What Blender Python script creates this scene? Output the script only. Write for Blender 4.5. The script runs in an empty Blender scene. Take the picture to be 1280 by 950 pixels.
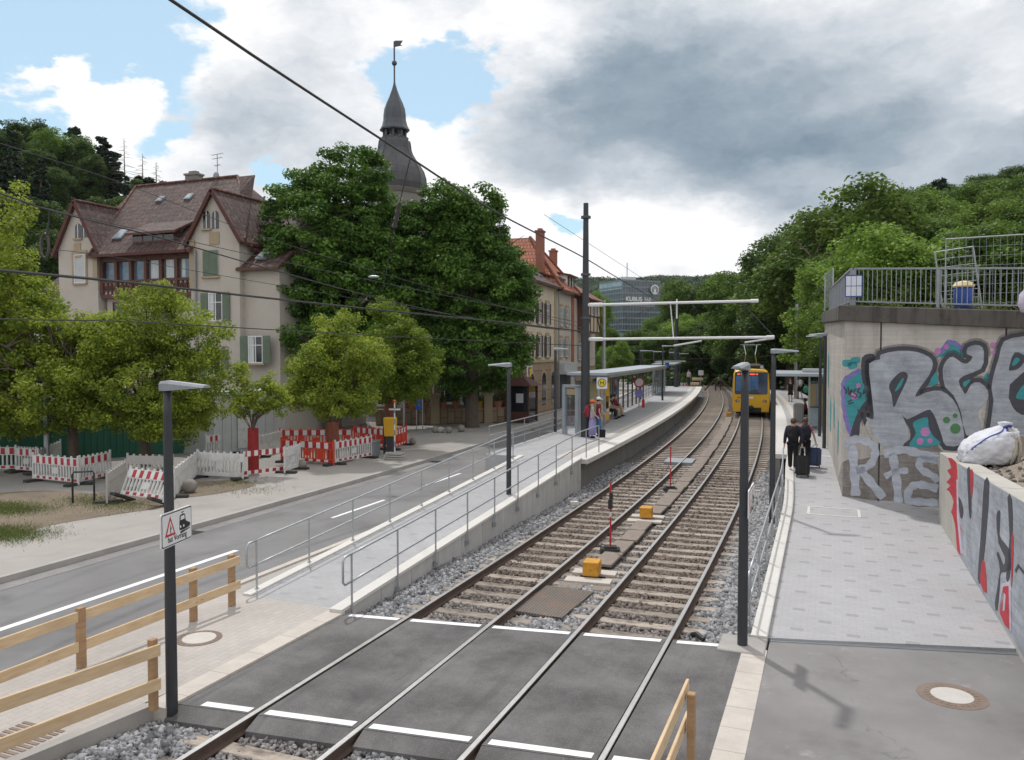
import bpy, bmesh, math, random
import numpy as np
from mathutils import Vector, Matrix
from mathutils.geometry import tessellate_polygon
R = math.radians
scn = bpy.context.scene
COL = scn.collection

# ------------------------------------------------------------------ camera
F_, H_ = 1000.0, 4.7
YAW, PITCH = math.atan(0.4), math.atan(0.035)
cd = bpy.data.cameras.new('camera')
cd.sensor_fit = 'HORIZONTAL'; cd.sensor_width = 36.0; cd.lens = 36.0 * F_ / 1280.0
cd.clip_start = 0.1; cd.clip_end = 6000
cam = bpy.data.objects.new('camera', cd); COL.objects.link(cam)
cam.location = (0, 0, H_); cam.rotation_euler = (math.pi / 2 - PITCH, 0, YAW)
scn.camera = cam

# ------------------------------------------------------------------ view transform
scn.view_settings.view_transform = 'Standard'
scn.view_settings.look = 'None'
scn.view_settings.gamma = 1
scn.view_settings.use_curve_mapping = False
scn.view_settings.exposure = 0.0
scn.cycles.transparent_max_bounces = 24

def ray(px, py):
    x = (px - 640) / F_; y = -(py - 475) / F_
    f = (math.cos(PITCH), -math.sin(PITCH)); u = (math.sin(PITCH), math.cos(PITCH))
    d0, d1, d2 = x, f[0] + y * u[0], f[1] + y * u[1]
    c, s = math.cos(YAW), math.sin(YAW)
    return Vector((c * d0 - s * d1, s * d0 + c * d1, d2))
def at(px, py, D):                     # point seen at a pixel of the survey photo, D metres away along the heading
    d = ray(px, py); h = -math.sin(YAW) * d.x + math.cos(YAW) * d.y
    p = d * (D / h); p.z += H_; return p
def G(px, py, z=0.0):                  # ground point at height z, or on a slope z(y)
    d = ray(px, py)
    if not callable(z):
        p = d * ((z - H_) / d.z); p.z += H_; return p
    zz = 0.3
    for _ in range(30):
        p = d * ((zz - H_) / d.z); zz = z(p.y)
    p.z += H_; return p
def cv(y): return max(0.0, y - 10.0) ** 2 / 1120.0       # the whole street bends with this offset
def dcv(y): return max(0.0, y - 10.0) / 560.0

# ------------------------------------------------------------------ sky and sun
SUN_DIR = Vector((-1.50, 1.80, 4.4)).normalized()
def make_world():
    w = bpy.data.worlds.new('World'); scn.world = w; w.use_nodes = True
    nt = w.node_tree; N = nt.nodes; L = nt.links
    for n in list(N): N.remove(n)
    out = N.new('ShaderNodeOutputWorld'); bg = N.new('ShaderNodeBackground')
    L.new(bg.outputs[0], out.inputs[0])
    sky = N.new('ShaderNodeTexSky'); sky.sky_type = 'NISHITA'; sky.sun_disc = False
    sky.sun_elevation = math.asin(SUN_DIR.z); sky.sun_rotation = math.atan2(SUN_DIR.x, SUN_DIR.y)
    sky.altitude = 250; sky.air_density = 1.0; sky.dust_density = 1.0; sky.ozone_density = 1.5
    tc = N.new('ShaderNodeTexCoord')
    def vm(op, a, b=None, scale=None):
        n = N.new('ShaderNodeVectorMath'); n.operation = op
        for i, x in enumerate((a, b)):
            if x is None: continue
            if hasattr(x, 'links'): L.new(x, n.inputs[i])
            else: n.inputs[i].default_value = x
        if scale is not None: n.inputs['Scale'].default_value = scale
        return n
    def ma(op, a, b=0.0, c=None, clamp=False):
        n = N.new('ShaderNodeMath'); n.operation = op; n.use_clamp = clamp
        for i, x in enumerate((a, b, c)):
            if x is None: continue
            if hasattr(x, 'links'): L.new(x, n.inputs[i])
            else: n.inputs[i].default_value = x
        return n.outputs[0]
    def noise(vec, scale, detail, rough=.55):
        n = N.new('ShaderNodeTexNoise'); L.new(vec, n.inputs['Vector'])
        n.inputs['Scale'].default_value = scale; n.inputs['Detail'].default_value = detail
        n.inputs['Roughness'].default_value = rough; return n
    rot = N.new('ShaderNodeVectorRotate'); rot.rotation_type = 'Z_AXIS'; rot.inputs['Angle'].default_value = -YAW
    L.new(tc.outputs['Generated'], rot.inputs['Vector']); D = rot.outputs[0]     # x right, y along the street's view, z up
    DS = vm('MULTIPLY', D, (1.0, 1.0, 1.9)).outputs[0]                           # clouds are flatter than they are wide
    wv = vm('SUBTRACT', noise(DS, 3.4, 6).outputs['Color'], (.5, .5, .5)).outputs[0]
    DW = vm('ADD', D, vm('MULTIPLY', wv, (.26, .2, .15)).outputs[0]).outputs[0]
    wv2 = vm('SUBTRACT', noise(DS, 15.0, 7, .6).outputs['Color'], (.5, .5, .5)).outputs[0]
    DW = vm('ADD', DW, vm('MULTIPLY', wv2, (.09, .07, .07)).outputs[0]).outputs[0]
    def sm(x, a, b, lo=0., hi=1.):
        n = N.new('ShaderNodeMapRange'); n.interpolation_type = 'SMOOTHSTEP'
        L.new(x, n.inputs[0]); n.inputs[1].default_value = a; n.inputs[2].default_value = b
        n.inputs[3].default_value = lo; n.inputs[4].default_value = hi
        return n.outputs[0]
    def blob(px, py, r, soft, sx=1.0, roll=0.0):
        c = ray(px, py).normalized(); k, q = math.cos(YAW), math.sin(YAW); c = Vector((k * c.x + q * c.y, -q * c.x + k * c.y, c.z))
        d = vm('SUBTRACT', DW, tuple(c)).outputs[0]
        if roll:
            rn = N.new('ShaderNodeVectorRotate'); rn.rotation_type = 'Y_AXIS'; rn.inputs['Angle'].default_value = roll; L.new(d, rn.inputs['Vector']); d = rn.outputs[0]
        d = vm('MULTIPLY', d, (1 / sx, 1 / sx, 1.0)).outputs[0]
        return sm(vm('LENGTH', d).outputs[1], r * (1 - soft), r * (1 + soft), 1., 0.)
    def union(lst):
        o = lst[0]
        for x in lst[1:]: o = ma('MAXIMUM', o, x)
        return o
    blue = union([blob(95, 45, .095, .35, 1.35), blob(-60, 60, .13, .4, 1.3), blob(575, 118, .04, .45, 1.7), blob(175, 160, .022, .6, 1.6), blob(715, 280, .02, .6, 1.4), blob(320, 240, .016, .6, 1.6), blob(-700, 200, .25, .5, 1.4)])
    whitebits = union([blob(40, 90, .018, .6, 2.2), blob(100, 140, .03, .5, 2.2), blob(150, 118, .02, .6, 1.6)])
    fine = noise(DS, 20.0, 9, .62)
    cover = ma('SUBTRACT', 1.0, ma('MULTIPLY', blue, ma('SUBTRACT', 1.0, whitebits)))
    cover = sm(ma('ADD', cover, ma('MULTIPLY', ma('SUBTRACT', fine.outputs[0], .5), 1.2)), .28, .75)
    # shape of the cloud bellies
    mid = noise(vm('ADD', DS, vm('MULTIPLY', wv2, (.10, .1, .1)).outputs[0]).outputs[0], 5.5, 9, .6)
    big = noise(DS, 2.6, 6, .5)
    dark = union([blob(850, 165, .075, .95, 2.5, .05), blob(1020, 190, .065, .95, 2.6, -.08), blob(1230, 215, .05, .95, 2.5)])
    grey = union([blob(1060, 70, .15, .95, 2.6), blob(330, 170, .075, .95, 2.0), blob(760, 60, .09, .95, 1.6), blob(1200, 300, .05, .95, 2.4)])
    bright = union([blob(740, 280, .055, .9, 2.2), blob(560, 200, .06, .9, 1.4), blob(640, 60, .05, .9, 1.3), blob(230, 60, .05, .9, 1.3), blob(30, 165, .05, .8, 2.0), blob(980, 215, .018, .9, 3.0, -.25)])
    dk = ma('ADD', ma('MULTIPLY', dark, .56), ma('MULTIPLY', grey, .32))
    dk = ma('SUBTRACT', dk, ma('MULTIPLY', bright, .30))
    dk = ma('ADD', dk, ma('MULTIPLY', ma('SUBTRACT', mid.outputs[0], .5), 1.15))
    dk = ma('ADD', dk, ma('MULTIPLY', ma('SUBTRACT', big.outputs[0], .5), .45))
    cr = N.new('ShaderNodeValToRGB'); L.new(ma('ADD', dk, .04), cr.inputs[0])
    e = cr.color_ramp.elements
    e[0].position = 0.0; e[0].color = (1.06, 1.06, 1.07, 1)
    e[1].position = 1.0; e[1].color = (.21, .285, .365, 1)
    a = e.new(.22); a.color = (.80, .83, .87, 1)
    a = e.new(.48); a.color = (.54, .60, .665, 1)
    a = e.new(.74); a.color = (.34, .415, .49, 1)
    skc = vm('MULTIPLY', sky.outputs[0], (.115, .145, .138)).outputs[0]
    # thin high veil pales the blue
    veil = N.new('ShaderNodeMix'); veil.data_type = 'RGBA'
    veil.inputs[0].default_value = .45
    L.new(skc, veil.inputs[6]); veil.inputs[7].default_value = (.74, .90, 1.0, 1)
    mx = N.new('ShaderNodeMix'); mx.data_type = 'RGBA'
    L.new(cover, mx.inputs[0]); L.new(veil.outputs[2], mx.inputs[6]); L.new(cr.outputs[0], mx.inputs[7])
    L.new(mx.outputs[2], bg.inputs[0]); bg.inputs[1].default_value = 1.0
    w.cycles.sampling_method = 'MANUAL'; w.cycles.sample_map_resolution = 512
make_world()
sd = bpy.data.lights.new('sun', 'SUN'); sd.energy = 2.2; sd.angle = R(1.6); sd.color = (1, .97, .93)
sun = bpy.data.objects.new('sun', sd); COL.objects.link(sun)
sun.rotation_euler = (-SUN_DIR).to_track_quat('-Z', 'Y').to_euler()

# ------------------------------------------------------------------ object helpers
def tag(o, label, cat, group=None):
    o['label'] = label; o['category'] = cat
    if group: o['group'] = group
    return o
def kind(o, k): o['kind'] = k; return o
def thing(name, label, cat, loc=(0, 0, 0), rz=0.0, group=None):
    o = bpy.data.objects.new(name, None); COL.objects.link(o)
    o.location = loc; o.rotation_euler = (0, 0, rz); o.empty_display_size = .3
    return tag(o, label, cat, group)
def link(name, me, parent=None):
    o = bpy.data.objects.new(name, me); COL.objects.link(o)
    if parent is not None: o.parent = parent
    return o
def copy_tree(o, parent=None):
    c = o.copy(); COL.objects.link(c)
    if parent is not None: c.parent = parent
    for ch in list(o.children): copy_tree(ch, c)
    return c
def aslist(m): return list(m) if isinstance(m, (list, tuple)) else [m]

class MB:
    def __init__(s): s.v = []; s.f = []; s.m = []; s.uv = {}; s.mi = 0
    def face(s, pts, uv=None):
        b = len(s.v); s.v += [tuple(p) for p in pts]
        s.f.append(tuple(range(b, b + len(pts)))); s.m.append(s.mi)
        if uv: s.uv[len(s.f) - 1] = uv
    def mesh(s, verts, faces):
        b = len(s.v); s.v += [tuple(p) for p in verts]
        for f in faces: s.f.append(tuple(i + b for i in f)); s.m.append(s.mi)
    def box(s, c, d, rz=0.0, mat=None, taper=None):
        x, y, z = d[0] / 2, d[1] / 2, d[2] / 2
        P = [(-x, -y, -z), (x, -y, -z), (x, y, -z), (-x, y, -z), (-x, -y, z), (x, -y, z), (x, y, z), (-x, y, z)]
        if taper: P = P[:4] + [(p[0] * taper[0], p[1] * taper[1], p[2]) for p in P[4:]]
        M = mat or Matrix.Rotation(rz, 3, 'Z')
        c = Vector(c)
        s.mesh([M @ Vector(p) + c for p in P], [(0, 3, 2, 1), (4, 5, 6, 7), (0, 1, 5, 4), (1, 2, 6, 5), (2, 3, 7, 6), (3, 0, 4, 7)])
    def bb(s, x0, x1, y0, y1, z0, z1): s.box(((x0 + x1) / 2, (y0 + y1) / 2, (z0 + z1) / 2), (x1 - x0, y1 - y0, z1 - z0))
    def bar(s, p, q, w, h, up=(0, 0, 1)):
        p, q = Vector(p), Vector(q); d = q - p; l = d.length; d.normalize()
        r = d.cross(Vector(up))
        if r.length < 1e-4: r = d.cross(Vector((0, 1, 0)))
        r.normalize(); u = r.cross(d)
        M = Matrix((r, d, u)).transposed()
        s.box((p + q) / 2, (w, l, h), mat=M)
    def tube(s, pts, r, n=8, caps=True):
        pts = [Vector(p) for p in pts]; k = len(pts)
        rr = r if isinstance(r, (list, tuple)) else [r] * k
        b = len(s.v); prev = None
        for i, p in enumerate(pts):
            d = (pts[min(i + 1, k - 1)] - pts[max(i - 1, 0)]).normalized()
            if prev is None:
                a = d.cross(Vector((0, 0, 1)))
                if a.length < .05: a = d.cross(Vector((1, 0, 0)))
            else: a = prev - d * prev.dot(d)
            a.normalize(); prev = a; bb = d.cross(a)
            for j in range(n):
                t = 2 * math.pi * j / n
                s.v.append(tuple(p + (a * math.cos(t) + bb * math.sin(t)) * rr[i]))
        for i in range(k - 1):
            for j in range(n):
                s.f.append((b + i * n + j, b + i * n + (j + 1) % n, b + (i + 1) * n + (j + 1) % n, b + (i + 1) * n + j)); s.m.append(s.mi)
        if caps:
            s.f.append(tuple(b + j for j in range(n))[::-1]); s.m.append(s.mi)
            s.f.append(tuple(b + (k - 1) * n + j for j in range(n))); s.m.append(s.mi)
    def lathe(s, prof, c=(0, 0, 0), n=16, sq=None, rot=0.0):
        b = len(s.v)
        for r, z in prof:
            for j in range(n):
                t = 2 * math.pi * (j + .5) / n + rot
                s.v.append((c[0] + r * math.cos(t), c[1] + r * math.sin(t), c[2] + z))
        for i in range(len(prof) - 1):
            for j in range(n):
                s.f.append((b + i * n + j, b + i * n + (j + 1) % n, b + (i + 1) * n + (j + 1) % n, b + (i + 1) * n + j)); s.m.append(s.mi)
        s.f.append(tuple(b + j for j in range(n))[::-1]); s.m.append(s.mi)
        s.f.append(tuple(b + (len(prof) - 1) * n + j for j in range(n))); s.m.append(s.mi)
    def prism(s, poly, z0, z1):
        # poly: CCW list of (x, y); z0/z1 numbers or functions of (x, y)
        g0 = z0 if callable(z0) else (lambda x, y: z0); g1 = z1 if callable(z1) else (lambda x, y: z1)
        n = len(poly); b = len(s.v)
        s.v += [(x, y, g0(x, y)) for x, y in poly] + [(x, y, g1(x, y)) for x, y in poly]
        for i in range(n):
            j = (i + 1) % n; s.f.append((b + i, b + j, b + n + j, b + n + i)); s.m.append(s.mi)
        tri = tessellate_polygon([[Vector((x, y, 0)) for x, y in poly]])
        for t in tri:
            P = [poly[i] for i in t]
            ar = (P[1][0] - P[0][0]) * (P[2][1] - P[0][1]) - (P[2][0] - P[0][0]) * (P[1][1] - P[0][1])
            t = t if ar > 0 else t[::-1]
            s.f.append(tuple(b + n + i for i in t)); s.m.append(s.mi)
            s.f.append(tuple(b + i for i in t[::-1])); s.m.append(s.mi)
    def plate(s, poly, o, u, w, nrm, t0, t1):
        # flat shape in the plane o + a*u + b*w, raised from t0 to t1 along nrm
        o, u, w, nrm = map(Vector, (o, u, w, nrm)); n = len(poly); b = len(s.v)
        s.v += [tuple(o + u * a + w * c + nrm * t0) for a, c in poly] + [tuple(o + u * a + w * c + nrm * t1) for a, c in poly]
        ar2 = sum(poly[i][0] * poly[(i + 1) % n][1] - poly[(i + 1) % n][0] * poly[i][1] for i in range(n))
        hand = u.cross(w).dot(nrm) * ar2
        for i in range(n):
            j = (i + 1) % n; q = (b + i, b + j, b + n + j, b + n + i)
            s.f.append(q if hand > 0 else q[::-1]); s.m.append(s.mi)
        for t in tessellate_polygon([[Vector((x, y, 0)) for x, y in poly]]):
            P = [s.v[b + n + i] for i in t]
            nn = (Vector(P[1]) - Vector(P[0])).cross(Vector(P[2]) - Vector(P[0]))
            t = t if nn.dot(nrm) > 0 else t[::-1]
            s.f.append(tuple(b + n + i for i in t)); s.m.append(s.mi)
    def sph(s, c, r, nu=12, nv=8, sc=(1, 1, 1)):
        prof = [(max(1e-4, r * math.sin(math.pi * i / nv)), -r * math.cos(math.pi * i / nv)) for i in range(nv + 1)]
        b = len(s.v); s.lathe(prof, (0, 0, 0), nu)
        s.v[b:] = [(c[0] + x * sc[0], c[1] + y * sc[1], c[2] + z * sc[2]) for x, y, z in s.v[b:]]
    def build(s, name, mats, parent=None, world=False, smooth=False, bevel=0.0, bseg=1):
        me = bpy.data.meshes.new(name)
        off = Vector(parent.location) if (world and parent is not None) else Vector((0, 0, 0))
        me.from_pydata([tuple(Vector(p) - off) for p in s.v], [], s.f)
        for m in aslist(mats): me.materials.append(m)
        me.polygons.foreach_set('material_index', s.m)
        if s.uv:
            ul = me.uv_layers.new(name='UVMap')
            for fi, uv in s.uv.items():
                p = me.polygons[fi]
                for k, li in enumerate(p.loop_indices): ul.data[li].uv = uv[k]
        if smooth: me.polygons.foreach_set('use_smooth', [True] * len(me.polygons))
        if bevel > 0:
            bm = bmesh.new(); bm.from_mesh(me)
            bmesh.ops.remove_doubles(bm, verts=bm.verts, dist=1e-5)
            ed = [e for e in bm.edges if len(e.link_faces) == 2 and e.calc_face_angle(0) > R(35)]
            bmesh.ops.bevel(bm, geom=ed, offset=bevel, segments=bseg, affect='EDGES', clamp_overlap=True)
            bm.to_mesh(me); bm.free()
        me.update()
        return link(name, me, parent)

def np_mesh(name, V, Q, mats, rnd=None, parent=None, smooth=False, extra=None):
    """many quads (or tris) at once; rnd = one value per vertex"""
    me = bpy.data.meshes.new(name)
    V = np.asarray(V, np.float32); Q = np.asarray(Q, np.int32); k = Q.shape[1]
    me.vertices.add(len(V)); me.vertices.foreach_set('co', V.ravel())
    me.loops.add(Q.size); me.loops.foreach_set('vertex_index', Q.ravel())
    me.polygons.add(len(Q)); me.polygons.foreach_set('loop_start', np.arange(0, Q.size, k, dtype=np.int32))
    if smooth: me.polygons.foreach_set('use_smooth', np.ones(len(Q), bool))
    me.update(calc_edges=True)
    if rnd is not None:
        a = me.attributes.new('rnd', 'FLOAT', 'POINT'); a.data.foreach_set('value', np.asarray(rnd, np.float32))
    for nm, arr in (extra or {}).items():
        a = me.attributes.new(nm, 'FLOAT', 'POINT'); a.data.foreach_set('value', np.asarray(arr, np.float32))
    for m in aslist(mats): me.materials.append(m)
    return link(name, me, parent)

def text_mesh(txt, size, depth=.004, bold=0.0, align='CENTER'):
    cu = bpy.data.curves.new('txt', 'FONT'); cu.body = txt; cu.size = size; cu.extrude = depth; cu.offset = bold
    cu.align_x = align; cu.align_y = 'CENTER'; cu.resolution_u = 3
    o = bpy.data.objects.new('txt', cu); COL.objects.link(o)
    bpy.context.view_layer.update()
    me = bpy.data.meshes.new_from_object(o.evaluated_get(bpy.context.evaluated_depsgraph_get()))
    bpy.data.objects.remove(o); bpy.data.curves.remove(cu)
    return me
def text_part(name, txt, size, mat, parent, o, u, w, depth=.004, bold=0.0, sx=1.0, align='CENTER'):
    me = text_mesh(txt, size, depth, bold, align)
    u, w = Vector(u).normalized(), Vector(w).normalized(); n = u.cross(w)
    M = Matrix((u * sx, w, n)).transposed().to_4x4(); M.translation = Vector(o)
    me.transform(M); me.materials.clear(); me.materials.append(mat); me.name = name
    return link(name, me, parent)
def smooth_poly(P, k=4, closed=True):
    n = len(P); out = []
    for i in range(n if closed else n - 1):
        p0, p1, p2, p3 = (P[(i - 1) % n] if closed or i > 0 else P[0]), P[i], P[(i + 1) % n], (P[(i + 2) % n] if closed or i + 2 < n else P[n - 1])
        for j in range(k):
            t = j / k
            out.append(tuple(.5 * (2 * p1[a] + (p2[a] - p0[a]) * t + (2 * p0[a] - 5 * p1[a] + 4 * p2[a] - p3[a]) * t * t + (3 * p1[a] - p0[a] - 3 * p2[a] + p3[a]) * t ** 3) for a in range(len(p1))))
    if not closed: out.append(tuple(P[-1]))
    return out
# ------------------------------------------------------------------ materials
class NT:
    def __init__(s, name):
        s.m = bpy.data.materials.new(name); s.m.use_nodes = True
        s.t = s.m.node_tree; s.N = s.t.nodes; s.L = s.t.links
        s.b = s.N['Principled BSDF']; s.out = s.N['Material Output']
        s.tc = s.N.new('ShaderNodeTexCoord')
    def set(s, sock, v):
        if hasattr(v, 'links'): s.L.new(v, sock)
        else: sock.default_value = v
    def node(s, typ, **k):
        n = s.N.new(typ)
        for a, v in k.items(): setattr(n, a, v)
        return n
    def noise(s, scale, detail=4, rough=.55, vec=None, stretch=None):
        v = vec or s.tc.outputs['Object']
        if stretch:
            mp = s.node('ShaderNodeMapping'); mp.inputs['Scale'].default_value = stretch
            s.L.new(v, mp.inputs[0]); v = mp.outputs[0]
        n = s.node('ShaderNodeTexNoise'); s.L.new(v, n.inputs['Vector'])
        n.inputs['Scale'].default_value = scale; n.inputs['Detail'].default_value = detail; n.inputs['Roughness'].default_value = rough
        return n.outputs[0]
    def rng(s, x, a, b, lo, hi, smooth=False):
        n = s.node('ShaderNodeMapRange')
        if smooth: n.interpolation_type = 'SMOOTHSTEP'
        s.set(n.inputs[0], x); n.inputs[1].default_value = a; n.inputs[2].default_value = b
        n.inputs[3].default_value = lo; n.inputs[4].default_value = hi
        return n.outputs[0]
    def mix(s, f, a, b, mode='MIX'):
        n = s.node('ShaderNodeMix', data_type='RGBA', blend_type=mode)
        s.set(n.inputs[0], f); s.set(n.inputs[6], a if hasattr(a, 'links') else (*a, 1)); s.set(n.inputs[7], b if hasattr(b, 'links') else (*b, 1))
        return n.outputs[2]
    def math(s, op, a, b=0.0):
        n = s.node('ShaderNodeMath', operation=op); s.set(n.inputs[0], a); s.set(n.inputs[1], b); return n.outputs[0]
    def scale(s, col, f):
        n = s.node('ShaderNodeVectorMath', operation='SCALE'); s.set(n.inputs[0], col if hasattr(col, 'links') else tuple(col[:3])); s.set(n.inputs['Scale'], f); return n.outputs[0]
    def bump(s, h, strength=.3, dist=.01, prev=None):
        n = s.node('ShaderNodeBump'); s.L.new(h, n.inputs['Height']); n.inputs['Strength'].default_value = strength; n.inputs['Distance'].default_value = dist
        if prev is not None: s.L.new(prev, n.inputs['Normal'])
        s.L.new(n.outputs[0], s.b.inputs['Normal']); return n.outputs[0]
    def fin(s, col, rough=.7, metal=0.0, spec=None):
        s.set(s.b.inputs['Base Color'], col if hasattr(col, 'links') else (*col, 1))
        s.set(s.b.inputs['Roughness'], rough); s.set(s.b.inputs['Metallic'], metal)
        if spec is not None: s.b.inputs['Specular IOR Level'].default_value = spec
        return s.m

def mat(name, col, rough=.7, metal=0.0, var=.12, scale=3.0, fine=.06, fscale=40.0, bump=0.0, bscale=60.0, bdist=.004, dirt=None, spec=None, stretch=None):
    t = NT(name)
    f = t.rng(t.noise(scale, 4, stretch=stretch), .25, .75, 1 - var, 1 + var)
    g = t.rng(t.noise(fscale, 3, stretch=stretch), .25, .75, 1 - fine, 1 + fine)
    c = t.scale(col, t.math('MULTIPLY', f, g))
    if dirt:
        c = t.mix(t.rng(t.noise(dirt[1], 6, .65), .5, .72, 0, dirt[2]), c, dirt[0])
    if bump: t.bump(t.noise(bscale, 4), bump, bdist)
    return t.fin(c, t.rng(t.noise(scale * 3, 3), .2, .8, rough * .88, min(1, rough * 1.1)), metal, spec)

def brickmat(name, c1, c2, mortar, bw, bh, ms=.006, rough=.85, coord='Object', swap=False, dark=None, bump=.4, offset=.5, stain=None, uvrot=False, vertical=None):
    t = NT(name)
    v = t.tc.outputs['UV'] if coord == 'UV' else t.tc.outputs['Object']
    mp = t.node('ShaderNodeMapping'); t.L.new(v, mp.inputs[0])
    if swap: mp.inputs['Rotation'].default_value = (0, 0, math.pi / 2)
    if vertical: mp.inputs['Rotation'].default_value = vertical
    b = t.node('ShaderNodeTexBrick'); t.L.new(mp.outputs[0], b.inputs['Vector'])
    b.inputs['Scale'].default_value = 1.0; b.inputs['Brick Width'].default_value = bw; b.inputs['Row Height'].default_value = bh
    b.inputs['Mortar Size'].default_value = ms; b.inputs['Mortar Smooth'].default_value = .3; b.offset = offset
    b.inputs['Color1'].default_value = (*c1, 1); b.inputs['Color2'].default_value = (*c2, 1); b.inputs['Mortar'].default_value = (*mortar, 1)
    c = b.outputs['Color']
    c = t.scale(c, t.math('MULTIPLY', t.rng(t.noise(.6, 5), .25, .75, .86, 1.12), t.rng(t.noise(30, 3), .25, .75, .94, 1.06)))
    if stain: c = t.mix(t.rng(t.noise(stain[1], 6, .65), .5, .75, 0, stain[2]), c, stain[0])
    if bump:
        h = t.math('SUBTRACT', 1.0, b.outputs['Fac'])
        n1 = t.bump(h, bump, .01); t.bump(t.noise(50, 3), .15, .004, n1)
    return t.fin(c, rough)

M = {}
M['asphalt'] = mat('asphalt', (.185, .182, .183), .9, var=.14, scale=.45, fine=.22, fscale=120, bump=.5, bscale=160, bdist=.004, dirt=((.085, .082, .082), .35, .55))
def asph2():
    t = NT('crossing_asphalt')
    f = t.rng(t.noise(.8, 7, .65), .32, .68, .58, 1.42)
    g = t.rng(t.noise(90, 3, .7), .3, .7, .70, 1.35)
    c = t.scale((.118, .113, .113), t.math('MULTIPLY', f, g))
    c = t.mix(t.rng(t.noise(2.2, 6, .7), .55, .75, 0, .5), c, (.19, .18, .175))
    sp = t.node('ShaderNodeTexVoronoi'); t.L.new(t.tc.outputs['Object'], sp.inputs['Vector']); sp.inputs['Scale'].default_value = 55
    sq = t.node('ShaderNodeSeparateXYZ'); t.L.new(sp.outputs['Color'], sq.inputs[0])
    c = t.mix(t.math('MULTIPLY', t.rng(sq.outputs[0], .8, .95, 0, 1), t.rng(sp.outputs['Distance'], .2, .4, .75, 0)), c, (.26, .25, .245))
    c = t.mix(t.rng(t.noise(1.0, 6, .7, stretch=(3.2, .25, 1)), .52, .75, 0, .6), c, (.062, .060, .060))
    t.bump(t.noise(140, 4), .8, .006)
    return t.fin(c, .9)
M['cross'] = asph2()
def asph3():
    t = NT('path_asphalt')
    f = t.math('MULTIPLY', t.rng(t.noise(.55, 7, .65), .32, .68, .80, 1.16), t.rng(t.noise(100, 3, .7), .3, .7, .80, 1.22))
    c = t.scale((.222, .212, .211), f)
    c = t.mix(t.rng(t.noise(.38, 6, .7), .54, .66, 0, .55), c, (.125, .118, .116))
    c = t.mix(t.rng(t.noise(1.6, 7, .7), .60, .70, 0, .55), c, (.36, .345, .33))
    v = t.node('ShaderNodeTexVoronoi', feature='DISTANCE_TO_EDGE'); t.L.new(t.tc.outputs['Object'], v.inputs['Vector']); v.inputs['Scale'].default_value = .42
    w = t.node('ShaderNodeVectorMath', operation='ADD'); n = t.node('ShaderNodeTexNoise'); n.inputs['Scale'].default_value = 2.5; n.inputs['Detail'].default_value = 6; t.L.new(t.tc.outputs['Object'], n.inputs['Vector']); t.L.new(t.tc.outputs['Object'], w.inputs[0]); t.L.new(n.outputs['Color'], w.inputs[1]); t.L.new(w.outputs[0], v.inputs['Vector'])
    c = t.mix(t.math('MULTIPLY', t.rng(v.outputs['Distance'], .002, .008, .5, 0), t.rng(t.noise(.3, 2), .5, .56, 0, 1)), c, (.07, .066, .064))
    t.bump(t.noise(150, 4), .6, .005)
    return t.fin(c, .92)
M['asphalt_old'] = asph3()
M['paint'] = mat('road_paint', (.78, .78, .80), .6, var=.05, fine=.05, bump=.2, bscale=120, dirt=((.35, .34, .34), 3.0, .35))
M['paint_worn'] = mat('worn_road_paint', (.52, .52, .52), .7, var=.12, fine=.1, dirt=((.2, .2, .2), 6.0, .6))
M['paving_beige'] = brickmat('beige_paving', (.43, .395, .365), (.395, .365, .34), (.32, .295, .275), .24, .12, .005, swap=True, stain=((.28, .26, .24), .8, .35), bump=.3)
def ramp_pave(name, base, dk, thr):
    t = NT(name); v = t.tc.outputs['Object']
    b = t.node('ShaderNodeTexBrick'); t.L.new(v, b.inputs['Vector'])
    for k, x in (('Scale', 1.0), ('Brick Width', .22), ('Row Height', .12), ('Mortar Size', .004), ('Mortar Smooth', .2)): b.inputs[k].default_value = x
    b.inputs['Color1'].default_value = (0, 0, 0, 1); b.inputs['Color2'].default_value = (1, 1, 1, 1); b.inputs['Mortar'].default_value = (.2, .2, .2, 1)
    # every few stones one darker stone, laid in staggered rows
    sep = t.node('ShaderNodeSeparateXYZ'); t.L.new(v, sep.inputs[0])
    row = t.math('FLOOR', t.math('DIVIDE', sep.outputs[1], .12))
    par = t.math('MODULO', t.math('ABSOLUTE', row), 2.0)
    on = t.math('COMPARE', t.math('MODULO', t.math('ABSOLUTE', row), 4.0), 0.0); on.node.inputs[2].default_value = .1
    shift = t.math('MULTIPLY', t.math('MODULO', t.math('FLOOR', t.math('DIVIDE', t.math('ABSOLUTE', row), 4.0)), 2.0), .44)
    xx = t.math('MODULO', t.math('ADD', t.math('ADD', sep.outputs[0], 60.0), shift), .88)
    inx = t.math('LESS_THAN', xx, .21)
    d = t.math('MULTIPLY', on, inx)
    c = t.mix(t.rng(b.outputs['Color'], 0, 1, 0, 1), base, [x * .93 for x in base])
    c = t.mix(d, c, dk)
    c = t.mix(t.math('MULTIPLY', b.outputs['Fac'], .5), c, [x * .6 for x in base])
    c = t.scale(c, t.math('MULTIPLY', t.rng(t.noise(.5, 5), .25, .75, .9, 1.08), t.rng(t.noise(60, 3), .25, .75, .93, 1.07)))
    c = t.mix(t.rng(t.noise(1.3, 6, .7), .55, .8, 0, .25), c, [x * .72 for x in base])
    t.bump(t.math('SUBTRACT', 1.0, b.outputs['Fac']), .25, .006)
    return t.fin(c, .85)
M['paving_grey'] = ramp_pave('grey_ramp_paving', (.40, .395, .405), (.305, .30, .31), .5)
M['paving_plat'] = ramp_pave('platform_paving', (.37, .37, .38), (.31, .31, .32), .5)
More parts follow.
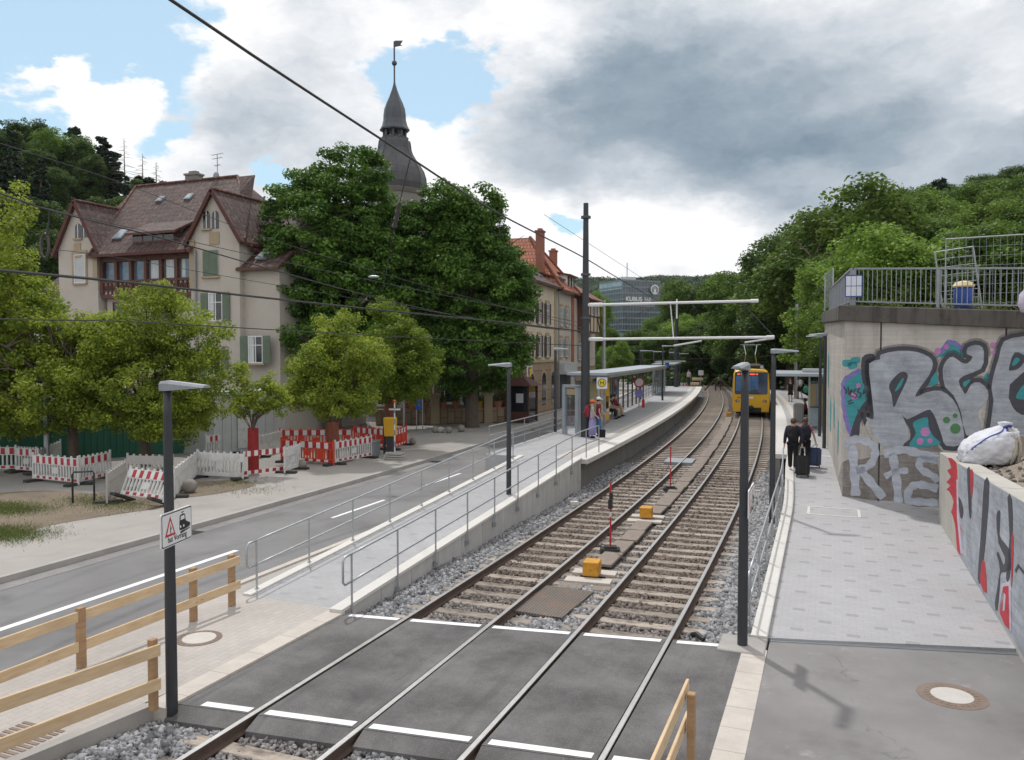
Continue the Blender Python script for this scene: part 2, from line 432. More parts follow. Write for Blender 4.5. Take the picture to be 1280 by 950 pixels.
M['white_stone'] = mat('pale_concrete_edge', (.60, .58, .55), .8, var=.06, fine=.05, dirt=((.42, .40, .37), 1.5, .35))
M['beige_stone'] = mat('beige_kerb_stone', (.50, .455, .41), .85, var=.08, fine=.07, dirt=((.36, .33, .3), 2, .4))
M['kerb'] = mat('kerb_stone', (.36, .34, .32), .85, var=.1, scale=1.2, dirt=((.2, .19, .18), 1, .4))
def concrete(name, col, stain=(.16, .15, .14), amount=.5, top=None, board=False):
    t = NT(name)
    f = t.rng(t.noise(1.1, 6, .6), .25, .75, .84, 1.12)
    c = t.scale(col, t.math('MULTIPLY', f, t.rng(t.noise(45, 3), .25, .75, .93, 1.07)))
    st = t.noise(1.0, 6, .65, stretch=(2.2, 2.2, .22))
    c = t.mix(t.rng(st, .46, .66, 0, amount), c, stain)
    c = t.mix(t.rng(t.noise(2.6, 8, .7), .54, .70, 0, amount * .6), c, [x * .8 for x in stain])
    if board:
        w = t.node('ShaderNodeTexBrick'); mp = t.node('ShaderNodeMapping'); mp.inputs['Rotation'].default_value = (math.pi / 2, 0, 0)
        t.L.new(t.tc.outputs['Object'], mp.inputs[0]); t.L.new(mp.outputs[0], w.inputs['Vector'])
        for k, x in (('Scale', 1.0), ('Brick Width', 2.6), ('Row Height', .12), ('Mortar Size', .005)): w.inputs[k].default_value = x
        w.inputs['Color1'].default_value = (.93, .93, .93, 1); w.inputs['Color2'].default_value = (1.06, 1.05, 1.03, 1); w.inputs['Mortar'].default_value = (.8, .79, .78, 1)
        c = t.mix(1.0, c, w.outputs['Color'], 'MULTIPLY')
        n1 = t.bump(t.math('SUBTRACT', 1.0, w.outputs['Fac']), .3, .006); t.bump(t.noise(30, 4), .2, .005, n1)
    else: t.bump(t.noise(35, 5), .2, .005)
    return t.fin(c, .85)
M['concrete'] = concrete('concrete', (.43, .415, .39), amount=.4)
M['concrete_dk'] = concrete('stained_shade_concrete', (.21, .20, .19), stain=(.12, .11, .10), amount=.5)  # stained concrete; base colour carries the shade under the platform overhang
M['concrete_new'] = concrete('new_concrete', (.50, .49, .47), stain=(.32, .31, .29), amount=.5)
M['concrete_old'] = concrete('weathered_board_concrete', (.50, .47, .435), stain=(.27, .235, .20), amount=.55, board=True)
M['coping'] = concrete('black_stained_coping', (.105, .095, .085), stain=(.020, .018, .017), amount=.95)
M['coping_top'] = mat('mossy_coping_top', (.10, .08, .055), .95, var=.3, fine=.2, bump=.5, dirt=((.06, .075, .03), 3, .7))
M['ret_wall'] = concrete('raw_concrete_wall', (.46, .44, .40), stain=(.36, .33, .3), amount=.4)
M['galv'] = mat('galvanised_steel', (.42, .44, .46), .48, .75, var=.1, scale=6)
M['galv_d'] = mat('dull_galvanised_steel', (.30, .32, .345), .55, .6, var=.12, scale=6)
M['anth'] = mat('anthracite_paint', (.034, .037, .043), .5, 0, var=.1, scale=2, fine=.04, dirt=((.075, .075, .075), 3, .25))
M['black'] = mat('black_plastic', (.018, .018, .02), .55, var=.15)
M['rubber'] = mat('recycled_rubber', (.035, .034, .033), .95, var=.2, bump=.4)
M['railsteel'] = mat('polished_rail_head', (.62, .60, .59), .36, 1.0, var=.1, scale=4, stretch=(6, .3, 6))
M['railrust'] = mat('rusty_rail_web', (.085, .055, .042), .85, 0, var=.2, scale=3, fine=.2)
def sleeper():
    t = NT('weathered_sleeper'); oi = t.node('ShaderNodeObjectInfo')
    f = t.math('MULTIPLY', t.rng(oi.outputs['Random'], 0, 1, .72, 1.22), t.rng(t.noise(14, 4, stretch=(.5, 3, 3)), .25, .75, .78, 1.2))
    c = t.scale((.345, .295, .25), f)
    c = t.mix(t.rng(t.noise(2.2, 7, .7, stretch=(1, 2, 2)), .48, .66, 0, .8), c, (.115, .09, .075))
    t.bump(t.noise(20, 4, stretch=(.5, 3, 3)), .6, .01)
    return t.fin(c, .92)
M['sleeper'] = sleeper()
M['board'] = mat('timber_cover_plank', (.235, .195, .165), .9, var=.2, scale=2, fine=.15, bump=.4, bscale=30, dirt=((.12, .1, .085), 2.5, .6))
def wood(name, col, dk):
    t = NT(name)
    n = t.noise(1.0, 5, .6, stretch=(3, 3, 22))
    c = t.mix(t.rng(n, .3, .7, 0, 1), col, dk)
    k = t.node('ShaderNodeTexVoronoi'); mp = t.node('ShaderNodeMapping'); mp.inputs['Scale'].default_value = (1.6, 1.6, 5)
    t.L.new(t.tc.outputs['Object'], mp.inputs[0]); t.L.new(mp.outputs[0], k.inputs['Vector']); k.inputs['Scale'].default_value = 1.4
    c = t.mix(t.rng(k.outputs['Distance'], .035, .075, .8, 0), c, (.16, .08, .035))
    c = t.scale(c, t.rng(t.noise(1.2, 4), .25, .75, .85, 1.12))
    t.bump(n, .15, .004)
    return t.fin(c, .75)
M['pine'] = wood('pine_plank', (.66, .50, .32), (.54, .38, .22))
M['pine_post'] = wood('pine_post', (.42, .27, .15), (.30, .175, .09))
def tile(name, c1, c2, light, w=.24, h=.33):
    t = NT(name)
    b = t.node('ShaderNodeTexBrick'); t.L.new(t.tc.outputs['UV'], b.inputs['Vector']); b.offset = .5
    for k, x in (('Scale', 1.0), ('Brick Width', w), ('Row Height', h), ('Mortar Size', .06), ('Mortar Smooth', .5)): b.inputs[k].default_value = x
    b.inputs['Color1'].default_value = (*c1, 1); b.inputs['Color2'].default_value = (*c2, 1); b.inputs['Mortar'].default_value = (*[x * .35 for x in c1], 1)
    c = t.scale(b.outputs['Color'], t.rng(t.noise(.5, 6, .65), .25, .75, .7, 1.3))
    c = t.mix(t.rng(t.noise(4.0, 8, .75), .50, .62, 0, .7), c, light)
    sp = t.node('ShaderNodeSeparateXYZ'); t.L.new(t.tc.outputs['UV'], sp.inputs[0])
    saw = t.math('FRACT', t.math('DIVIDE', sp.outputs[1], h))
    n1 = t.bump(t.math('SUBTRACT', 1.0, saw), .9, .05)
    cyc = t.math('SINE', t.math('MULTIPLY', sp.outputs[0], 2 * math.pi / w))
    t.bump(cyc, .6, .03, n1)
    return t.fin(c, .75)
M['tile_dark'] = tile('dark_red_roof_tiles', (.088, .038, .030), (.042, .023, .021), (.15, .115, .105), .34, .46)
M['tile_orange'] = tile('orange_roof_tiles', (.46, .14, .065), (.36, .105, .05), (.30, .14, .09), .28, .38)
M['tile_red'] = tile('brown_red_roof_tiles', (.24, .085, .06), (.19, .07, .05), (.28, .16, .13), .28, .36)
M['plaster'] = mat('beige_plaster', (.48, .435, .385), .92, var=.07, scale=.8, fine=.05, bump=.3, bscale=30, bdist=.008, dirt=((.36, .31, .25), .7, .4))
M['plaster_y'] = mat('sandstone_plaster', (.54, .47, .36), .92, var=.08, scale=.8, fine=.05, bump=.2, bscale=30, dirt=((.38, .31, .22), .7, .4))
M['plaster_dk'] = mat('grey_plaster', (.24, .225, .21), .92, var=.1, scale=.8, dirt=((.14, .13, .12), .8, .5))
M['sand'] = brickmat('rusticated_sandstone', (.34, .245, .16), (.24, .175, .115), (.15, .11, .075), .75, .38, .03, vertical=(math.pi / 2, 0, math.pi / 2), stain=((.13, .105, .085), 1.2, .6), bump=.9)
M['sand_trim'] = mat('sandstone_trim', (.38, .30, .20), .9, var=.12, scale=2, dirt=((.22, .17, .12), 2, .5))
M['brick_red'] = brickmat('red_brick', (.34, .115, .07), (.28, .09, .055), (.3, .2, .16), .25, .075, .01, vertical=(math.pi / 2, 0, math.pi / 2))
M['oxred'] = mat('oxblood_timber', (.105, .042, .03), .7, var=.15, scale=2)
M['redtrim'] = mat('dark_red_trim', (.085, .024, .02), .7, var=.12)
M['shut_g'] = mat('green_shutter_paint', (.135, .175, .125), .7, var=.1)
M['shut_b'] = mat('brown_shutter_paint', (.075, .048, .035), .7, var=.12)
M['shut_l'] = mat('pale_grey_shutter_paint', (.36, .37, .35), .7, var=.1)
M['white'] = mat('white_paint', (.74, .74, .74), .55, var=.04, dirt=((.5, .49, .47), 2, .3))
M['whiteplast'] = mat('white_plastic', (.60, .60, .59), .55, var=.08, scale=5, dirt=((.30, .28, .25), 3.5, .6))
M['greyplast'] = mat('grimy_white_plastic', (.42, .40, .38), .65, var=.12, scale=3, dirt=((.26, .24, .22), 3, .5))
M['hazred'] = mat('hazard_red_foil', (.38, .018, .026), .45, var=.07)
M['hazwhite'] = mat('hazard_white_foil', (.66, .66, .66), .5, var=.06, dirt=((.4, .38, .36), 4, .4))
M['orange'] = mat('orange_plastic', (.62, .055, .02), .5, var=.08)
M['red'] = mat('red_paint', (.46, .02, .03), .5, var=.1)
M['redwrap'] = mat('red_trunk_wrap', (.28, .022, .022), .85, var=.15)
M['reed'] = mat('red_brown_trunk_sleeve', (.22, .075, .045), .9, var=.2, stretch=(6, 6, .5))
M['yellowbox'] = mat('yellow_ochre_box_paint', (.55, .26, .015), .6, var=.2, scale=8, dirt=((.22, .09, .02), 9, .8))
M['yellow'] = mat('yellow_paint', (.72, .40, .015), .35, var=.05)
M['vyellow'] = mat('vending_yellow', (.62, .36, .03), .5, var=.06)
M['hyellow'] = mat('stop_sign_yellow', (.85, .58, .02), .5, var=.03)
M['hgreen'] = mat('stop_sign_green', (.02, .11, .045), .5)
M['blue'] = mat('blue_sign_paint', (.02, .07, .32), .5, var=.08)
M['steel_plate'] = brickmat('rusty_steel_grid', (.19, .155, .13), (.16, .135, .115), (.07, .06, .055), .06, .06, .008, stain=((.23, .115, .06), 2.2, .7), bump=.6, offset=0)
M['iron'] = mat('cast_iron', (.20, .15, .12), .8, var=.2, bump=.4)
M['lidconc'] = mat('manhole_concrete', (.52, .49, .46), .85, var=.06, fine=.08)
M['stoneball'] = mat('rough_granite', (.24, .22, .195), .9, var=.25, scale=4, fine=.2, bump=.6, bscale=20)
M['green_sheet'] = mat('green_site_hoarding', (.018, .13, .085), .55, var=.12, scale=1.2)
M['cont_grey'] = mat('pale_grey_container', (.47, .49, .50), .5, var=.06, dirt=((.33, .33, .32), 1, .4))
M['glass_dk'] = mat('dark_window_glass', (.02, .025, .03), .06, 0, var=.2, scale=1, spec=.7)
M['glass_blue'] = mat('blue_curtained_glass', (.095, .165, .235), .12, 0, var=.5, scale=1.6, spec=.7)
M['curtain'] = mat('white_curtain', (.55, .58, .60), .7, var=.25, scale=2, stretch=(8, 8, .4))
M['slate'] = mat('grey_slate_cladding', (.078, .076, .082), .6, var=.25, scale=1.2, fine=.15, fscale=14, dirt=((.125, .115, .11), 1, .6), stretch=(3, 3, .6))
M['lead'] = mat('dark_lead_cladding', (.08, .088, .10), .5, .2, var=.15, scale=1.5, stretch=(5, 5, .4))
M['wire'] = mat('tarred_wire', (.032, .030, .032), .6, var=.1)
M['wire_thin'] = mat('thin_overhead_wire', (.05, .05, .055), .6)
M['insul'] = mat('insulator_brown', (.055, .045, .045), .35)
M['earth'] = mat('dry_earth', (.175, .138, .10), .97, var=.25, scale=.8, fine=.25, fscale=25, bump=.8, bscale=14, bdist=.03, dirt=((.14, .115, .07), 1.2, .6))
M['gravelheap'] = mat('stony_earth', (.27, .225, .175), .97, var=.25, scale=2, fine=.35, fscale=22, bump=1.0, bscale=18, bdist=.05)
M['bigbag'] = mat('white_woven_bag', (.60, .61, .66), .7, var=.08, scale=3, fine=.05, bump=.3, bscale=9, bdist=.03, dirt=((.38, .33, .27), 2, .4))
M['strap'] = mat('blue_strap', (.045, .06, .30), .7)
M['strap_b'] = mat('beige_strap', (.42, .38, .31), .8)
M['pot'] = mat('terracotta', (.36, .14, .085), .85, var=.15)
M['skin'] = mat('skin', (.50, .31, .235), .6, var=.05)
M['hair_d'] = mat('dark_hair', (.03, .02, .016), .6, var=.3, scale=30)
M['hair_b'] = mat('brown_hair', (.10, .055, .032), .6, var=.3, scale=30)
def cloth(name, c): return mat(name, c, .9, var=.14, scale=5, fine=.08, fscale=60, bump=.3, bscale=12, bdist=.02)
M['navy'] = cloth('navy_cloth', (.018, .02, .032)); M['blackcl'] = cloth('black_cloth', (.014, .013, .015))
M['maroon'] = cloth('maroon_cloth', (.20, .02, .035)); M['greycl'] = cloth('grey_cloth', (.38, .39, .42))
M['lilac'] = cloth('lilac_cloth', (.30, .27, .52)); M['jeans'] = cloth('denim_cloth', (.08, .16, .36))
M['whitecl'] = cloth('white_cloth', (.62, .62, .62)); M['tan'] = cloth('tan_cloth', (.42, .33, .22)); M['pink'] = cloth('pink_cloth', (.40, .12, .2))
M['orangecap'] = cloth('orange_cap_cloth', (.75, .14, .03)); M['mint'] = cloth('mint_plastic', (.10, .42, .28))
M['bluecase'] = mat('blue_suitcase_shell', (.022, .045, .13), .45, var=.1); M['blackcase'] = mat('black_suitcase_cloth', (.02, .019, .021), .8, var=.15)
M['silvercase'] = mat('silver_suitcase_shell', (.42, .43, .44), .4, .3, var=.1)
M['shelter_roof'] = mat('translucent_canopy', (.36, .40, .44), .35, .3, var=.06)
def glass(name, col, alpha):
    t = NT(name); tr = t.node('ShaderNodeBsdfTransparent'); tr.inputs[0].default_value = (*col, 1)
    gl = t.node('ShaderNodeBsdfGlossy'); gl.inputs['Roughness'].default_value = .03; gl.inputs[0].default_value = (.9, .95, 1, 1)
    fr = t.node('ShaderNodeFresnel'); fr.inputs[0].default_value = 1.5
    df = t.node('ShaderNodeBsdfDiffuse'); df.inputs[0].default_value = (.5, .55, .58, 1)
    m1 = t.node('ShaderNodeMixShader'); t.L.new(fr.outputs[0], m1.inputs[0]); t.L.new(tr.outputs[0], m1.inputs[1]); t.L.new(gl.outputs[0], m1.inputs[2])
    m2 = t.node('ShaderNodeMixShader'); m2.inputs[0].default_value = alpha; t.L.new(m1.outputs[0], m2.inputs[1]); t.L.new(df.outputs[0], m2.inputs[2])
    t.L.new(m2.outputs[0], t.out.inputs[0]); return t.m
M['glass'] = glass('clear_shelter_glass', (.86, .92, .93), .10)
M['glass_case'] = glass('display_case_glass', (.75, .82, .85), .22)
M['mirror'] = mat('mirror_glass', (.42, .45, .48), .06, .9, var=.05)
M['led'] = None
def emis(name, col, s):
    t = NT(name); t.b.inputs['Emission Color'].default_value = (*col, 1); t.b.inputs['Emission Strength'].default_value = s
    return t.fin(col, .5)
M['led'] = emis('red_led_text', (.8, .10, .04), 1.0)
def foliage(name, dark, light, yellow=None, trans=.35, thr=(.1, .9), vary=.0):
    t = NT(name)
    a = t.node('ShaderNodeAttribute', attribute_name='rnd')
    c = t.mix(t.rng(a.outputs['Fac'], thr[0], thr[1], 0, 1), dark, light)
    c = t.scale(c, t.rng(t.noise(.9, 4), .25, .75, .8, 1.2))
    oi = t.node('ShaderNodeObjectInfo'); c = t.scale(c, t.rng(oi.outputs['Random'], 0, 1, 1 - vary, 1 + vary))
    if yellow: c = t.mix(t.rng(a.outputs['Fac'], .86, .97, 0, .7), c, yellow)
    t.set(t.b.inputs['Base Color'], c); t.b.inputs['Roughness'].default_value = .55; t.b.inputs['Specular IOR Level'].default_value = .25
    tr = t.node('ShaderNodeBsdfTranslucent'); t.L.new(t.scale(c, 1.25), tr.inputs[0])
    ms = t.node('ShaderNodeMixShader'); ms.inputs[0].default_value = trans
    t.L.new(t.b.outputs[0], ms.inputs[1]); t.L.new(tr.outputs[0], ms.inputs[2]); t.L.new(ms.outputs[0], t.out.inputs[0])
    return t.m
M['leaf_lime'] = foliage('lime_leaves', (.112, .172, .024), (.385, .455, .062), (.30, .29, .05), .42)
M['leaf_lime2'] = foliage('deep_lime_leaves', (.085, .15, .02), (.25, .33, .04), (.22, .25, .05), .4)
M['leaf_chest'] = foliage('chestnut_leaves', (.040, .100, .017), (.150, .265, .042), (.085, .13, .028), .3)
M['leaf_for'] = foliage('forest_leaves', (.030, .064, .015), (.105, .165, .034), None, .3, vary=.32)
M['leaf_bright'] = foliage('bright_forest_leaves', (.075, .14, .022), (.20, .30, .045), None, .36, vary=.32)
M['leaf_mid'] = foliage('mid_green_leaves', (.052, .108, .018), (.15, .235, .036), None, .34, vary=.32)
M['leaf_con'] = foliage('conifer_needles', (.008, .022, .010), (.024, .046, .018), None, .15, vary=.32)
M['leaf_hill'] = foliage('far_hill_leaves', (.030, .058, .030), (.068, .110, .050), None, .2)
M['grass'] = foliage('grass_blades', (.05, .085, .015), (.14, .18, .04), (.3, .25, .1), .3)
M['bark'] = mat('bark', (.115, .09, .07), .95, var=.25, scale=4, fine=.25, fscale=20, bump=.8, bscale=16, bdist=.02, stretch=(3, 3, .6))
M['deadwood'] = mat('dead_wood', (.16, .14, .125), .95)
M['forest_floor'] = mat('forest_floor', (.035, .048, .018), 1.0, var=.3, scale=.1, fine=.3, fscale=2)
def ballast_base():
    t = NT('ballast_bed')
    v = t.node('ShaderNodeTexVoronoi'); t.L.new(t.tc.outputs['Object'], v.inputs['Vector']); v.inputs['Scale'].default_value = 17
    sp = t.node('ShaderNodeSeparateXYZ'); t.L.new(v.outputs['Color'], sp.inputs[0])
    g = t.rng(sp.outputs[0], 0, 1, .5, 1.5)
    a = t.node('ShaderNodeAttribute', attribute_name='rust')
    base = t.mix(a.outputs['Fac'], (.26, .258, .262), (.125, .098, .08))
    c = t.scale(base, t.math('MULTIPLY', g, t.rng(v.outputs['Distance'], .15, .6, 1.1, .35)))
    t.bump(t.rng(v.outputs['Distance'], 0, .7, 1, 0), 1.0, .05)
    return t.fin(c, .95)
M['ballast'] = ballast_base()
def stones():
    t = NT('ballast_stones')
    a = t.node('ShaderNodeAttribute', attribute_name='rnd'); r = t.node('ShaderNodeAttribute', attribute_name='rust')
    c = t.mix(r.outputs['Fac'], (.27, .27, .28), (.155, .122, .10))
    c = t.scale(c, t.math('MULTIPLY', t.rng(a.outputs['Fac'], 0, 1, .5, 1.45), t.rng(t.noise(40, 3), .25, .75, .8, 1.2)))
    return t.fin(c, .9)
M['stones'] = stones()
def spray(name, c, patch=.0, alpha=1.0):
    t = NT(name)
    f = t.rng(t.noise(1.3, 5), .25, .75, .84, 1.14)
    n = t.noise(1.0, 6, .65, stretch=(.5, .5, 9.0))
    cc = t.scale(c, t.math('MULTIPLY', f, t.rng(n, .25, .75, .78, 1.16)))
    m = t.math('ADD', t.math('MULTIPLY', t.noise(2.4, 8, .7), .6), t.math('MULTIPLY', t.noise(1.0, 7, .75, stretch=(2, 2, 14)), .4))
    op = t.rng(m, .40, .66, alpha, alpha * max(.1, .55 - patch))
    tr = t.node('ShaderNodeBsdfTransparent'); ms = t.node('ShaderNodeMixShader'); t.L.new(op, ms.inputs[0]); t.L.new(tr.outputs[0], ms.inputs[1]); t.L.new(t.b.outputs[0], ms.inputs[2]); t.L.new(ms.outputs[0], t.out.inputs[0])
    return t.fin(cc, .65)
M['g_silver'] = spray('silver_spray', (.42, .45, .50)); M['g_black'] = spray('black_spray', (.060, .060, .075), -.38)
M['g_teal'] = spray('teal_spray', (.045, .30, .33), -.3); M['g_pink'] = spray('pink_spray', (.50, .20, .45), -.4)
M['g_mist'] = spray('spray_mist', (.06, .06, .075), .1, .42); M['g_green'] = spray('green_spray', (.07, .20, .08), -.4); M['g_purple'] = spray('purple_spray', (.22, .19, .48), -.2)
M['g_white'] = spray('whitish_spray', (.50, .53, .60), -.1); M['g_dirt'] = spray('dark_wash', (.19, .165, .155), .1, .6)
M['g_red'] = spray('red_spray', (.50, .03, .045), -.45); M['g_lilac'] = spray('pale_lilac_spray', (.58, .52, .62), -.3)
M['kub_glass'] = mat('tower_glass', (.075, .10, .12), .12, 0, var=.4, scale=.25, spec=.8)
M['kub_glass_l'] = mat('pale_tower_glass', (.26, .34, .37), .15, .2, var=.35, scale=.3, spec=.8)
M['kub_frame'] = mat('tower_frame', (.19, .225, .25), .5, .2, var=.1)
M['train_glass'] = mat('train_windscreen', (.035, .06, .10), .08, 0, var=.5, scale=1.2, spec=.8)
M['train_blue'] = mat('blue_reflective_blind', (.06, .15, .32), .3, var=.3)
M['train_dark'] = mat('train_underframe', (.025, .025, .027), .7, var=.2)
M['headlamp'] = mat('headlamp_glass', (.5, .52, .55), .1, .2)
M['cream'] = mat('cream_plastic', (.72, .58, .34), .5); M['paper'] = mat('paper_notice', (.68, .70, .76), .6, var=.05)
# ------------------------------------------------------------------ the setting
def strip(name, m, x0, x1, y0, y1, z, dy=2.0, top=None, curve=True, zf=None, skirt=.3, parent=None, kindtag='structure', curve1=None):
    """a band of ground between two edges that both follow the bend of the street"""
    mb = MB(); n = max(1, int(math.ceil((y1 - y0) / dy)))
    c = cv if curve else (lambda y: 0.0)
    f0 = x0 if callable(x0) else (lambda y: x0); f1 = x1 if callable(x1) else (lambda y: x1)
    zz = zf or (lambda y: z)
    ys = [y0 + (y1 - y0) * i / n for i in range(n + 1)]
    A = [(f0(y) - c(y), y, zz(y)) for y in ys]; B = [(f1(y) - c(y), y, zz(y)) for y in ys]
    lo = lambda p: (p[0], p[1], p[2] - skirt)
    for i in range(n):
        mb.face([A[i], B[i], B[i + 1], A[i + 1]])
        if skirt:
            mb.face([B[i], lo(B[i]), lo(B[i + 1]), B[i + 1]]); mb.face([A[i + 1], lo(A[i + 1]), lo(A[i]), A[i]])
    if skirt:
        mb.face([A[0], lo(A[0]), lo(B[0]), B[0]]); mb.face([B[n], lo(B[n]), lo(A[n]), A[n]])
    o = mb.build(name, m, parent)
    if kindtag: kind(o, kindtag)
    return o

g = MB(); g.face([(-1500, -1500, -.6), (1500, -1500, -.6), (1500, 1500, -.6), (-1500, 1500, -.6)])
kind(g.build('ground', M['forest_floor']), 'structure')

def interp(x, P):
    if x <= P[0][0]: return P[0][1]
    for (a, b), (c, d) in zip(P, P[1:]):
        if x <= c: return b + (d - b) * (x - a) / (c - a)
    return P[-1][1]
def sstep(a, b, x):
    t = min(1, max(0, (x - a) / (b - a))); return t * t * (3 - 2 * t)
def to_cam(x, y):
    c, s = math.cos(YAW), math.sin(YAW); return (c * x + s * y, -s * x + c * y)
def to_world(u, d):
    c, s = math.cos(YAW), math.sin(YAW); return (c * u - s * d, s * u + c * d)
def hill(u, d):
    x, y = to_world(u, d); q = u / max(d, 1)
    hl = sstep(62, 150, d) * interp(q, [(-.95, 40), (-.64, 33), (-.5, 27), (-.42, 20), (-.3, 7), (-.2, 0)])
    hr = sstep(48, 180, d) * interp(q, [(.23, 0), (.30, 5), (.40, 15), (.52, 24), (.66, 33), (.95, 42)])
    if x > 1.5: hr = max(hr, 5.4 * sstep(22, 26, y) * sstep(1.5, 3.5, x))
    hf = sstep(430, 800, d) * interp(q, [(-.6, 60), (0, 68), (.15, 70), (.3, 72), (.6, 80)])
    bump = 3 * math.sin(u * .05 + 1) * math.sin(d * .037) * sstep(90, 160, d)
    h = max(hl, hr, hf) + bump * (1 if max(hl, hr, hf) > 3 else 0)
    mid = -5 - cv(y)
    return h * (sstep(11, 26, abs(x - mid)) if d < 150 else 1)
def make_hills():
    mb = MB(); na = 90
    ds = [30 + i * 4 for i in range(30)] + [150 + 12 * i for i in range(20)] + [390 + 40 * i for i in range(14)]
    for d in ds:
        for i in range(na + 1):
            a = R(-56 + 112 * i / na); u = d * math.tan(a); x, y = to_world(u, d)
            mb.v.append((x, y, -.75 + hill(u, d)))
    for k in range(len(ds) - 1):
        for i in range(na):
            b = k * (na + 1) + i; mb.f.append((b, b + 1, b + na + 2, b + na + 1)); mb.m.append(0)
    kind(mb.build('hills', M['forest_floor'], smooth=True), 'structure')
make_hills()

# ------- street
strip('road', M['asphalt'], -15.75, lambda y: -11.0 if y < 26 else -11.0 - min(1.0, (y - 26) * .1), -14, 170, -.05, 2)
strip('gutter', M['asphalt_old'], -15.755, -15.30, -14, 170, -.044, 2, skirt=0)
strip('kerb', M['kerb'], -15.92, -15.75, -14, 170, .085, 2, skirt=.5)
strip('pavement', mat('pavement_asphalt', (.33, .31, .29), .93, var=.09, scale=.5, fine=.1, fscale=70, bump=.3, bscale=120, dirt=((.23, .21, .195), .6, .55)), -20.5, -15.92, -14, 170, .08, 2, skirt=.5)
strip('plaza', mat('plaza_asphalt', (.27, .255, .24), .93, var=.12, scale=.4, fine=.12, fscale=70, bump=.3, bscale=120, dirt=((.18, .165, .15), .5, .6)), -80, -20.5, -14, 170, .076, 4, skirt=.5)
def sheet(name, m, pts, z, k=1, knd='structure'):
    mb = MB(); P = [G(px, py, z) for px, py in pts]
    P = [(p.x, p.y) for p in P]
    if k > 1: P = smooth_poly(P, k)
    for t in tessellate_polygon([[Vector((x, y, 0)) for x, y in P]]):
        Q = [P[i] for i in t]
        ar = (Q[1][0] - Q[0][0]) * (Q[2][1] - Q[0][1]) - (Q[2][0] - Q[0][0]) * (Q[1][1] - Q[0][1])
        if ar < 0: Q = Q[::-1]
        mb.face([(x, y, z) for x, y in Q])
    o = mb.build(name, m)
    return kind(o, knd)
sheet('bare_earth', M['earth'], [(-160, 720), (0, 676), (60, 657), (150, 642), (207, 633), (205, 621), (160, 614), (120, 617), (60, 613), (-20, 617), (-160, 625)], .088, 3)
sheet('sandy_patch', M['earth'], [(205, 622), (240, 604), (300, 600), (318, 606), (300, 612), (250, 620)], .0885, 3)
# road markings
strip('centre_line', M['paint'], -13.24, -13.08, -10, 15.2, -.046, 2, skirt=0)
for i in range(14):
    y0 = 19.2 + i * 6.0
    strip('centre_line', M['paint'], -13.22, -13.10, y0, y0 + 3.0, -.046, 1, skirt=0)
# paved path between the road and the crossing, with its pale kerb
strip('path', M['paving_beige'], lambda y: -11.0, lambda y: -8.40 if y > 8 else -8.40 - .18 * (8 - y), -4, 12.3, .03, 1, skirt=.5)
strip('kerb', M['beige_stone'], lambda y: -8.40, lambda y: -8.06, 7.9, 12.1, .032, 1, skirt=.5)
strip('kerb', M['kerb'], lambda y: -8.40 - .18 * (8 - y), lambda y: -8.24 - .18 * (8 - y), -4, 7.9, .045, 1, skirt=.5)
strip('kerb', M['beige_stone'], -11.15, -11.0, -4, 26, .04, 2, skirt=.5)
def joints(x0, x1, y0, y1, step, z, rot=0):
    mb = MB(); y = y0
    while y < y1: mb.bb(x0, x1, y, y + .008, z - .01, z + .0015); y += step
    return mb
kind(joints(-8.40, -8.06, 8.3, 12.0, .8, .0325).build('kerb_joints', M['kerb']), 'structure')
# right hand asphalt and the pale strip
gr0, gr1 = G(960, 802, 0), G(1400, 826, 0)
gs = (gr1.y - gr0.y) / (gr1.x - gr0.x)
def gry(x): return gr0.y + gs * (x - gr0.x)
pm = MB(); pm.prism([(-.88, -6), (14, -6), (14, gry(14)), (-.88, gry(-.88))], -.5, 0.0)
kind(pm.build('path', M['asphalt_old']), 'structure')
strip('kerb', M['beige_stone'], -1.25, -.88, -6, 13.05, .004, 2, skirt=.5)
kind(joints(-1.25, -.88, 5.2, 13.0, .62, .0045).build('kerb_joints', M['kerb']), 'structure')
# ballast bed
def rust(x, y):
    xl = x + cv(y)
    r = 0.0
    for c in (-6.19, -3.17): r = max(r, 1 - sstep(.75, 1.15, abs(xl - c)))
    if -5.5 < xl < -3.9: r = max(r, .75 * sstep(15, 19, y))
    return r * (.45 + .55 * sstep(12, 16, y))
def bedz(x, y):
    xl = x + cv(y)
    z = -.205
    if xl < -7.4: z += .03 * math.sin(y * 1.3) + .02
    return z + .012 * math.sin(x * 7 + y * 3) * math.sin(y * 5 - x * 2)
def make_bed():
    V, Q, rs = [], [], []
    ys = [-8 + .5 * i for i in range(90)] + [37 + 1.5 * i for i in range(80)]
    nx = 30
    for y in ys:
        xa = (-9.0 if y < 26 else -8.6) - cv(y); xb = -.9 - cv(y)
        if y < 26: xb = -.9
        for i in range(nx + 1):
            x = xa + (xb - xa) * i / nx; V.append((x, y, bedz(x, y))); rs.append(rust(x, y))
    for k in range(len(ys) - 1):
        for i in range(nx):
            b = k * (nx + 1) + i; Q.append((b, b + 1, b + nx + 2, b + nx + 1))
    o = np_mesh('ballast_bed', V, Q, M['ballast'], extra={'rust': rs}, smooth=True); kind(o, 'structure')
make_bed()
def yn(x): return 8.21 + .115 * (x + 7.83)          # near edge of the crossing
def yf(x): return 12.03 + .15 * (x + 8.06)          # far edge
SLEEP = {}
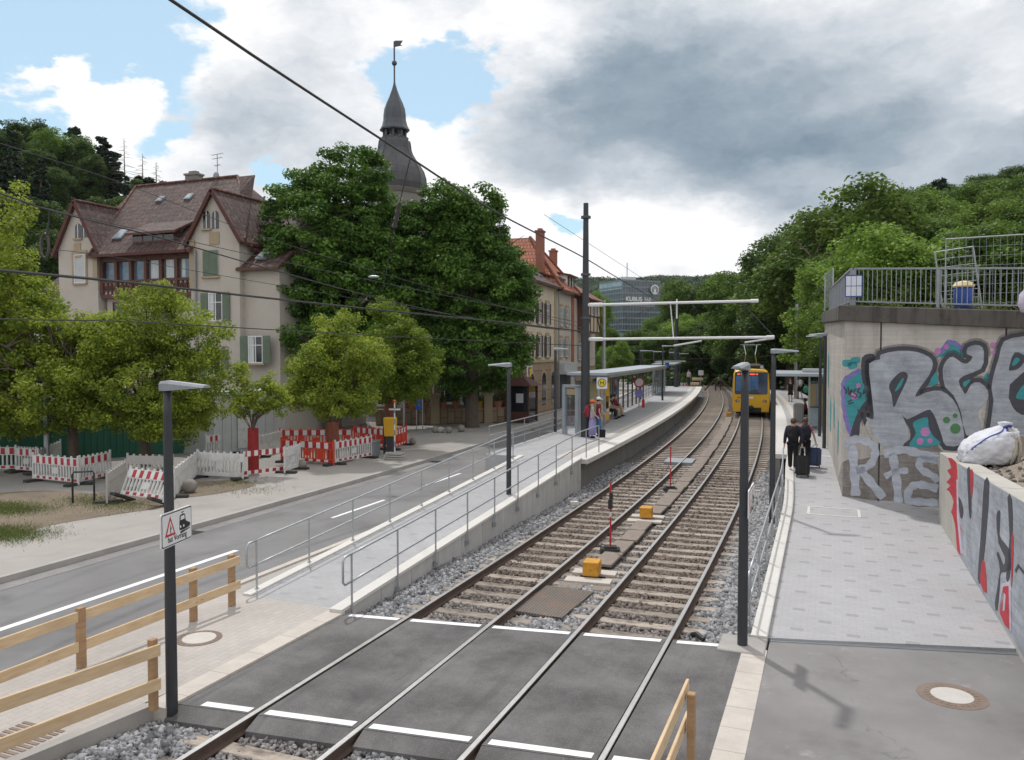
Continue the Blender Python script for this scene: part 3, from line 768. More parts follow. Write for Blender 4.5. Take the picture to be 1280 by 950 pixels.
def make_tracks():
    for xc, lab in ((-6.19, 'left tram track beside the ramp and shelter platform, rusty rails on brown sleepers'), (-3.17, 'right tram track on which the yellow tram stands, rails shining on brown sleepers')):
        t = thing('tram_track', lab, 'railway track', (xc, 12, -.2), group='tram tracks')
        for sgn in (-1, 1):
            prof = [(-.07, -.16), (.07, -.16), (.07, -.148), (.012, -.125), (.012, -.045), (.036, -.032), (.036, -.004), (.030, 0), (-.030, 0), (-.036, -.004), (-.036, -.032), (-.012, -.045), (-.012, -.125), (-.07, -.148)]
            mb = MB(); ys = [-6 + i * 2.0 for i in range(68)]; n = len(prof); b = 0
            for y in ys:
                x = xc + sgn * .755 - cv(y)
                mb.v += [(x + a, y, z) for a, z in prof]
            for k in range(len(ys) - 1):
                for i in range(n):
                    j = (i + 1) % n
                    mb.f.append((k * n + i, k * n + j, (k + 1) * n + j, (k + 1) * n + i)); mb.m.append(1 if i in (6, 7, 8) else 0)
            mb.build('rail', [M['railrust'], M['railsteel']], t, world=True)
        rnd = random.Random(int(xc * 100)); y = -3.0; ss = []; k = 0
        far = MB()
        while y < 122:
            y += .63
            if yn(xc) - .25 < y < yf(xc) + .2: continue
            yy = y + rnd.uniform(-.03, .03); a = dcv(yy) + rnd.uniform(-.015, .015); x = xc - cv(yy) + rnd.uniform(-.05, .05)
            SLEEP.setdefault(xc, []).append(yy)
            if y > 5.4 and k < 100:
                mb = MB(); mb.box((0, 0, -.235), (2.5, .25, .15)); o = mb.build('sleeper', M['sleeper'], t, bevel=.012)
                o.location = Vector((x, yy, 0)) - t.location; o.rotation_euler.z = a; k += 1
            else: far.box((x, yy, -.235), (2.5, .25, .15), a)
        o = far.build('sleeper', M['sleeper'], t, world=True); kind(o, 'stuff')
make_tracks()
# level crossing: asphalt panels with flange grooves beside each rail
def make_crossing():
    mb = MB(); E = [-8.06, -6.99, -6.86, -5.485, -5.375, -3.97, -3.84, -2.465, -2.355, -1.25]
    for a, b in zip(E[0::2], E[1::2]):
        poly = [(a, yn(a) - .05), (b, yn(b) - .05), (b, yf(b) + .12), (a, yf(a) + .12)]
        mb.prism(poly, -.5, -.006)
        # ragged asphalt shoulder at both ends
        mb.prism([(a, yn(a) - .30), (b, yn(b) - .30), (b, yn(b) - .05), (a, yn(a) - .05)], -.5, lambda x, y: -.012 - .40 * max(0, (yn(x) - .05 - y)))
        mb.prism([(a, yf(a) + .12), (b, yf(b) + .12), (b, yf(b) + .25), (a, yf(a) + .25)], -.5, lambda x, y: -.010 - .5 * max(0, (y - yf(x) - .12)))
    kind(mb.build('crossing_asphalt', M['cross']), 'structure')
    ml = MB()
    def seg(x0, x1, fn, off, w):
        ml.face([(x0, fn(x0) + off, -.002), (x1, fn(x1) + off, -.002), (x1, fn(x1) + off + w, -.002), (x0, fn(x0) + off + w, -.002)])
    for x0, x1 in ((-7.75, -7.03), (-6.80, -5.55), (-5.33, -4.02), (-3.78, -2.53)): seg(x0, x1, yn, -.02, .13)
    seg(-2.3, -1.6, yn, -.02, .13)
    for x0, x1 in ((-7.95, -7.03), (-6.80, -5.55), (-5.33, -4.02), (-3.78, -2.53), (-2.28, -1.62)): seg(x0, x1, yf, -.05, .13)
    kind(ml.build('crossing_marking', M['paint']), 'structure')
make_crossing()
# loose ballast stones near the camera
def make_stones():
    rg = np.random.default_rng(5)
    N = 120000
    x = rg.uniform(-8.75, -.95, N); y = rg.uniform(4.2, 34, N)
    keep = rg.uniform(0, 1, N) < np.clip(1.25 - (y - 6) / 30, .30, 1)
    c = np.where(y > 10, (y - 10) ** 2 / 1120, 0); xl = x + c
    keep &= ~((y > 8.21 + .115 * (x + 7.83) - .25) & (y < 12.03 + .15 * (x + 8.06) + .22))
    for r in (-6.945, -5.435, -3.925, -2.415): keep &= np.abs(xl - r) > .085
    for xc, lst in SLEEP.items():
        s = np.array(sorted(lst)); i = np.clip(np.searchsorted(s, y), 1, len(s) - 1)
        dd = np.minimum(np.abs(y - s[i]), np.abs(y - s[i - 1]))
        keep &= ~((dd < .14) & (np.abs(xl - xc) < 1.2) & (rg.uniform(0, 1, N) > .06))
    keep &= ~((np.abs(xl + 4.68) < .3) & (y > 16.2))                       # cable trough
    keep &= ~((y < 26.5) & (x < -8.22) & (y > 12)) & (x > np.where(y < 8, -8.22 - .18 * (8 - y), -8.2 - c)) & (x < np.where(y > 26, -1.5 - c, -1.0))
    keep &= ~((np.abs(x + 1.28) < .35) & (y > 12.4) & (y < 13.6))
    x, y, xl = x[keep], y[keep], xl[keep]; n = len(x)
    rs = np.array([rust(a, b) for a, b in zip(x, y)])
    z = np.array([bedz(a, b) for a, b in zip(x, y)])
    T = np.array([(-1, -1, -1), (1, -1, -1), (1, 1, -1), (-1, 1, -1), (-1, -1, 1), (1, -1, 1), (1, 1, 1), (-1, 1, 1)], float)
    Fq = np.array([(0, 3, 2, 1), (4, 5, 6, 7), (0, 1, 5, 4), (1, 2, 6, 5), (2, 3, 7, 6), (3, 0, 4, 7)])
    size = rg.uniform(.016, .034, n) * np.where(rs > .4, .85, 1.08) * (1 + (y - 6) / 60)
    J = T[None] + rg.uniform(-.42, .42, (n, 8, 3)); J *= (rg.uniform(.65, 1.25, (n, 1, 3)) * size[:, None, None])
    q = rg.normal(size=(n, 4)); q /= np.linalg.norm(q, axis=1)[:, None]; w, a, b, c2 = q.T
    Rm = np.stack([np.stack([1 - 2 * (b * b + c2 * c2), 2 * (a * b - c2 * w), 2 * (a * c2 + b * w)], 1), np.stack([2 * (a * b + c2 * w), 1 - 2 * (a * a + c2 * c2), 2 * (b * c2 - a * w)], 1), np.stack([2 * (a * c2 - b * w), 2 * (b * c2 + a * w), 1 - 2 * (a * a + b * b)], 1)], 1)
    V = np.einsum('nij,nkj->nki', Rm, J)
    V[:, :, 0] += x[:, None]; V[:, :, 1] += y[:, None]; V[:, :, 2] += (z + rg.uniform(-.005, .03, n))[:, None]
    Q = (Fq[None] + 8 * np.arange(n)[:, None, None]).reshape(-1, 4)
    o = np_mesh('ballast_stones', V.reshape(-1, 3), Q, M['stones'], rnd=np.repeat(rg.uniform(0, 1, n), 8), extra={'rust': np.repeat(rs, 8)})
    o['kind'] = 'stuff'; o['label'] = 'grey and rust brown crushed stone ballast between and beside the rails'; o['category'] = 'ballast'
make_stones()

# ------- left access ramp and platform
def zl(y): return .03 + .92 * min(1, max(0, (y - 12.2) / 14.6))
def zr(y): return .01 + .89 * min(1, max(0, (y - 13.6) / 17.6))
rp = thing('access_ramp', 'long paved access ramp with concrete side wall rising to the left platform', 'ramp', (-9.2, 12, 0))
strip('ramp_paving', M['paving_plat'], -10.25, -8.32, 12.2, 26.8, 0, 1.5, curve=False, zf=zl, skirt=.6, parent=None, kindtag=None)
o = bpy.data.objects['ramp_paving']; o.parent = rp; o.location = -rp.location
o = strip('outer_kerb', M['white_stone'], -10.45, -10.25, 12.2, 26.8, 0, 1.5, curve=False, zf=lambda y: zl(y) + .04, skirt=1.0, kindtag=None); o.parent = rp; o.location = -rp.location
wl = MB(); y = 12.2; k = 0
while y < 26.7:
    y2 = min(26.8, y + 1.22)
    wl.prism([(-8.32, y + .008), (-8.12, y + .008), (-8.12, y2 - .008), (-8.32, y2 - .008)], -.55, lambda x, yy: zl(yy) - .0)
    y = y2
wl.build('side_wall', M['concrete_new'], rp, world=True)
cp = MB(); cp.prism([(-8.34, 12.0), (-8.08, 12.0), (-8.08, 26.8), (-8.34, 26.8)], lambda x, yy: zl(yy), lambda x, yy: zl(yy) + .06)
cp.build('coping', M['white_stone'], rp, world=True)

def platform(name, label, edge, sgn, width, y0, y1, zt, lab_in):
    """edge: x of the track-side edge before the bend; sgn +1 when the platform lies to the left (-x)"""
    t = thing(name, label, 'platform', (edge, y0, 0))
    S = lambda nm, m, a, b, zf, sk, ya=y0, yb=y1: strip(nm, m, min(a, b), max(a, b), ya, yb, 0, 1.5, zf=lambda y: zf, skirt=sk, kindtag=None)
    def put(o): o.parent = t; o.location = -t.location; return o
    put(S('edge_slab', M['white_stone'], edge, edge - sgn * .62, zt, .16))
    put(S('guide_strip', M['beige_stone'], edge - sgn * .95, edge - sgn * 1.25, zt + .004, 0))
    put(S('dark_band', M['kerb'], edge - sgn * .66, edge - sgn * .80, zt + .004, 0))
    put(S('deck', M['paving_plat'], edge - sgn * .62, edge - sgn * width, zt, .9))
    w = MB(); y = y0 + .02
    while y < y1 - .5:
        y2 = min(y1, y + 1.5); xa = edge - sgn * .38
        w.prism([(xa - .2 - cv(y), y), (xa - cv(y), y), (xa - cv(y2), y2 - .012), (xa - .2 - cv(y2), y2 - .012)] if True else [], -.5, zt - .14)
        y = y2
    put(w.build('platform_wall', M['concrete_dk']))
    return t
platform('tram_platform', 'left raised tram platform with pale edge, long canopy and waiting people', -7.62, 1, 3.9, 26.8, 88, .95, '')
platform('tram_platform', 'right raised tram platform with pale edge between the tram and the concrete wall', -1.72, -1, 3.4, 31.2, 84, .90, '')
# right ramp
rr = thing('access_ramp', 'wide paved ramp with scattered dark stones leading up to the right platform', 'ramp', (0, 13.6, 0))
rw = MB(); rw.prism([(-.88, gry(-.88) + .16), (2.9, gry(2.9) + .16), (2.9, 31.2), (-1.05, 31.2)], -.5, lambda x, y: zr(y))
# split in y so that the slope is sampled
rw = MB(); ys = [13.7 + i * 1.25 for i in range(15)]
for i in range(14):
    a, b = ys[i], ys[i + 1]
    xa, xb = -.92 - .3 * sstep(22, 31, a), -.92 - .3 * sstep(22, 31, b)
    ya0 = gry(-.92) + .15 if i == 0 else a; ya1 = gry(3.0) + .15 if i == 0 else a
    if i == 0: rw.prism([(xa, ya0), (3.0, ya1), (3.0, b), (xb, b)], -.5, lambda x, y: zr(y))
    else: rw.prism([(xa, a), (3.0, a), (3.0, b), (xb, b)], -.5, lambda x, y: zr(y))
rw.build('ramp_paving', M['paving_grey'], rr, world=True)
rk = MB()
for i in range(14):
    a, b = ys[i], ys[i + 1]
    if i == 0: a = gry(-1.1) + .1
    xa, xb = -.92 - .3 * sstep(22, 31, a), -.92 - .3 * sstep(22, 31, b)
    rk.prism([(xa - .26, a), (xa, a), (xb, b - .01), (xb - .26, b - .01)], -.5, lambda x, y: zr(y) + .05)
rk.build('edge_kerb', M['white_stone'], rr, world=True)
ln = MB(); ln.bb(-1.2, .6, 31.2, 31.34, .85, .905); ln.build('end_strip', M['white_stone'], rr, world=True)
# drain grate across the foot of the ramp
dg = thing('drain_grate', 'narrow steel drain grate across the foot of the paved ramp', 'drain', (gr0.x, gr0.y, 0))
mb = MB(); L_ = 4.2
for k in range(int(L_ / .035)):
    x = -.86 + k * .035; mb.box((x, gry(x) + .075, .0), (.012, .14, .03), math.atan(gs))
for off in (.0, .15): mb.bar((-.88, gry(-.88) + off, .0), (3.4, gry(3.4) + off, .0), .014, .036)
mb.build('grating', M['galv'], dg, world=True)
mb = MB(); mb.face([(-.88, gry(-.88), -.02), (3.4, gry(3.4), -.02), (3.4, gry(3.4) + .15, -.02), (-.88, gry(-.88) + .15, -.02)]); mb.build('channel', M['train_dark'], dg, world=True)
# service hatch set in the ramp paving
p = G(1042, 640, zr); mb = MB()
for a, b in (((-.62, -.42), (.62, -.42)), ((.62, -.42), (.62, .42)), ((.62, .42), (-.62, .42)), ((-.62, .42), (-.62, -.42))):
    mb.bar((p.x + a[0], p.y + a[1], zr(p.y + a[1]) + .004), (p.x + b[0], p.y + b[1], zr(p.y + b[1]) + .004), .07, .014)
tag(mb.build('access_hatch', M['white_stone']), 'pale rectangular hatch frame set in the right ramp paving', 'hatch')
def manhole(p, label, ring):
    t = thing('manhole_cover', label, 'manhole cover', p)
    mb = MB(); mb.lathe([(.36, -.01), (.36, .006), (.27, .008), (.27, -.01)], n=40)
    for k in range(24):
        a = 2 * math.pi * k / 24; mb.box((.315 * math.cos(a), .315 * math.sin(a), .008), (.05, .02, .006), a)
    mb.build('iron_ring', M['iron'], t)
    mb = MB(); mb.lathe([(.265, -.01), (.265, .010), (.24, .012)], n=40); mb.build('concrete_lid', M['lidconc'], t)
    if ring:
        mb = MB(); mb.lathe([(.44, -.02), (.44, .002), (.37, .004)], n=40); mb.build('cobble_ring', M['iron'], t)
manhole(G(249, 798, .03) + Vector((0, 0, .002)), 'round concrete manhole cover in the beige paving by the wooden fence', False)
manhole(G(1190, 870, 0) + Vector((0, 0, .002)), 'round concrete manhole cover in the asphalt below the graffiti wall', True)
p = G(20, 925, .03); mb = MB()
for k in range(9): mb.bb(p.x - .35, p.x + .35, p.y - .35 + k * .085, p.y - .35 + k * .085 + .05, .02, .038)
tag(mb.build('drain_cover', M['iron']), 'dark ribbed drain cover in the beige paving by the near fence', 'drain cover')

for yy, lb in ((16.0, 'iron gully grate in the road gutter, nearest the warning sign'), (30.5, 'iron gully grate in the road gutter opposite the stand pole'), (45.0, 'iron gully grate in the road gutter opposite the garden wall')):
    mb = MB(); x = -15.5 - cv(yy)
    for k in range(7): mb.bb(x - .2, x + .2, yy + k * .07, yy + k * .07 + .04, -.06, -.036)
    tag(mb.build('gully_grate', M['train_dark']), lb, 'drain', 'gully grates in the road')
strip('verge', M['kerb'], -11.0, -10.45, 12.3, 60, .0, 2, skirt=.3)
# ------------------------------------------------------------------ buildings
def roofq(mb, a, b, c, d=None):
    """roof plane; a->b runs along the eave, the last point(s) along the ridge; uv in metres"""
    a, b, c = map(Vector, (a, b, c)); P = [a, b, c] + ([Vector(d)] if d is not None else [])
    u = (b - a).normalized(); n = u.cross(c - a).normalized(); v = n.cross(u)
    uv = [((p - a).dot(u), (p - a).dot(v)) for p in P]
    mb.face(P, uv)
def thick_roof(mb, planes, t=.14):
    for pl in planes:
        P = [Vector(p) for p in pl]; n = (P[1] - P[0]).cross(P[2] - P[0]).normalized()
        if n.z < 0: P = [P[1], P[0]] + P[2:][::-1]; n = -n
        roofq(mb, *P)
        k = len(P); m0 = mb.mi; mb.mi = 1
        lo = [p - Vector((0, 0, t)) for p in P]
        mb.face(lo[::-1])
        for i in range(k): mb.face([P[i], lo[i], lo[(i + 1) % k], P[(i + 1) % k]])
        mb.mi = m0
def window(parent, o, u, n, w, h, frame=None, glass='glass_dk', shutter=None, closed=False, trim=None, sill=True, arch=False, bars=(1, 1), curtain=False, label=None):
    """a window on a wall at o (centre of its sill line); u = along the wall, n = out of the wall"""
    o, u, n = Vector(o), Vector(u).normalized(), Vector(n).normalized(); z = Vector((0, 0, 1))
    frame = frame or M['white']
    def B(mb, a0, a1, h0, h1, d0, d1):
        mb.box(o + u * ((a0 + a1) / 2) + z * ((h0 + h1) / 2) + n * ((d0 + d1) / 2), (a1 - a0, d1 - d0, h1 - h0), mat=Matrix((u, n, z)).transposed())
    mb = MB(); f = .06
    mb.mi = 0
    if not arch:
        B(mb, -w / 2, w / 2, 0, h, .0, .015)
        mb.mi = 1
        B(mb, -w / 2, -w / 2 + f, 0, h, .015, .05); B(mb, w / 2 - f, w / 2, 0, h, .015, .05)
        B(mb, -w / 2 + f, w / 2 - f, 0, f, .015, .05); B(mb, -w / 2 + f, w / 2 - f, h - f, h, .015, .05)
        for k in range(bars[0]): a = -w / 2 + w * (k + 1) / (bars[0] + 1); B(mb, a - .03, a + .03, f, h - f, .015, .045)
        for k in range(bars[1]):
            b = h * .66 if bars[1] == 1 else h * (k + 1) / (bars[1] + 1); B(mb, -w / 2 + f, w / 2 - f, b - .022, b + .022, .015, .043)
        if curtain:
            mb.mi = 2; B(mb, -w / 2 + f, -w * .12, f, h - f, .015, .022)
    else:
        P = [(-w / 2, 0), (w / 2, 0)] + [(w / 2 * math.cos(t), h - w / 2 + w / 2 * math.sin(t)) for t in [math.pi * k / 8 for k in range(9)]]
        mb.plate(P, o, u, z, n, 0, .015); mb.mi = 1; B(mb, -.025, .025, 0, h - .03, .015, .04)
    wo = mb.build('window', [M[glass], frame, M['curtain']], parent)
    if trim:
        mb = MB(); t = .14
        for a in (-1, 1): B(mb, a * (w / 2 + t / 2) - t / 2, a * (w / 2 + t / 2) + t / 2, -.02, h + .02, 0, .07)
        B(mb, -w / 2 - t, w / 2 + t, h + .02, h + .22, 0, .075)
        mb.build('frame', trim, wo)
    if sill:
        mb = MB(); B(mb, -w / 2 - .1, w / 2 + .1, -.1, 0, 0, .13); mb.build('sill', trim or M['sand_trim'], wo)
    if shutter:
        for s in (-1, 1):
            mb = MB(); sw = w / 2
            a0, a1 = (sorted((s * .01, s * sw)) if closed else sorted((s * (w / 2 + .02), s * (w / 2 + .02 + sw))))
            B(mb, a0, a1, 0, h, .055, .085)
            for k in range(int(h / .11)):
                b = .07 + k * .11
                if b + .06 < h - .05: B(mb, a0 + .06, a1 - .06, b, b + .055, .085, .10)
            mb.build('shutter', shutter, wo)
    return wo
def skylight(parent, c, u, v, w, h):
    c, u, v = Vector(c), Vector(u).normalized(), Vector(v).normalized(); n = u.cross(v).normalized()
    if n.z < 0: n = -n
    Mx = Matrix((u, v, n)).transposed(); mb = MB()
    mb.box(c + n * .06, (w, h, .12), mat=Mx); mb.mi = 1
    mb.box(c + n * .13, (w - .16, h - .16, .02), mat=Mx); return mb.build('skylight', [M['galv_d'], M['kub_glass_l']], parent)
def chimney(parent, c, w, d, h, m):
    mb = MB(); mb.box((c[0], c[1], c[2] + h / 2), (w, d, h)); mb.box((c[0], c[1], c[2] + h + .06), (w + .14, d + .14, .12)); mb.box((c[0], c[1], c[2] + h + .2), (w * .6, d * .6, .18)); return mb.build('chimney', m, parent)

# ---- gabled villa on the left; its street front looks along -y
def make_villa():
    Y = 35.6; k = Y / 34.5
    def X(px, py): d = ray(px, py); return d.x * Y / d.y
    def Z(px, py): d = ray(px, py); return H_ + d.z * Y / d.y
    t = thing('villa', 'beige plastered villa with dark red tiled gables, timber balcony and green shutters', 'house', (-36, Y, 0))
    o = Vector(t.location)
    lx0, lx1 = X(73, 311), X(121.5, 300); rx0, rx1 = X(238, 297), X(299, 300)
    ze = Z(122, 320)
    W = MB()
    def wall(x0, x1, y0, y1, z0, z1): W.bb(x0, x1, y0, y1, z0, z1)
    y0 = Y
    wall(lx0, lx1, y0, y0 + 6, 0, Z(73, 311))                 # left gable wing
    wall(rx0, rx1, y0, y0 + 7, 0, Z(238, 297))                # right gable wing
    wall(lx0 + .6, rx1 - .3, y0 + 1.1, y0 + 9.5, 0, ze + .2)  # main body
    wall(rx1 - .3, rx1 + 2.4, y0 + .35, y0 + 9.0, 0, Z(312, 335) - .1)   # lower right wing
    wall(lx0 - 4.5, lx0 + .6, y0 + 2.5, y0 + 8.5, 0, 8.6)     # far left wing
    def gable(x0, x1, yf, z0, ap):
        mid = (x0 + x1) / 2
        W.mesh([(x0, yf, z0), (x1, yf, z0), (mid, yf, ap), (x0, yf + .3, z0), (x1, yf + .3, z0), (mid, yf + .3, ap)], [(0, 1, 2), (5, 4, 3), (0, 3, 4, 1), (1, 4, 5, 2), (2, 5, 3, 0)])
    gable(lx0, lx1, y0, Z(73, 311), Z(98.5, 254)); gable(rx0, rx1, y0, Z(238, 297), Z(262, 240) - .05)
    W.build('wall', M['plaster'], t, world=True)
    Rf = MB()
    zl0 = Z(73, 311) + .05; za = Z(98.5, 254) + .14; ml = (lx0 + lx1) / 2
    rz0 = Z(238, 297); ra = Z(262, 240) + .12; mr = (rx0 + rx1) / 2; ov = .28
    def gabroof(x0, x1, yf, yb, z0, za):
        m = (x0 + x1) / 2; sl = (za - z0) / (m - x0)
        thick_roof(Rf, [[(x0 - ov, yb, z0 - ov * sl), (x0 - ov, yf - .2, z0 - ov * sl), (m, yf - .2, za), (m, yb, za)],
                        [(x1 + ov, yf - .2, z0 - ov * sl), (x1 + ov, yb, z0 - ov * sl), (m, yb, za), (m, yf - .2, za)]])
    gabroof(lx0, lx1, y0, y0 + 5.5, zl0, za); gabroof(rx0, rx1, y0, y0 + 6.5, rz0, ra)
    # main roof: ridge along x, hip on the left
    yr = y0 + 5.2; zr_ = 15.75
    xr0 = X(170, 230) * (yr / Y); xr1 = X(297, 220) * (yr / Y)
    a = (lx1 - .3, y0 - .35, ze); b = (rx0 + .35, y0 - .35, ze)
    thick_roof(Rf, [[(lx1 - .25, y0 - .35, ze), (rx0 + .3, y0 - .35, ze), (rx0 + .3, yr, zr_), (xr0, yr, zr_)]])
    thick_roof(Rf, [[(rx0 + .3, y0 + .2, ze + .55), (rx1 + .3, y0 + .2, ze + .55), (xr1, yr, zr_), (rx0 + .3, yr, zr_)]])
    thick_roof(Rf, [[(lx0 + .3, y0 + 10, ze), (lx0 + .2, y0 + .9, ze + .4), (xr0, yr, zr_)], [(lx1 - .25, y0 - .35, ze), (xr0, yr, zr_), (lx0 + .2, y0 + .9, ze + .4)]])
    thick_roof(Rf, [[(rx1 + .3, y0 + .6, ze), (rx1 + .3, y0 + 10, ze), (xr1, yr, zr_)]])
    thick_roof(Rf, [[(rx1, y0 + 10.2, ze), (lx0, y0 + 10.2, ze), (xr0, yr, zr_), (xr1, yr, zr_)]])
    # right wing and left wing roofs
    zw = Z(312, 335)
    thick_roof(Rf, [[(rx1 - .2, y0 - .1, zw), (rx1 + 2.7, y0 - .1, zw), (rx1 + 2.7, yr, 13.2), (rx1 - .2, yr, 13.2)], [(rx1 + 2.7, y0 + 9.4, zw), (rx1 - .2, y0 + 9.4, zw), (rx1 - .2, yr, 13.2), (rx1 + 2.7, yr, 13.2)]])
    thick_roof(Rf, [[(lx0 - 4.8, y0 + 2.1, 8.6), (lx0 + .4, y0 + 2.1, 8.6), (lx0 + .4, y0 + 5.5, 11.6), (lx0 - 3.4, y0 + 5.5, 11.6)], [(lx0 - 4.8, y0 + 8.8, 8.6), (lx0 - 4.8, y0 + 2.1, 8.6), (lx0 - 3.4, y0 + 5.5, 11.6)]])
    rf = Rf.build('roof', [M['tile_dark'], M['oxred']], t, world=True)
    # ridge and hip tiles
    rg = MB()
    for p, q in (((xr0, yr, zr_ + .04), (xr1, yr, zr_ + .04)), ((xr0, yr, zr_ + .04), (lx1 - .25, y0 - .35, ze + .06)), ((ml, y0 - .2, za + .03), (ml, y0 + 3.5, za + .03)), ((mr, y0 - .2, ra + .03), (mr, y0 + 4.5, ra + .03)), ((xr1, yr, zr_ + .04), (rx1 + .3, y0 + .6, ze + .1))):
        rg.tube([p, q], .10, 6)
    g_ = rg.build('ridge_tiles', M['tile_red'], rf); g_.location = -o
    # red verge boards on the gables
    vb = MB()
    for (x0, x1, z0, ap) in ((lx0, lx1, zl0, za), (rx0, rx1, rz0, ra)):
        m = (x0 + x1) / 2; sl = (ap - z0) / (m - x0)
        vb.bar((x0 - ov, y0 - .24, z0 - ov * sl - .05), (m, y0 - .24, ap - .05), .06, .22); vb.bar((x1 + ov, y0 - .24, z0 - ov * sl - .05), (m, y0 - .24, ap - .05), .06, .22)
    vb.bar((lx1, y0 - .40, ze - .06), (rx0, y0 - .40, ze - .06), .12, .16)
    vb.build('verge_board', M['redtrim'], t, world=True)
    # shed dormer strip window in the main roof
    xa, xb = X(160, 300), X(212, 296); zd = ze + .95; yd = y0 + .35
    db = MB(); db.bb(xa, xb, yd, yd + 2.2, zd - .35, zd + .32); d1 = db.build('dormer', M['oxred'], t, world=True)
    dr = MB(); thick_roof(dr, [[(xa - .35, yd - .3, zd + .30), (xb + .35, yd - .3, zd + .30), (xb + .1, yd + 3.0, zd + 1.85), (xa - .1, yd + 3.0, zd + 1.85)]])
    q = dr.build('dormer_roof', [M['tile_dark'], M['oxred']], d1); q.location = -o
    for i in range(4):
        w_ = (xb - xa) / 4 - .1; cx = xa + (i + .5) * (xb - xa) / 4
        pm_ = MB(); pm_.bb(cx - w_ / 2, cx + w_ / 2, yd - .02, yd + .01, zd - .2, zd + .2); q = pm_.build('pane', M['glass_dk'], d1); q.location = -o
    sl = (zr_ - ze) / (yr - (y0 - .35)); vdir = Vector((0, 1, sl))
    def onroof(px, py):
        d = ray(px, py); # intersect with the main roof plane z = ze + sl*(y - (y0-.35))
        tt = (ze - sl * (y0 - .35) - H_) / (d.z - sl * d.y); p = d * tt; p.z += H_; return p - o
    for px, py, w_, h_ in ((152, 294, .75, .95), (224, 287, .75, 1.2), (201.5, 250, .5, .55), (237, 247, .5, .6)): skylight(t, onroof(px, py), (1, 0, 0), vdir, w_, h_)
    skylight(t, Vector((X(317, 325) + .1, y0 + .75, zw + .68)) - o, (1, 0, 0), (0, 1, .76), .7, .7)
    c = chimney(t, Vector((xr0 + (xr1 - xr0) * .52, yr + .6, zr_ - .5)) - o, .95, .6, 1.0, M['plaster_dk'])
    # timber balcony storey under the main eave: posts, glazing, panelled parapet
    bx0, bx1 = lx1 + .15, rx0 - .05; zb0, zb1 = Z(180, 366), ze - .1; zp = Z(180, 350)
    bal = MB(); yb = y0 + .12
    bal.bb(bx0, bx1, yb, yb + .9, zb0 - .25, zb0); bal.bb(bx0, bx1, yb, yb + .16, zp - .08, zp + .06); bal.bb(bx0, bx1, yb, yb + .16, zb1 - .28, zb1 + .02)
    n = 6
    for i in range(n + 1):
        x = bx0 + (bx1 - bx0) * i / n; bal.bb(x - .10, x + .10, yb - .02, yb + .18, zb0, zb1)
    # fretwork parapet: lattice of crossed boards over a pale ground
    for i in range(n):
        xa_, xb_ = bx0 + (bx1 - bx0) * i / n + .1, bx0 + (bx1 - bx0) * (i + 1) / n - .1
        for j in range(3):
            f0, f1 = xa_ + (xb_ - xa_) * j / 3, xa_ + (xb_ - xa_) * (j + 1) / 3
            bal.bar((f0, yb + .06, zb0 + .02), (f1, yb + .06, zp - .08), .05, .055, up=(0, 1, 0)); bal.bar((f1, yb + .08, zb0 + .02), (f0, yb + .08, zp - .08), .05, .055, up=(0, 1, 0))
            bal.bb(f0 - .03, f0 + .03, yb + .03, yb + .12, zb0, zp)
    b_ = bal.build('balcony', M['oxred'], t, world=True)
    pb = MB(); pb.bb(bx0, bx1, yb + .13, yb + .15, zb0, zp - .08); q = pb.build('parapet_panel', M['white'], b_); q.location = -o
    cur = [0, 1, 1, 2, 2, 3]
    for i in range(n):
        xa_, xb_ = bx0 + (bx1 - bx0) * i / n + .16, bx0 + (bx1 - bx0) * (i + 1) / n - .16
        m = MB(); m.bb(xa_, xb_, yb + .2, yb + .23, zp + .06, zb1 - .28)
        if cur[i] >= 2: m.mi = 1; w_ = xb_ - xa_; m.bb(xa_ + w_ * .1, xa_ + w_ * (.8 if cur[i] == 2 else .45), yb + .185, yb + .2, zp + .1, zb1 - .3)
        q = m.build('pane', [M['glass_blue'], M['curtain']], b_); q.location = -o
    W2 = MB(); W2.bb(bx0, bx1, y0 + .5, y0 + 1.15, 0, zb1); W2.build('bay_wall', M['plaster'], t, world=True)
    U, Nn = (1, 0, 0), (0, -1, 0)
    def wn(px, py, w_, h_, **kw): window(t, Vector((X(px, py), Y, Z(px, py))) - o, U, Nn, w_, h_, **kw)
    wn(98, 298, .50, .9, arch=True, trim=None, sill=True); wn(105.5, 297, .50, .9, arch=True, trim=None, sill=False)
    wn(258.5, 286, .48, 1.0, arch=True, trim=None); wn(269.5, 286, .48, 1.0, arch=True, sill=False)
    wn(100.5, 354, .95, 1.75, glass='cont_grey', trim=M['sand_trim'], bars=(0, 0))
    wn(264, 345.5, 1.05, 1.45, shutter=M['shut_g'], closed=True)
    wn(270, 401.5, 1.0, 1.6, shutter=M['shut_g'], curtain=True); wn(320, 454, 1.0, 1.5, shutter=M['shut_g'], curtain=True)
    wn(100, 440, 1.0, 1.7, shutter=M['shut_g']); wn(150, 415, 1.0, 1.8, frame=M['oxred']); wn(200, 412, 1.0, 1.8, frame=M['oxred']); wn(268, 470, 1.0, 1.5, shutter=M['shut_g']); wn(215, 480, 1.0, 1.6); wn(150, 485, 1.0, 1.6)
    # stone pilasters left and right of the balcony, stone panels in the gables
    for q in ((rx0 - .02, rx0 + .34, y0 - .10, y0, Z(240, 362), Z(240, 300)), (lx1 - .3, lx1 + .05, y0 - .10, y0, Z(121, 350), Z(121, 318)), (ml - .28, ml + .28, y0 - .04, y0, Z(100, 322), Z(100, 304)), (mr - .35, mr + .35, y0 - .04, y0, Z(265, 306), Z(265, 290))):
        st = MB(); st.bb(*q); st.build('stone_trim', M['sand_trim'], t, world=True)
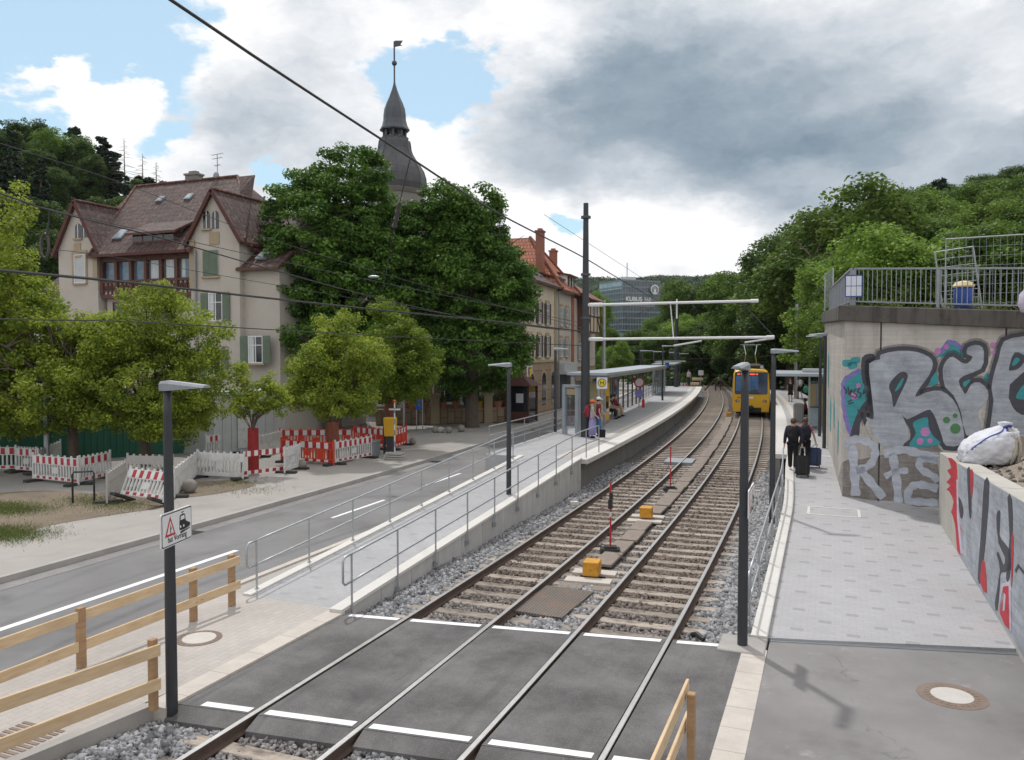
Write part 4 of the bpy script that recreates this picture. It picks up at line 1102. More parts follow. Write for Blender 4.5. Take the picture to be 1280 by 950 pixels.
    xg = rx1 + 2.38; gb = MB(); gb.mesh([(xg, y0 + .36, zw - .1), (xg, y0 + 8.98, zw - .1), (xg, yr, 13.0), (xg - .3, y0 + .36, zw - .1), (xg - .3, y0 + 8.98, zw - .1), (xg - .3, yr, 13.0)], [(0, 1, 2), (5, 4, 3), (0, 3, 4, 1), (1, 4, 5, 2), (2, 5, 3, 0)]); gb.build('gable', M['plaster'], t, world=True)
    dp = MB(); dp.tube([(rx0 + .42, y0 - .12, ze), (rx0 + .42, y0 - .12, .2)], .06, 8); dp.build('downpipe', M['galv_d'], t, world=True)
    # roof aerial
    a = thing('roof_aerial', 'tall television aerial with a small dish on the villa roof', 'aerial', (0, 0, 0))
    px_ = at(258, 222, 47); bx = Vector((xr0 + (xr1 - xr0) * .78, yr + .3, zr_ - .1)); a.location = bx
    mb = MB(); mb.tube([(0, 0, 0), (0, 0, 1.75)], .025, 6)
    for z_, l_ in ((1.7, .9), (1.45, .75), (1.0, .4)):
        mb.tube([(-l_ / 2, 0, z_), (l_ / 2, 0, z_ + .08)], .016, 5)
        for j in range(4): mb.tube([(-l_ / 2 + l_ * j / 3, -.15, z_ + .03), (-l_ / 2 + l_ * j / 3, .15, z_ + .03)], .01, 4)
    mb.build('mast', M['galv_d'], a); mb = MB(); mb.sph((0, -.12, .35), .24, 12, 8, (1, .35, 1)); mb.build('dish', M['galv_d'], a)
    return t
make_villa()
# roofs of a house further left
t = thing('house', 'plastered house with old brown roof half hidden behind the villa', 'house', (-56, 47, 0))
mb = MB(); mb.bb(-6, 6, 0, 8, 0, 7.2); mb.build('wall', M['plaster'], t)
mb = MB(); thick_roof(mb, [[(-6.4, -.4, 7.1), (6.4, -.4, 7.1), (6.4, 4, 11), (-6.4, 4, 11)], [(6.4, 8.4, 7.1), (-6.4, 8.4, 7.1), (-6.4, 4, 11), (6.4, 4, 11)]]); mb.build('roof', [M['tile_dark'], M['oxred']], t)
mb = MB(); mb.mesh([(-6, 0, 7.2), (-6, 8, 7.2), (-6, 4, 10.8), (-5.8, 0, 7.2), (-5.8, 8, 7.2), (-5.8, 4, 10.8), (6, 0, 7.2), (6, 8, 7.2), (6, 4, 10.8), (5.8, 0, 7.2), (5.8, 8, 7.2), (5.8, 4, 10.8)], [(0, 2, 1), (3, 4, 5), (6, 7, 8), (9, 11, 10)]); mb.build('gable', M['plaster'], t)
for x in (-3, 0, 3): window(t, (x, 0, 4.2), (1, 0, 0), (0, -1, 0), 1, 1.5, shutter=M['shut_g'])

# ---- tower building: stone block hidden by the chestnuts, with an onion-domed turret
def make_tower():
    D = 74; b = at(502, 236, D)
    t = thing('tower_house', 'stone house behind the chestnut trees with slate onion domed turret and weather vane', 'tower', (b.x, b.y, 0))
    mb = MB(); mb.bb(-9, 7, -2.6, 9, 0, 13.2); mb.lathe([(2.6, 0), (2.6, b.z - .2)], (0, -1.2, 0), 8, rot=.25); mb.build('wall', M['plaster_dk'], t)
    mb = MB(); thick_roof(mb, [[(-9.4, -3, 13.1), (7.4, -3, 13.1), (5, 3.2, 18.2), (-7, 3.2, 18.2)], [(7.4, 9.4, 13.1), (-9.4, 9.4, 13.1), (-7, 3.2, 18.2), (5, 3.2, 18.2)], [(7.4, -3, 13.1), (7.4, 9.4, 13.1), (5, 3.2, 18.2)], [(-9.4, 9.4, 13.1), (-9.4, -3, 13.1), (-7, 3.2, 18.2)]]); mb.build('roof', [M['tile_dark'], M['oxred']], t)
    s = D / 1000.0
    def zz(py): return at(500, py, D - .7).z
    # octagonal lower dome: half widths read per height
    prof = [(36, 241), (38, 233), (37.2, 223), (34.6, 214.5), (30, 207), (25, 200), (21.4, 194), (19.6, 189), (18.5, 180), (17.6, 177), (16.5, 176.5)]
    mb = MB(); mb.lathe([(w * s * 1.02, zz(py)) for w, py in prof], (0, -1.2, 0), 8, rot=.25); ld = mb.build('lower_dome', M['slate'], t)
    mb = MB()
    for k in range(8):
        a = 2 * math.pi * (k + .5) / 8 + .25; mb.tube([(w * s * 1.02 * math.cos(a), -1.2 + w * s * 1.02 * math.sin(a), zz(py)) for w, py in prof[:-1]], .06, 5)
    mb.build('hip_roll', M['lead'], ld); mb = MB(); mb.box((-1.35, -3.35, zz(214)), (.9, .9, 1.1), .25); mb.box((-1.35, -3.4, zz(205)), (1.15, 1.15, .14), .25); mb.build('dormer_hatch', M['lead'], ld)
    mb = MB(); mb.lathe([(2.7, zz(246)), (2.95, zz(241.5)), (2.6, zz(240))], (0, -1.2, 0), 8, rot=.25); mb.build('cornice', M['plaster_dk'], t)
    mb = MB(); cx, cy = 0.0, -1.2
    mb.lathe([(16.5 * s, zz(177)), (17 * s, zz(174)), (14 * s, zz(173.9))], (cx, cy, 0), 8)
    for k in range(8):
        a = 2 * math.pi * (k + .5) / 8; mb.tube([(cx + 13 * s * math.cos(a), cy + 13 * s * math.sin(a), zz(175)), (cx + 13 * s * math.cos(a), cy + 13 * s * math.sin(a), zz(160))], .12, 6)
    mb.tube([(cx, cy, zz(175)), (cx, cy, zz(158))], .2, 8); mb.build('lantern', M['lead'], t)
    prof = [(18, 165.5), (18.4, 164), (15.4, 158.5), (13.8, 152), (13.6, 145), (12.6, 138), (10, 130.5), (6.6, 123), (3.5, 114.5), (1.6, 108), (.8, 103)]
    mb = MB(); mb.lathe([(w * s, zz(py)) for w, py in prof], (cx, cy, 0), 8); sp = mb.build('spire', M['lead'], t)
    mb = MB(); mb.tube([(cx, cy, zz(104)), (cx, cy, zz(54))], .075, 8); mb.sph((cx, cy, zz(81)), .24, 12, 8); mb.build('finial', M['lead'], t)
    u = Vector((math.cos(YAW), math.sin(YAW), 0)); mb = MB()
    mb.plate([(.05, zz(61)), (.75, zz(61) + .15), (.55, zz(58)), (.78, zz(53)), (.05, zz(53))], (cx, cy, 0), u, (0, 0, 1), Vector((math.sin(YAW), -math.cos(YAW), 0)), -.02, .02); mb.build('weather_vane', M['lead'], t)
    for x in (-7, -4.6, 3.4, 5.6):
        for z in (2, 5.6, 9.2): window(t, (x, -2.6, z), (1, 0, 0), (0, -1, 0), 1.1, 1.8, trim=M['sand_trim'])
    return t
make_tower()

# ---- the row of old houses beside the street; local +y runs along the street, +x looks at it
def make_row():
    ang = .078
    def local(p, o): d = Vector(p) - o; c, s = math.cos(-ang), math.sin(-ang); return Vector((c * d.x - s * d.y, s * d.x + c * d.y, d.z))
    O = Vector((-19.25, 50.0, 0)); U, Nn = (0, 1, 0), (1, 0, 0)
    def place(yl): c, s = math.cos(ang), math.sin(ang); return O + Vector((-s * yl, c * yl, 0))
    # A: corner house on rusticated sandstone
    A = thing('corner_house', 'old corner house with rusticated sandstone ground floor, brown shutters and dark tiled roof', 'house', O, ang)
    L_ = 9.6
    mb = MB(); mb.bb(-10, 0, 0, L_, 4.0, 9.75); mb.build('wall', M['plaster_y'], A)
    mb = MB(); mb.bb(-10, .06, -.06, L_, -.3, 3.95); mb.build('stone_base', M['sand'], A)
    mb = MB(); mb.bb(-10, .14, -.1, L_, 3.95, 4.12); mb.bb(-10, .10, -.1, L_ , 9.55, 9.80); mb.build('cornice', M['sand_trim'], A)
    for y in (.45, 8.9):
        mb = MB()
        for k in range(14): mb.bb(-.02, .05, y - (.42 if k % 2 else .28), y + (.42 if k % 2 else .28), 4.15 + k * .38, 4.15 + k * .38 + .35)
        mb.build('quoins', M['sand_trim'], A)
    for y in (1.7, 4.15, 6.45):
        for z in (4.35, 6.75): window(A, (0, y, z), U, Nn, .85, 1.55, shutter=M['shut_b'], trim=M['sand_trim'])
    for y in (2.0, 5.2, 7.9):   # round arches of the ground floor
        ar = MB(); P = [(-.75, 0), (.75, 0)] + [(.75 * math.cos(a), 2.0 + .75 * math.sin(a)) for a in [math.pi * k / 10 for k in range(11)]]
        ar.plate(P, (.07, y, .7), U, (0, 0, 1), Nn, 0, .03); ar.mi = 1
        P = [(-.55, .1), (.55, .1)] + [(.55 * math.cos(a), 1.95 + .55 * math.sin(a)) for a in [math.pi * k / 10 for k in range(11)]]
        ar.plate(P, (.10, y, .7), U, (0, 0, 1), Nn, 0, .02); ar.build('arched_window', [M['sand_trim'], M['glass_dk']], A)
    # coat of arms on a pale plaque
    mb = MB(); mb.bb(.06, .12, .70, 2.0, 2.15, 3.85); pl = mb.build('plaque', M['white_stone'], A)
    sh = [(-.33, .35), (.33, .35), (.33, -.05), (.2, -.32), (0, -.48), (-.2, -.32), (-.33, -.05)]
    mb = MB(); mb.plate(sh, (.12, 1.35, 3.30), U, (0, 0, 1), Nn, 0, .03); mb.mi = 1
    beast = smooth_poly([(-.2, -.2), (-.1, -.05), (-.18, .1), (-.1, .26), (.05, .22), (.12, .28), (.16, .14), (.06, .08), (.12, -.05), (.22, -.12), (.12, -.2), (.06, -.32), (0, -.18), (-.1, -.33)], 3)
    mb.plate(beast, (.12, 1.35, 3.30), U, (0, 0, 1), Nn, .03, .05); mb.build('coat_of_arms', [M['oxred'], M['hyellow']], pl)
    mb = MB(); mb.bb(.06, .12, .75, 1.95, 1.95, 2.12); mb.build('scroll', M['cont_grey'], pl)
    zr_ = 12.9; xr = -5.0
    mb = MB()
    thick_roof(mb, [[(.45, -.3, 9.7), (.45, L_, 9.7), (xr, L_, zr_), (xr, -.3, zr_)], [(-10.4, L_, 9.7), (-10.4, -.3, 9.7), (xr, -.3, zr_), (xr, L_, zr_)]])
    mb.build('roof', [M['tile_dark'], M['oxred']], A)
    mb = MB(); mb.mesh([(0, 0, 9.7), (-10, 0, 9.7), (xr, 0, zr_ - .2), (0, .3, 9.7), (-10, .3, 9.7), (xr, .3, zr_ - .2)], [(1, 0, 2), (3, 4, 5)]); mb.build('gable', M['plaster_y'], A)
    mb = MB(); mb.tube([(.36, -.3, 9.66), (.36, L_, 9.66)], .09, 8); mb.tube([(.16, L_ - .15, 9.6), (.16, L_ - .15, .3)], .06, 8); mb.build('gutter', M['galv_d'], A)
    sv = (xr - .45, 0, zr_ - 9.7)
    for y, f in ((2.2, .25), (4.0, .55), (5.6, .35), (7.2, .3)): skylight(A, (.45 + (xr - .45) * f, y, 9.7 + (zr_ - 9.7) * f), (0, 1, 0), sv, .8, 1.2)
    # B: middle house with pale shutters and dormers
    yb0, yb1 = L_, 15.6
    B_ = thing('terraced_house', 'middle house of the old row with pale shutters, steep orange roof and grey dormer', 'house', place(yb0), ang); n = yb1 - yb0
    mb = MB(); mb.bb(-10, -.03, 0.01, n, -.3, 9.6); mb.build('wall', M['plaster'], B_)
    mb = MB(); mb.bb(-.2, .05, n - 1.15, n - .35, 3.0, 9.4); mb.build('brick_pier', M['brick_red'], B_)
    for y in (1.3, 3.3):
        for z in (4.3, 6.8): window(B_, (-.03, y, z), U, Nn, .8, 1.5, shutter=M['shut_l'], trim=M['sand_trim'])
    mb = MB(); mb.bb(-.03, .75, .15, n - 1.3, 2.95, 3.15); mb.bb(-.03, .55, .15, n - 1.3, 3.15, 3.85); mb.build('canopy', M['cont_grey'], B_)
    mb = MB(); mb.bb(-.03, .02, .4, n - 1.5, -.1, 2.9)
    for k in range(8): mb.bb(.02, .05, .45 + k * .5, .5 + k * .5, 0, 2.85)
    mb.build('gate', M['lead'], B_)
    ax, ay, az = -3.2, 3.3, 14.2; mb = MB(); thick_roof(mb, [[(.5, -.25, 9.6), (.5, n, 9.6), (ax, ay, az)], [(-10.4, -.25, 9.6), (.5, -.25, 9.6), (ax, ay, az), (-7.4, ay, az)], [(.5, n, 9.6), (-10.4, n, 9.6), (-7.4, ay, az), (ax, ay, az)], [(-10.4, n, 9.6), (-10.4, -.25, 9.6), (-7.4, ay, az)]]); mb.build('roof', [M['tile_orange'], M['oxred']], B_)
    mb = MB(); mb.tube([(.5, -.25, 9.66), (ax, ay, az + .05)], .12, 6); mb.build('hip_tiles', M['tile_orange'], B_); mb = MB(); mb.tube([(.5, n, 9.66), (ax, ay, az + .05)], .12, 6); mb.build('hip_tiles', M['tile_orange'], B_)
    mb = MB(); mb.bb(-2.2, -.15, .6, 2.5, 9.7, 10.6); d = mb.build('dormer', M['galv_d'], B_)
    mb = MB(); thick_roof(mb, [[(.0, .4, 10.6), (.0, 2.7, 10.6), (-2.4, 2.7, 11.3), (-2.4, .4, 11.3)]]); mb.build('dormer_roof', [M['tile_orange'], M['oxred']], d)
    window(d, (-.15, 1.55, 9.85), U, Nn, .9, .65, sill=False)
    mb = MB(); mb.bb(-3.0, .02, 3.2, 5.6, 9.6, 11.1); d = mb.build('wall_dormer', M['white'], B_)
    mb = MB(); thick_roof(mb, [[(.35, 3.0, 11.05), (.35, 5.85, 11.05), (-3.2, 5.85, 11.75), (-3.2, 3.0, 11.75)]]); mb.build('dormer_roof', [M['tile_orange'], M['oxred']], d)
    for y in (3.9, 4.9): window(d, (.02, y, 9.75), U, Nn, .55, 1.15, shutter=M['shut_b'], sill=False)
    chimney(B_, (-1.6, .7, 11.0), .55, .75, 3.2, M['brick_red'])
    # C: end house with projecting half-timbered gable
    C_ = thing('half_timbered_house', 'end house of the old row with jettied timber gable under a brown red roof', 'house', place(yb1), ang); n = 9.0
    mb = MB(); mb.bb(-10, -.02, .01, n, -.3, 9.3); mb.build('wall', M['plaster'], C_)
    mb = MB(); mb.bb(-.02, .05, .01, n, -.3, 3.4); mb.build('stone_base', M['sand'], C_)
    mb = MB(); mb.bb(-.02, .8, 1.2, 7.2, 6.4, 9.4); g_ = mb.build('oriel', M['plaster_y'], C_)
    mb = MB()
    for y in (1.2, 2.7, 4.2, 5.7, 7.1): mb.bb(.78, .85, y - .09, y + .09, 6.4, 9.4)
    for z in (6.45, 7.9, 9.3): mb.bb(.78, .845, 1.2, 7.2, z - .09, z + .09)
    mb.bar((.82, 1.2, 6.5), (.82, 2.7, 7.9), .05, .14, up=(1, 0, 0)); mb.bar((.82, 7.1, 6.5), (.82, 5.7, 7.9), .05, .14, up=(1, 0, 0)); mb.bb(-.02, .86, 1.15, 1.24, 6.4, 9.4); mb.build('timber_frame', M['oxred'], g_)
    for y in (2.1, 4.5): window(C_, (-.02, y, 4.0), U, Nn, .85, 1.5, shutter=M['shut_l'], trim=M['sand_trim'])
    for y in (3.4, 5.0): window(g_, (.80, y, 7.95), U, Nn, .8, 1.15, sill=False)
    mb = MB(); thick_roof(mb, [[(1.3, .6, 9.3), (1.3, 7.8, 9.3), (-5, 7.8, 13.0), (-5, .6, 13.0)], [(-10.4, n, 9.3), (-10.4, 0, 9.3), (-5, 0, 13), (-5, n, 13)], [(.3, 7.8, 9.3), (.3, n, 9.3), (-5, n, 12.9), (-5, 7.8, 12.9)]]); mb.mi = 1
    mb.bar((1.3, .58, 9.15), (-5, .58, 12.85), .06, .25); mb.build('roof', [M['tile_red'], M['redtrim']], C_)
    chimney(C_, (-2.5, 2.4, 10.8), .6, .6, 2.8, M['brick_red'])
    mb = MB(); mb.mesh([(1.0, .7, 9.3), (-5, .7, 12.8), (-5, .7, 9.3)], [(0, 1, 2), (2, 1, 0)]); mb.build('gable', M['oxred'], C_)
make_row()

# ---- plain house in the shade of the chestnuts and its garden wall with pots
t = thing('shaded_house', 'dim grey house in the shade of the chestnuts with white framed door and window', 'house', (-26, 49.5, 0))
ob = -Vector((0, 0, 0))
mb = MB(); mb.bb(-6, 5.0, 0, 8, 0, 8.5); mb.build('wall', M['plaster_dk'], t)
mb = MB(); thick_roof(mb, [[(-6.5, -.5, 8.4), (5.2, -.5, 8.4), (5.2, 4, 11.5), (-6.5, 4, 11.5)]]); mb.build('roof', [M['tile_dark'], M['oxred']], t)
for x, z, w, h in ((-3.6, .9, 1.1, 2.0), (-1.4, 1.3, 1.3, 1.3), (1.2, 1.2, 1.6, 1.7), (3.2, 1.2, 1.4, 1.7), (-3.6, 4.8, 1.0, 1.6), (-.5, 4.8, 1.0, 1.6), (2.6, 4.8, 1, 1.6)):
    window(t, (x, 0, z), (1, 0, 0), (0, -1, 0), w, h, trim=M['whiteplast'])
wl = thing('garden_wall', 'low stone garden wall with square pillars under the chestnuts', 'wall', G(570, 532, .1))
p0, p1 = G(470, 531, .1), G(655, 527, .1); du = (p1 - p0).normalized()
mb = MB(); mb.bar(p0 + Vector((0, 0, .45)), p1 + Vector((0, 0, .45)), .35, .9); mb.bar(p0 + Vector((0, 0, .94)), p1 + Vector((0, 0, .94)), .45, .09); mb.build('wall', M['sand'], wl, world=True)
for px in (546, 617):
    q = p0 + du * ((G(px, 531, .1) - p0).dot(du)); mb = MB(); mb.box(q + Vector((0, 0, .85)), (.55, .55, 1.9), math.atan2(du.y, du.x)); mb.box(q + Vector((0, 0, 1.86)), (.7, .7, .12), math.atan2(du.y, du.x)); mb.build('pillar', M['sand_trim'], wl, world=True)
# covered porch of the corner pub
pq = G(652, 527, .1)
t = thing('porch', 'small wooden porch with dark red roof against the sandstone corner house', 'porch', pq)
mb = MB(); mb.box((0, 0, 1.2), (1.5, 1.6, 2.3)); mb.build('booth', M['glass_dk'], t)
for sx in (-1, 1):
    for sy in (-1, 1): mb = MB(); mb.box((sx * .78, sy * .83, 1.2), (.09, .09, 2.4)); mb.build('post', M['oxred'], t)
mb = MB(); mb.box((0, -.83, .35), (1.5, .06, .7)); mb.build('panel', M['oxred'], t)
mb = MB(); mb.lathe([(1.55, 2.4), (.15, 3.1), (.05, 3.15)], n=4); mb.build('roof', M['redtrim'], t)
mb = MB(); mb.box((.2, -.87, 1.6), (.5, .02, .6)); mb.build('notice', M['paper'], t)

# ---- glazed office tower far away
def make_kubus():
    D = 400; c = at(778, 350, D); zt = c.z
    rz = YAW + R(24)
    t = thing('office_tower', 'distant glass office tower with horizontal floor bands and round rooftop logo', 'office tower', (c.x, c.y, 0), rz)
    W, Dp = 22.5, 23.0; n = 8; h0 = 15.5; fh = (zt - h0) / n
    # local: corner at origin, right face along +x, left face along +y
    mb = MB(); mb.bb(.3, W - .3, .3, Dp - .3, 0, h0 - 3); mb.bb(.15, W - .15, .15, Dp - .15, h0, zt - .4); mb.build('glazing', M['kub_glass'], t)
    mb = MB(); mb.bb(.05, .13, .4, Dp - .4, zt - fh * 1.35, zt - .5); mb.build('sky_reflection', M['kub_glass_l'], t)  # paler band paints the sky reflected at the top of the left face
    mb = MB()
    for k in range(n + 1):
        z = h0 + k * fh; mb.bb(-.1, W + .1, -.1, Dp + .1, z - .45, z + .35)
    mb.bb(0, W, 0, Dp, h0 - 3.2, h0 - 1); mb.bb(0, W, 0, Dp, 6, 8); mb.build('floor_band', M['kub_frame'], t)
    mb = MB()
    for k in range(15):
        x = W * k / 14; mb.bb(x - .12, x + .12, -.05, .2, h0, zt)
        y = Dp * k / 14; mb.bb(-.05, .2, y - .12, y + .12, h0, zt - fh * 1.4)
    mb.build('mullion', M['kub_frame'], t)
    mb = MB(); mb.bb(7, 13, 8, 14, zt + .3, zt + 2.6); mb.tube([(9, 10, zt + 2), (9, 10, zt + 10)], .25, 6); mb.build('roof_plant', M['cont_grey'], t)
    zt_ = H_ + (440 - 376.5) * D / 1000
    lo = text_part('lettering', 'KUBUS', 3.1, M['white'], t, (6.6, -.3, zt_ + 1.0), (1, 0, 0), (0, 0, 1), .1, .10, 1.0)
    text_part('lettering', '360', 3.1, M['white'], t, (14.6, -.3, zt_ + 1.0), (1, 0, 0), (0, 0, 1), .1, -.02, .95)
    cx, cz, r = 18.6, H_ + (440 - 361) * D / 1000, 2.55 * D / 330 * .8
    mb = MB(); P = [(r * math.cos(a), r * math.sin(a)) for a in [2 * math.pi * k / 32 for k in range(32)]]; mb.plate(P, (cx, -.8, cz), (1, 0, 0), (0, 0, 1), (0, -1, 0), 0, .3); lg = mb.build('round_logo', M['white'], t)
    mb = MB()
    for (ra, w_, y0_) in ((1.5, .36, -1.5), (.75, .36, -1.5)):
        for k in range(12):
            a0, a1 = math.pi * k / 12, math.pi * (k + 1) / 12
            mb.plate([(ra * math.cos(a0), ra * math.sin(a0) * .9), ((ra + w_) * math.cos(a0), (ra + w_) * math.sin(a0) * .9), ((ra + w_) * math.cos(a1), (ra + w_) * math.sin(a1) * .9), (ra * math.cos(a1), ra * math.sin(a1) * .9)], (cx, -1.1, cz), (1, 0, 0), (0, 0, 1), (0, -1, 0), 0, .1)
        for sg in (-1, 1): mb.plate([(sg * ra, y0_), (sg * (ra + w_), y0_), (sg * (ra + w_), 0), (sg * ra, 0)], (cx, -1.1, cz), (1, 0, 0), (0, 0, 1), (0, -1, 0), 0, .1)
    mb.build('arch_symbol', M['lead'], lg)
make_kubus()
# ------------------------------------------------------------------ trees
def leaf_quads(rg, P, Nrm, size, aspect=.62, jitter=.8):
    """rhombic leaves at P facing roughly Nrm; returns verts and quads"""
    n = len(P)
    N = Nrm + rg.normal(size=(n, 3)) * jitter; N /= np.linalg.norm(N, axis=1)[:, None] + 1e-9
    A = rg.normal(size=(n, 3)); A -= N * np.sum(A * N, 1)[:, None]; A /= np.linalg.norm(A, axis=1)[:, None] + 1e-9
    B = np.cross(N, A); s = (size * rg.uniform(.6, 1.3, n))[:, None]
    V = np.stack([P + A * s, P + B * s * aspect + N * s * .12, P - A * s * .8, P - B * s * aspect + N * s * .12], 1)
    return V.reshape(-1, 3), np.arange(4 * n).reshape(n, 4)
def crown_points(rg, ells, nclump, per, rc, shell=.55, flat=.75):
    vol = np.array([e[3] * e[4] * e[5] for e in ells]); pick = rg.choice(len(ells), nclump, p=vol / vol.sum())
    E = np.array(ells)[pick]
    d = rg.normal(size=(nclump, 3)); d /= np.linalg.norm(d, axis=1)[:, None]
    r = shell + (1 - shell) * rg.uniform(0, 1, nclump) ** .7
    C = E[:, :3] + d * r[:, None] * E[:, 3:6]
    rcs = rc * rg.uniform(.6, 1.35, nclump)
    k = rg.poisson(per * (rcs / rc) ** 2)
    idx = np.repeat(np.arange(nclump), k); n = len(idx)
    dd = rg.normal(size=(n, 3)); dd /= np.linalg.norm(dd, axis=1)[:, None]
    rr = rg.uniform(0, 1, n) ** .45
    off = dd * (rr * rcs[idx])[:, None]; off[:, 2] *= flat
    P = C[idx] + off
    Nn = dd * .6 + np.array([0, 0, .75]); 
    tone = rg.uniform(0, 1, nclump)
    rn = np.clip(.5 * tone[idx] + .5 * rg.uniform(0, 1, n), 0, 1)
    return P, Nn, rn, C
def limbs_mesh(rg, trunk_h, tr, C, nl, base=(0, 0, 0), lean=(0, 0), fork=.5):
    mb = MB(); top = Vector((lean[0], lean[1], trunk_h))
    mb.tube([(0, 0, -.2), (0, 0, .15), (lean[0] * .4, lean[1] * .4, trunk_h * .5), top], [tr * 1.35, tr * 1.05, tr * .9, tr * .7], 10)
    ids = rg.choice(len(C), min(nl, len(C)), replace=False)
    for i in ids:
        c = Vector(C[i]); s = top * float(rg.uniform(fork, 1.0)); l = (c - s).length
        m = s.lerp(c, .5) + Vector((rg.normal() * .07 * l, rg.normal() * .07 * l, .10 * l))
        r0 = tr * float(rg.uniform(.28, .5))
        mb.tube([s, s.lerp(m, .55) + Vector((0, 0, .03 * l)), m, c], [r0, r0 * .75, r0 * .5, r0 * .12], 5, caps=False)
        for _ in range(2):
            e = m + Vector((rg.uniform(-.2, .2) * l, rg.uniform(-.2, .2) * l, rg.uniform(0, .2) * l)); mb.tube([m, m.lerp(e, .5) + Vector((0, 0, .04 * l)), e], [r0 * .4, r0 * .25, r0 * .06], 4, caps=False)
    return mb
def tree(name, label, base, ells, leaf, nclump, per, rc, leafmat, trunk_h, tr, seed, group=None, nl=22, shell=.42, cat='tree', jitter=.8, flat=.75, aspect=.62):
    rg = np.random.default_rng(seed)
    t = thing(name, label, cat, base, 0, group)
    P, Nn, rn, C = crown_points(rg, ells, nclump, per, rc, shell, flat)
    V, Q = leaf_quads(rg, P, Nn, leaf, aspect, jitter)
    limbs_mesh(rg, trunk_h, tr, C, nl).build('trunk', M['bark'], t, smooth=True)
    np_mesh('crown', V, Q, leafmat, rnd=np.repeat(rn, 4), parent=t)
    return t
def ell(base, px, py, D, wpx, hpx, dy=0.0, depth=1.0):
    """crown lobe centred on a survey pixel, relative to the tree's base"""
    c = at(px, py, D) - Vector(base); s = D / 1000
    return (c.x, c.y + dy, c.z, wpx * s, wpx * s * depth, hpx * s)

# street limes: bright green
b = G(92, 588, .08); D = 30.5
tree('lime_tree', 'tall pale green lime tree at the left edge with its crown cut by the frame', b, [ell(b, 2, 295, D, 42, 78), ell(b, 5, 390, D, 70, 70), ell(b, 60, 410, D, 52, 52), ell(b, 30, 490, D, 95, 62), ell(b, 105, 490, D, 55, 45), ell(b, 115, 430, D, 40, 40), ell(b, -60, 440, D, 100, 90)], .068, 640, 150, .42, M['leaf_lime'], 3.4, .20, 11, nl=30)
b = G(182, 587, .08); D = 30.8
tree('lime_tree', 'broad light green lime tree behind the lamp post with the warning sign', b, [ell(b, 190, 400, D, 52, 48), ell(b, 240, 425, D, 44, 40), ell(b, 150, 425, D, 55, 45), ell(b, 180, 480, D, 95, 62), ell(b, 255, 470, D, 45, 40), ell(b, 110, 480, D, 52, 55), ell(b, 205, 515, D, 70, 36)], .062, 560, 150, .40, M['leaf_lime'], 2.6, .21, 12, nl=34)
b = G(317, 591, .08); D = 30.3
t = tree('young_lime_tree', 'small thin young lime tree with a red wrapped trunk', b, [ell(b, 325, 490, D, 26, 26), ell(b, 300, 505, D, 20, 18), ell(b, 343, 500, D, 18, 20), ell(b, 300, 470, D, 10, 14)], .055, 80, 90, .26, M['leaf_lime'], 2.2, .07, 13, nl=18)
mb = MB(); mb.lathe([(.20, .02), (.20, 1.72)], n=14); mb.build('trunk_wrap', M['redwrap'], t)
b = G(416, 577, .08); D = 34
t = tree('lime_tree', 'bright yellow green lime tree rising from the red and white barrier pen', b, [ell(b, 425, 412, D, 28, 28), ell(b, 420, 450, D, 52, 34), ell(b, 385, 455, D, 30, 26), ell(b, 465, 455, D, 32, 28), ell(b, 420, 490, D, 58, 34), ell(b, 375, 490, D, 24, 26)], .06, 330, 135, .36, M['leaf_lime'], 3.0, .16, 14, nl=30)
mb = MB(); mb.lathe([(.27, .05), (.27, 1.7)], n=10); mb.build('trunk_sleeve', M['reed'], t)
b = G(487, 561, .08); D = 38
t = tree('lime_tree', 'darker oval lime tree beside the yellow litter bin', b, [ell(b, 484, 392, D, 24, 28), ell(b, 490, 430, D, 46, 40), ell(b, 515, 450, D, 36, 40), ell(b, 495, 475, D, 48, 30)], .062, 300, 140, .36, M['leaf_lime2'], 2.8, .15, 15, nl=26)
mb = MB(); mb.lathe([(.24, .05), (.24, 2.2)], n=10); mb.build('trunk_sleeve', M['reed'], t)
# two big horse chestnuts
b = at(418, 520, 47); b.z = .07; D = 47
tree('chestnut_tree', 'tall dark chestnut tree between the villa and the domed turret', b, [ell(b, 440, 235, D, 52, 52), ell(b, 385, 270, D, 52, 62), ell(b, 470, 285, D, 46, 62), ell(b, 420, 340, D, 86, 75), ell(b, 370, 365, D, 52, 66), ell(b, 470, 385, D, 55, 60), ell(b, 410, 425, D, 88, 48), ell(b, 455, 455, D, 60, 45), ell(b, 420, 290, D, 80, 80), ell(b, 440, 380, D, 70, 80), ell(b, 492, 300, D, 30, 48), ell(b, 345, 330, D, 34, 55), ell(b, 340, 420, D, 30, 55), ell(b, 500, 350, D, 30, 60)], .11, 1050, 165, .62, M['leaf_chest'], 5.0, .42, 21, nl=26, jitter=.55, flat=.6, shell=.7)
b = at(590, 515, 49); b.z = .07; D = 49
tree('chestnut_tree', 'broad dark chestnut tree beside the sandstone corner house', b, [ell(b, 582, 275, D, 50, 44), ell(b, 585, 335, D, 56, 80), ell(b, 600, 300, D, 38, 50), ell(b, 545, 305, D, 46, 55), ell(b, 588, 365, D, 80, 72), ell(b, 632, 395, D, 36, 56), ell(b, 540, 395, D, 48, 62), ell(b, 588, 440, D, 76, 50), ell(b, 515, 300, D, 28, 45), ell(b, 628, 345, D, 26, 46), ell(b, 512, 400, D, 30, 60), ell(b, 560, 260, D, 34, 34)], .11, 1050, 165, .62, M['leaf_chest'], 5.0, .42, 22, nl=26, jitter=.55, flat=.6, shell=.7)

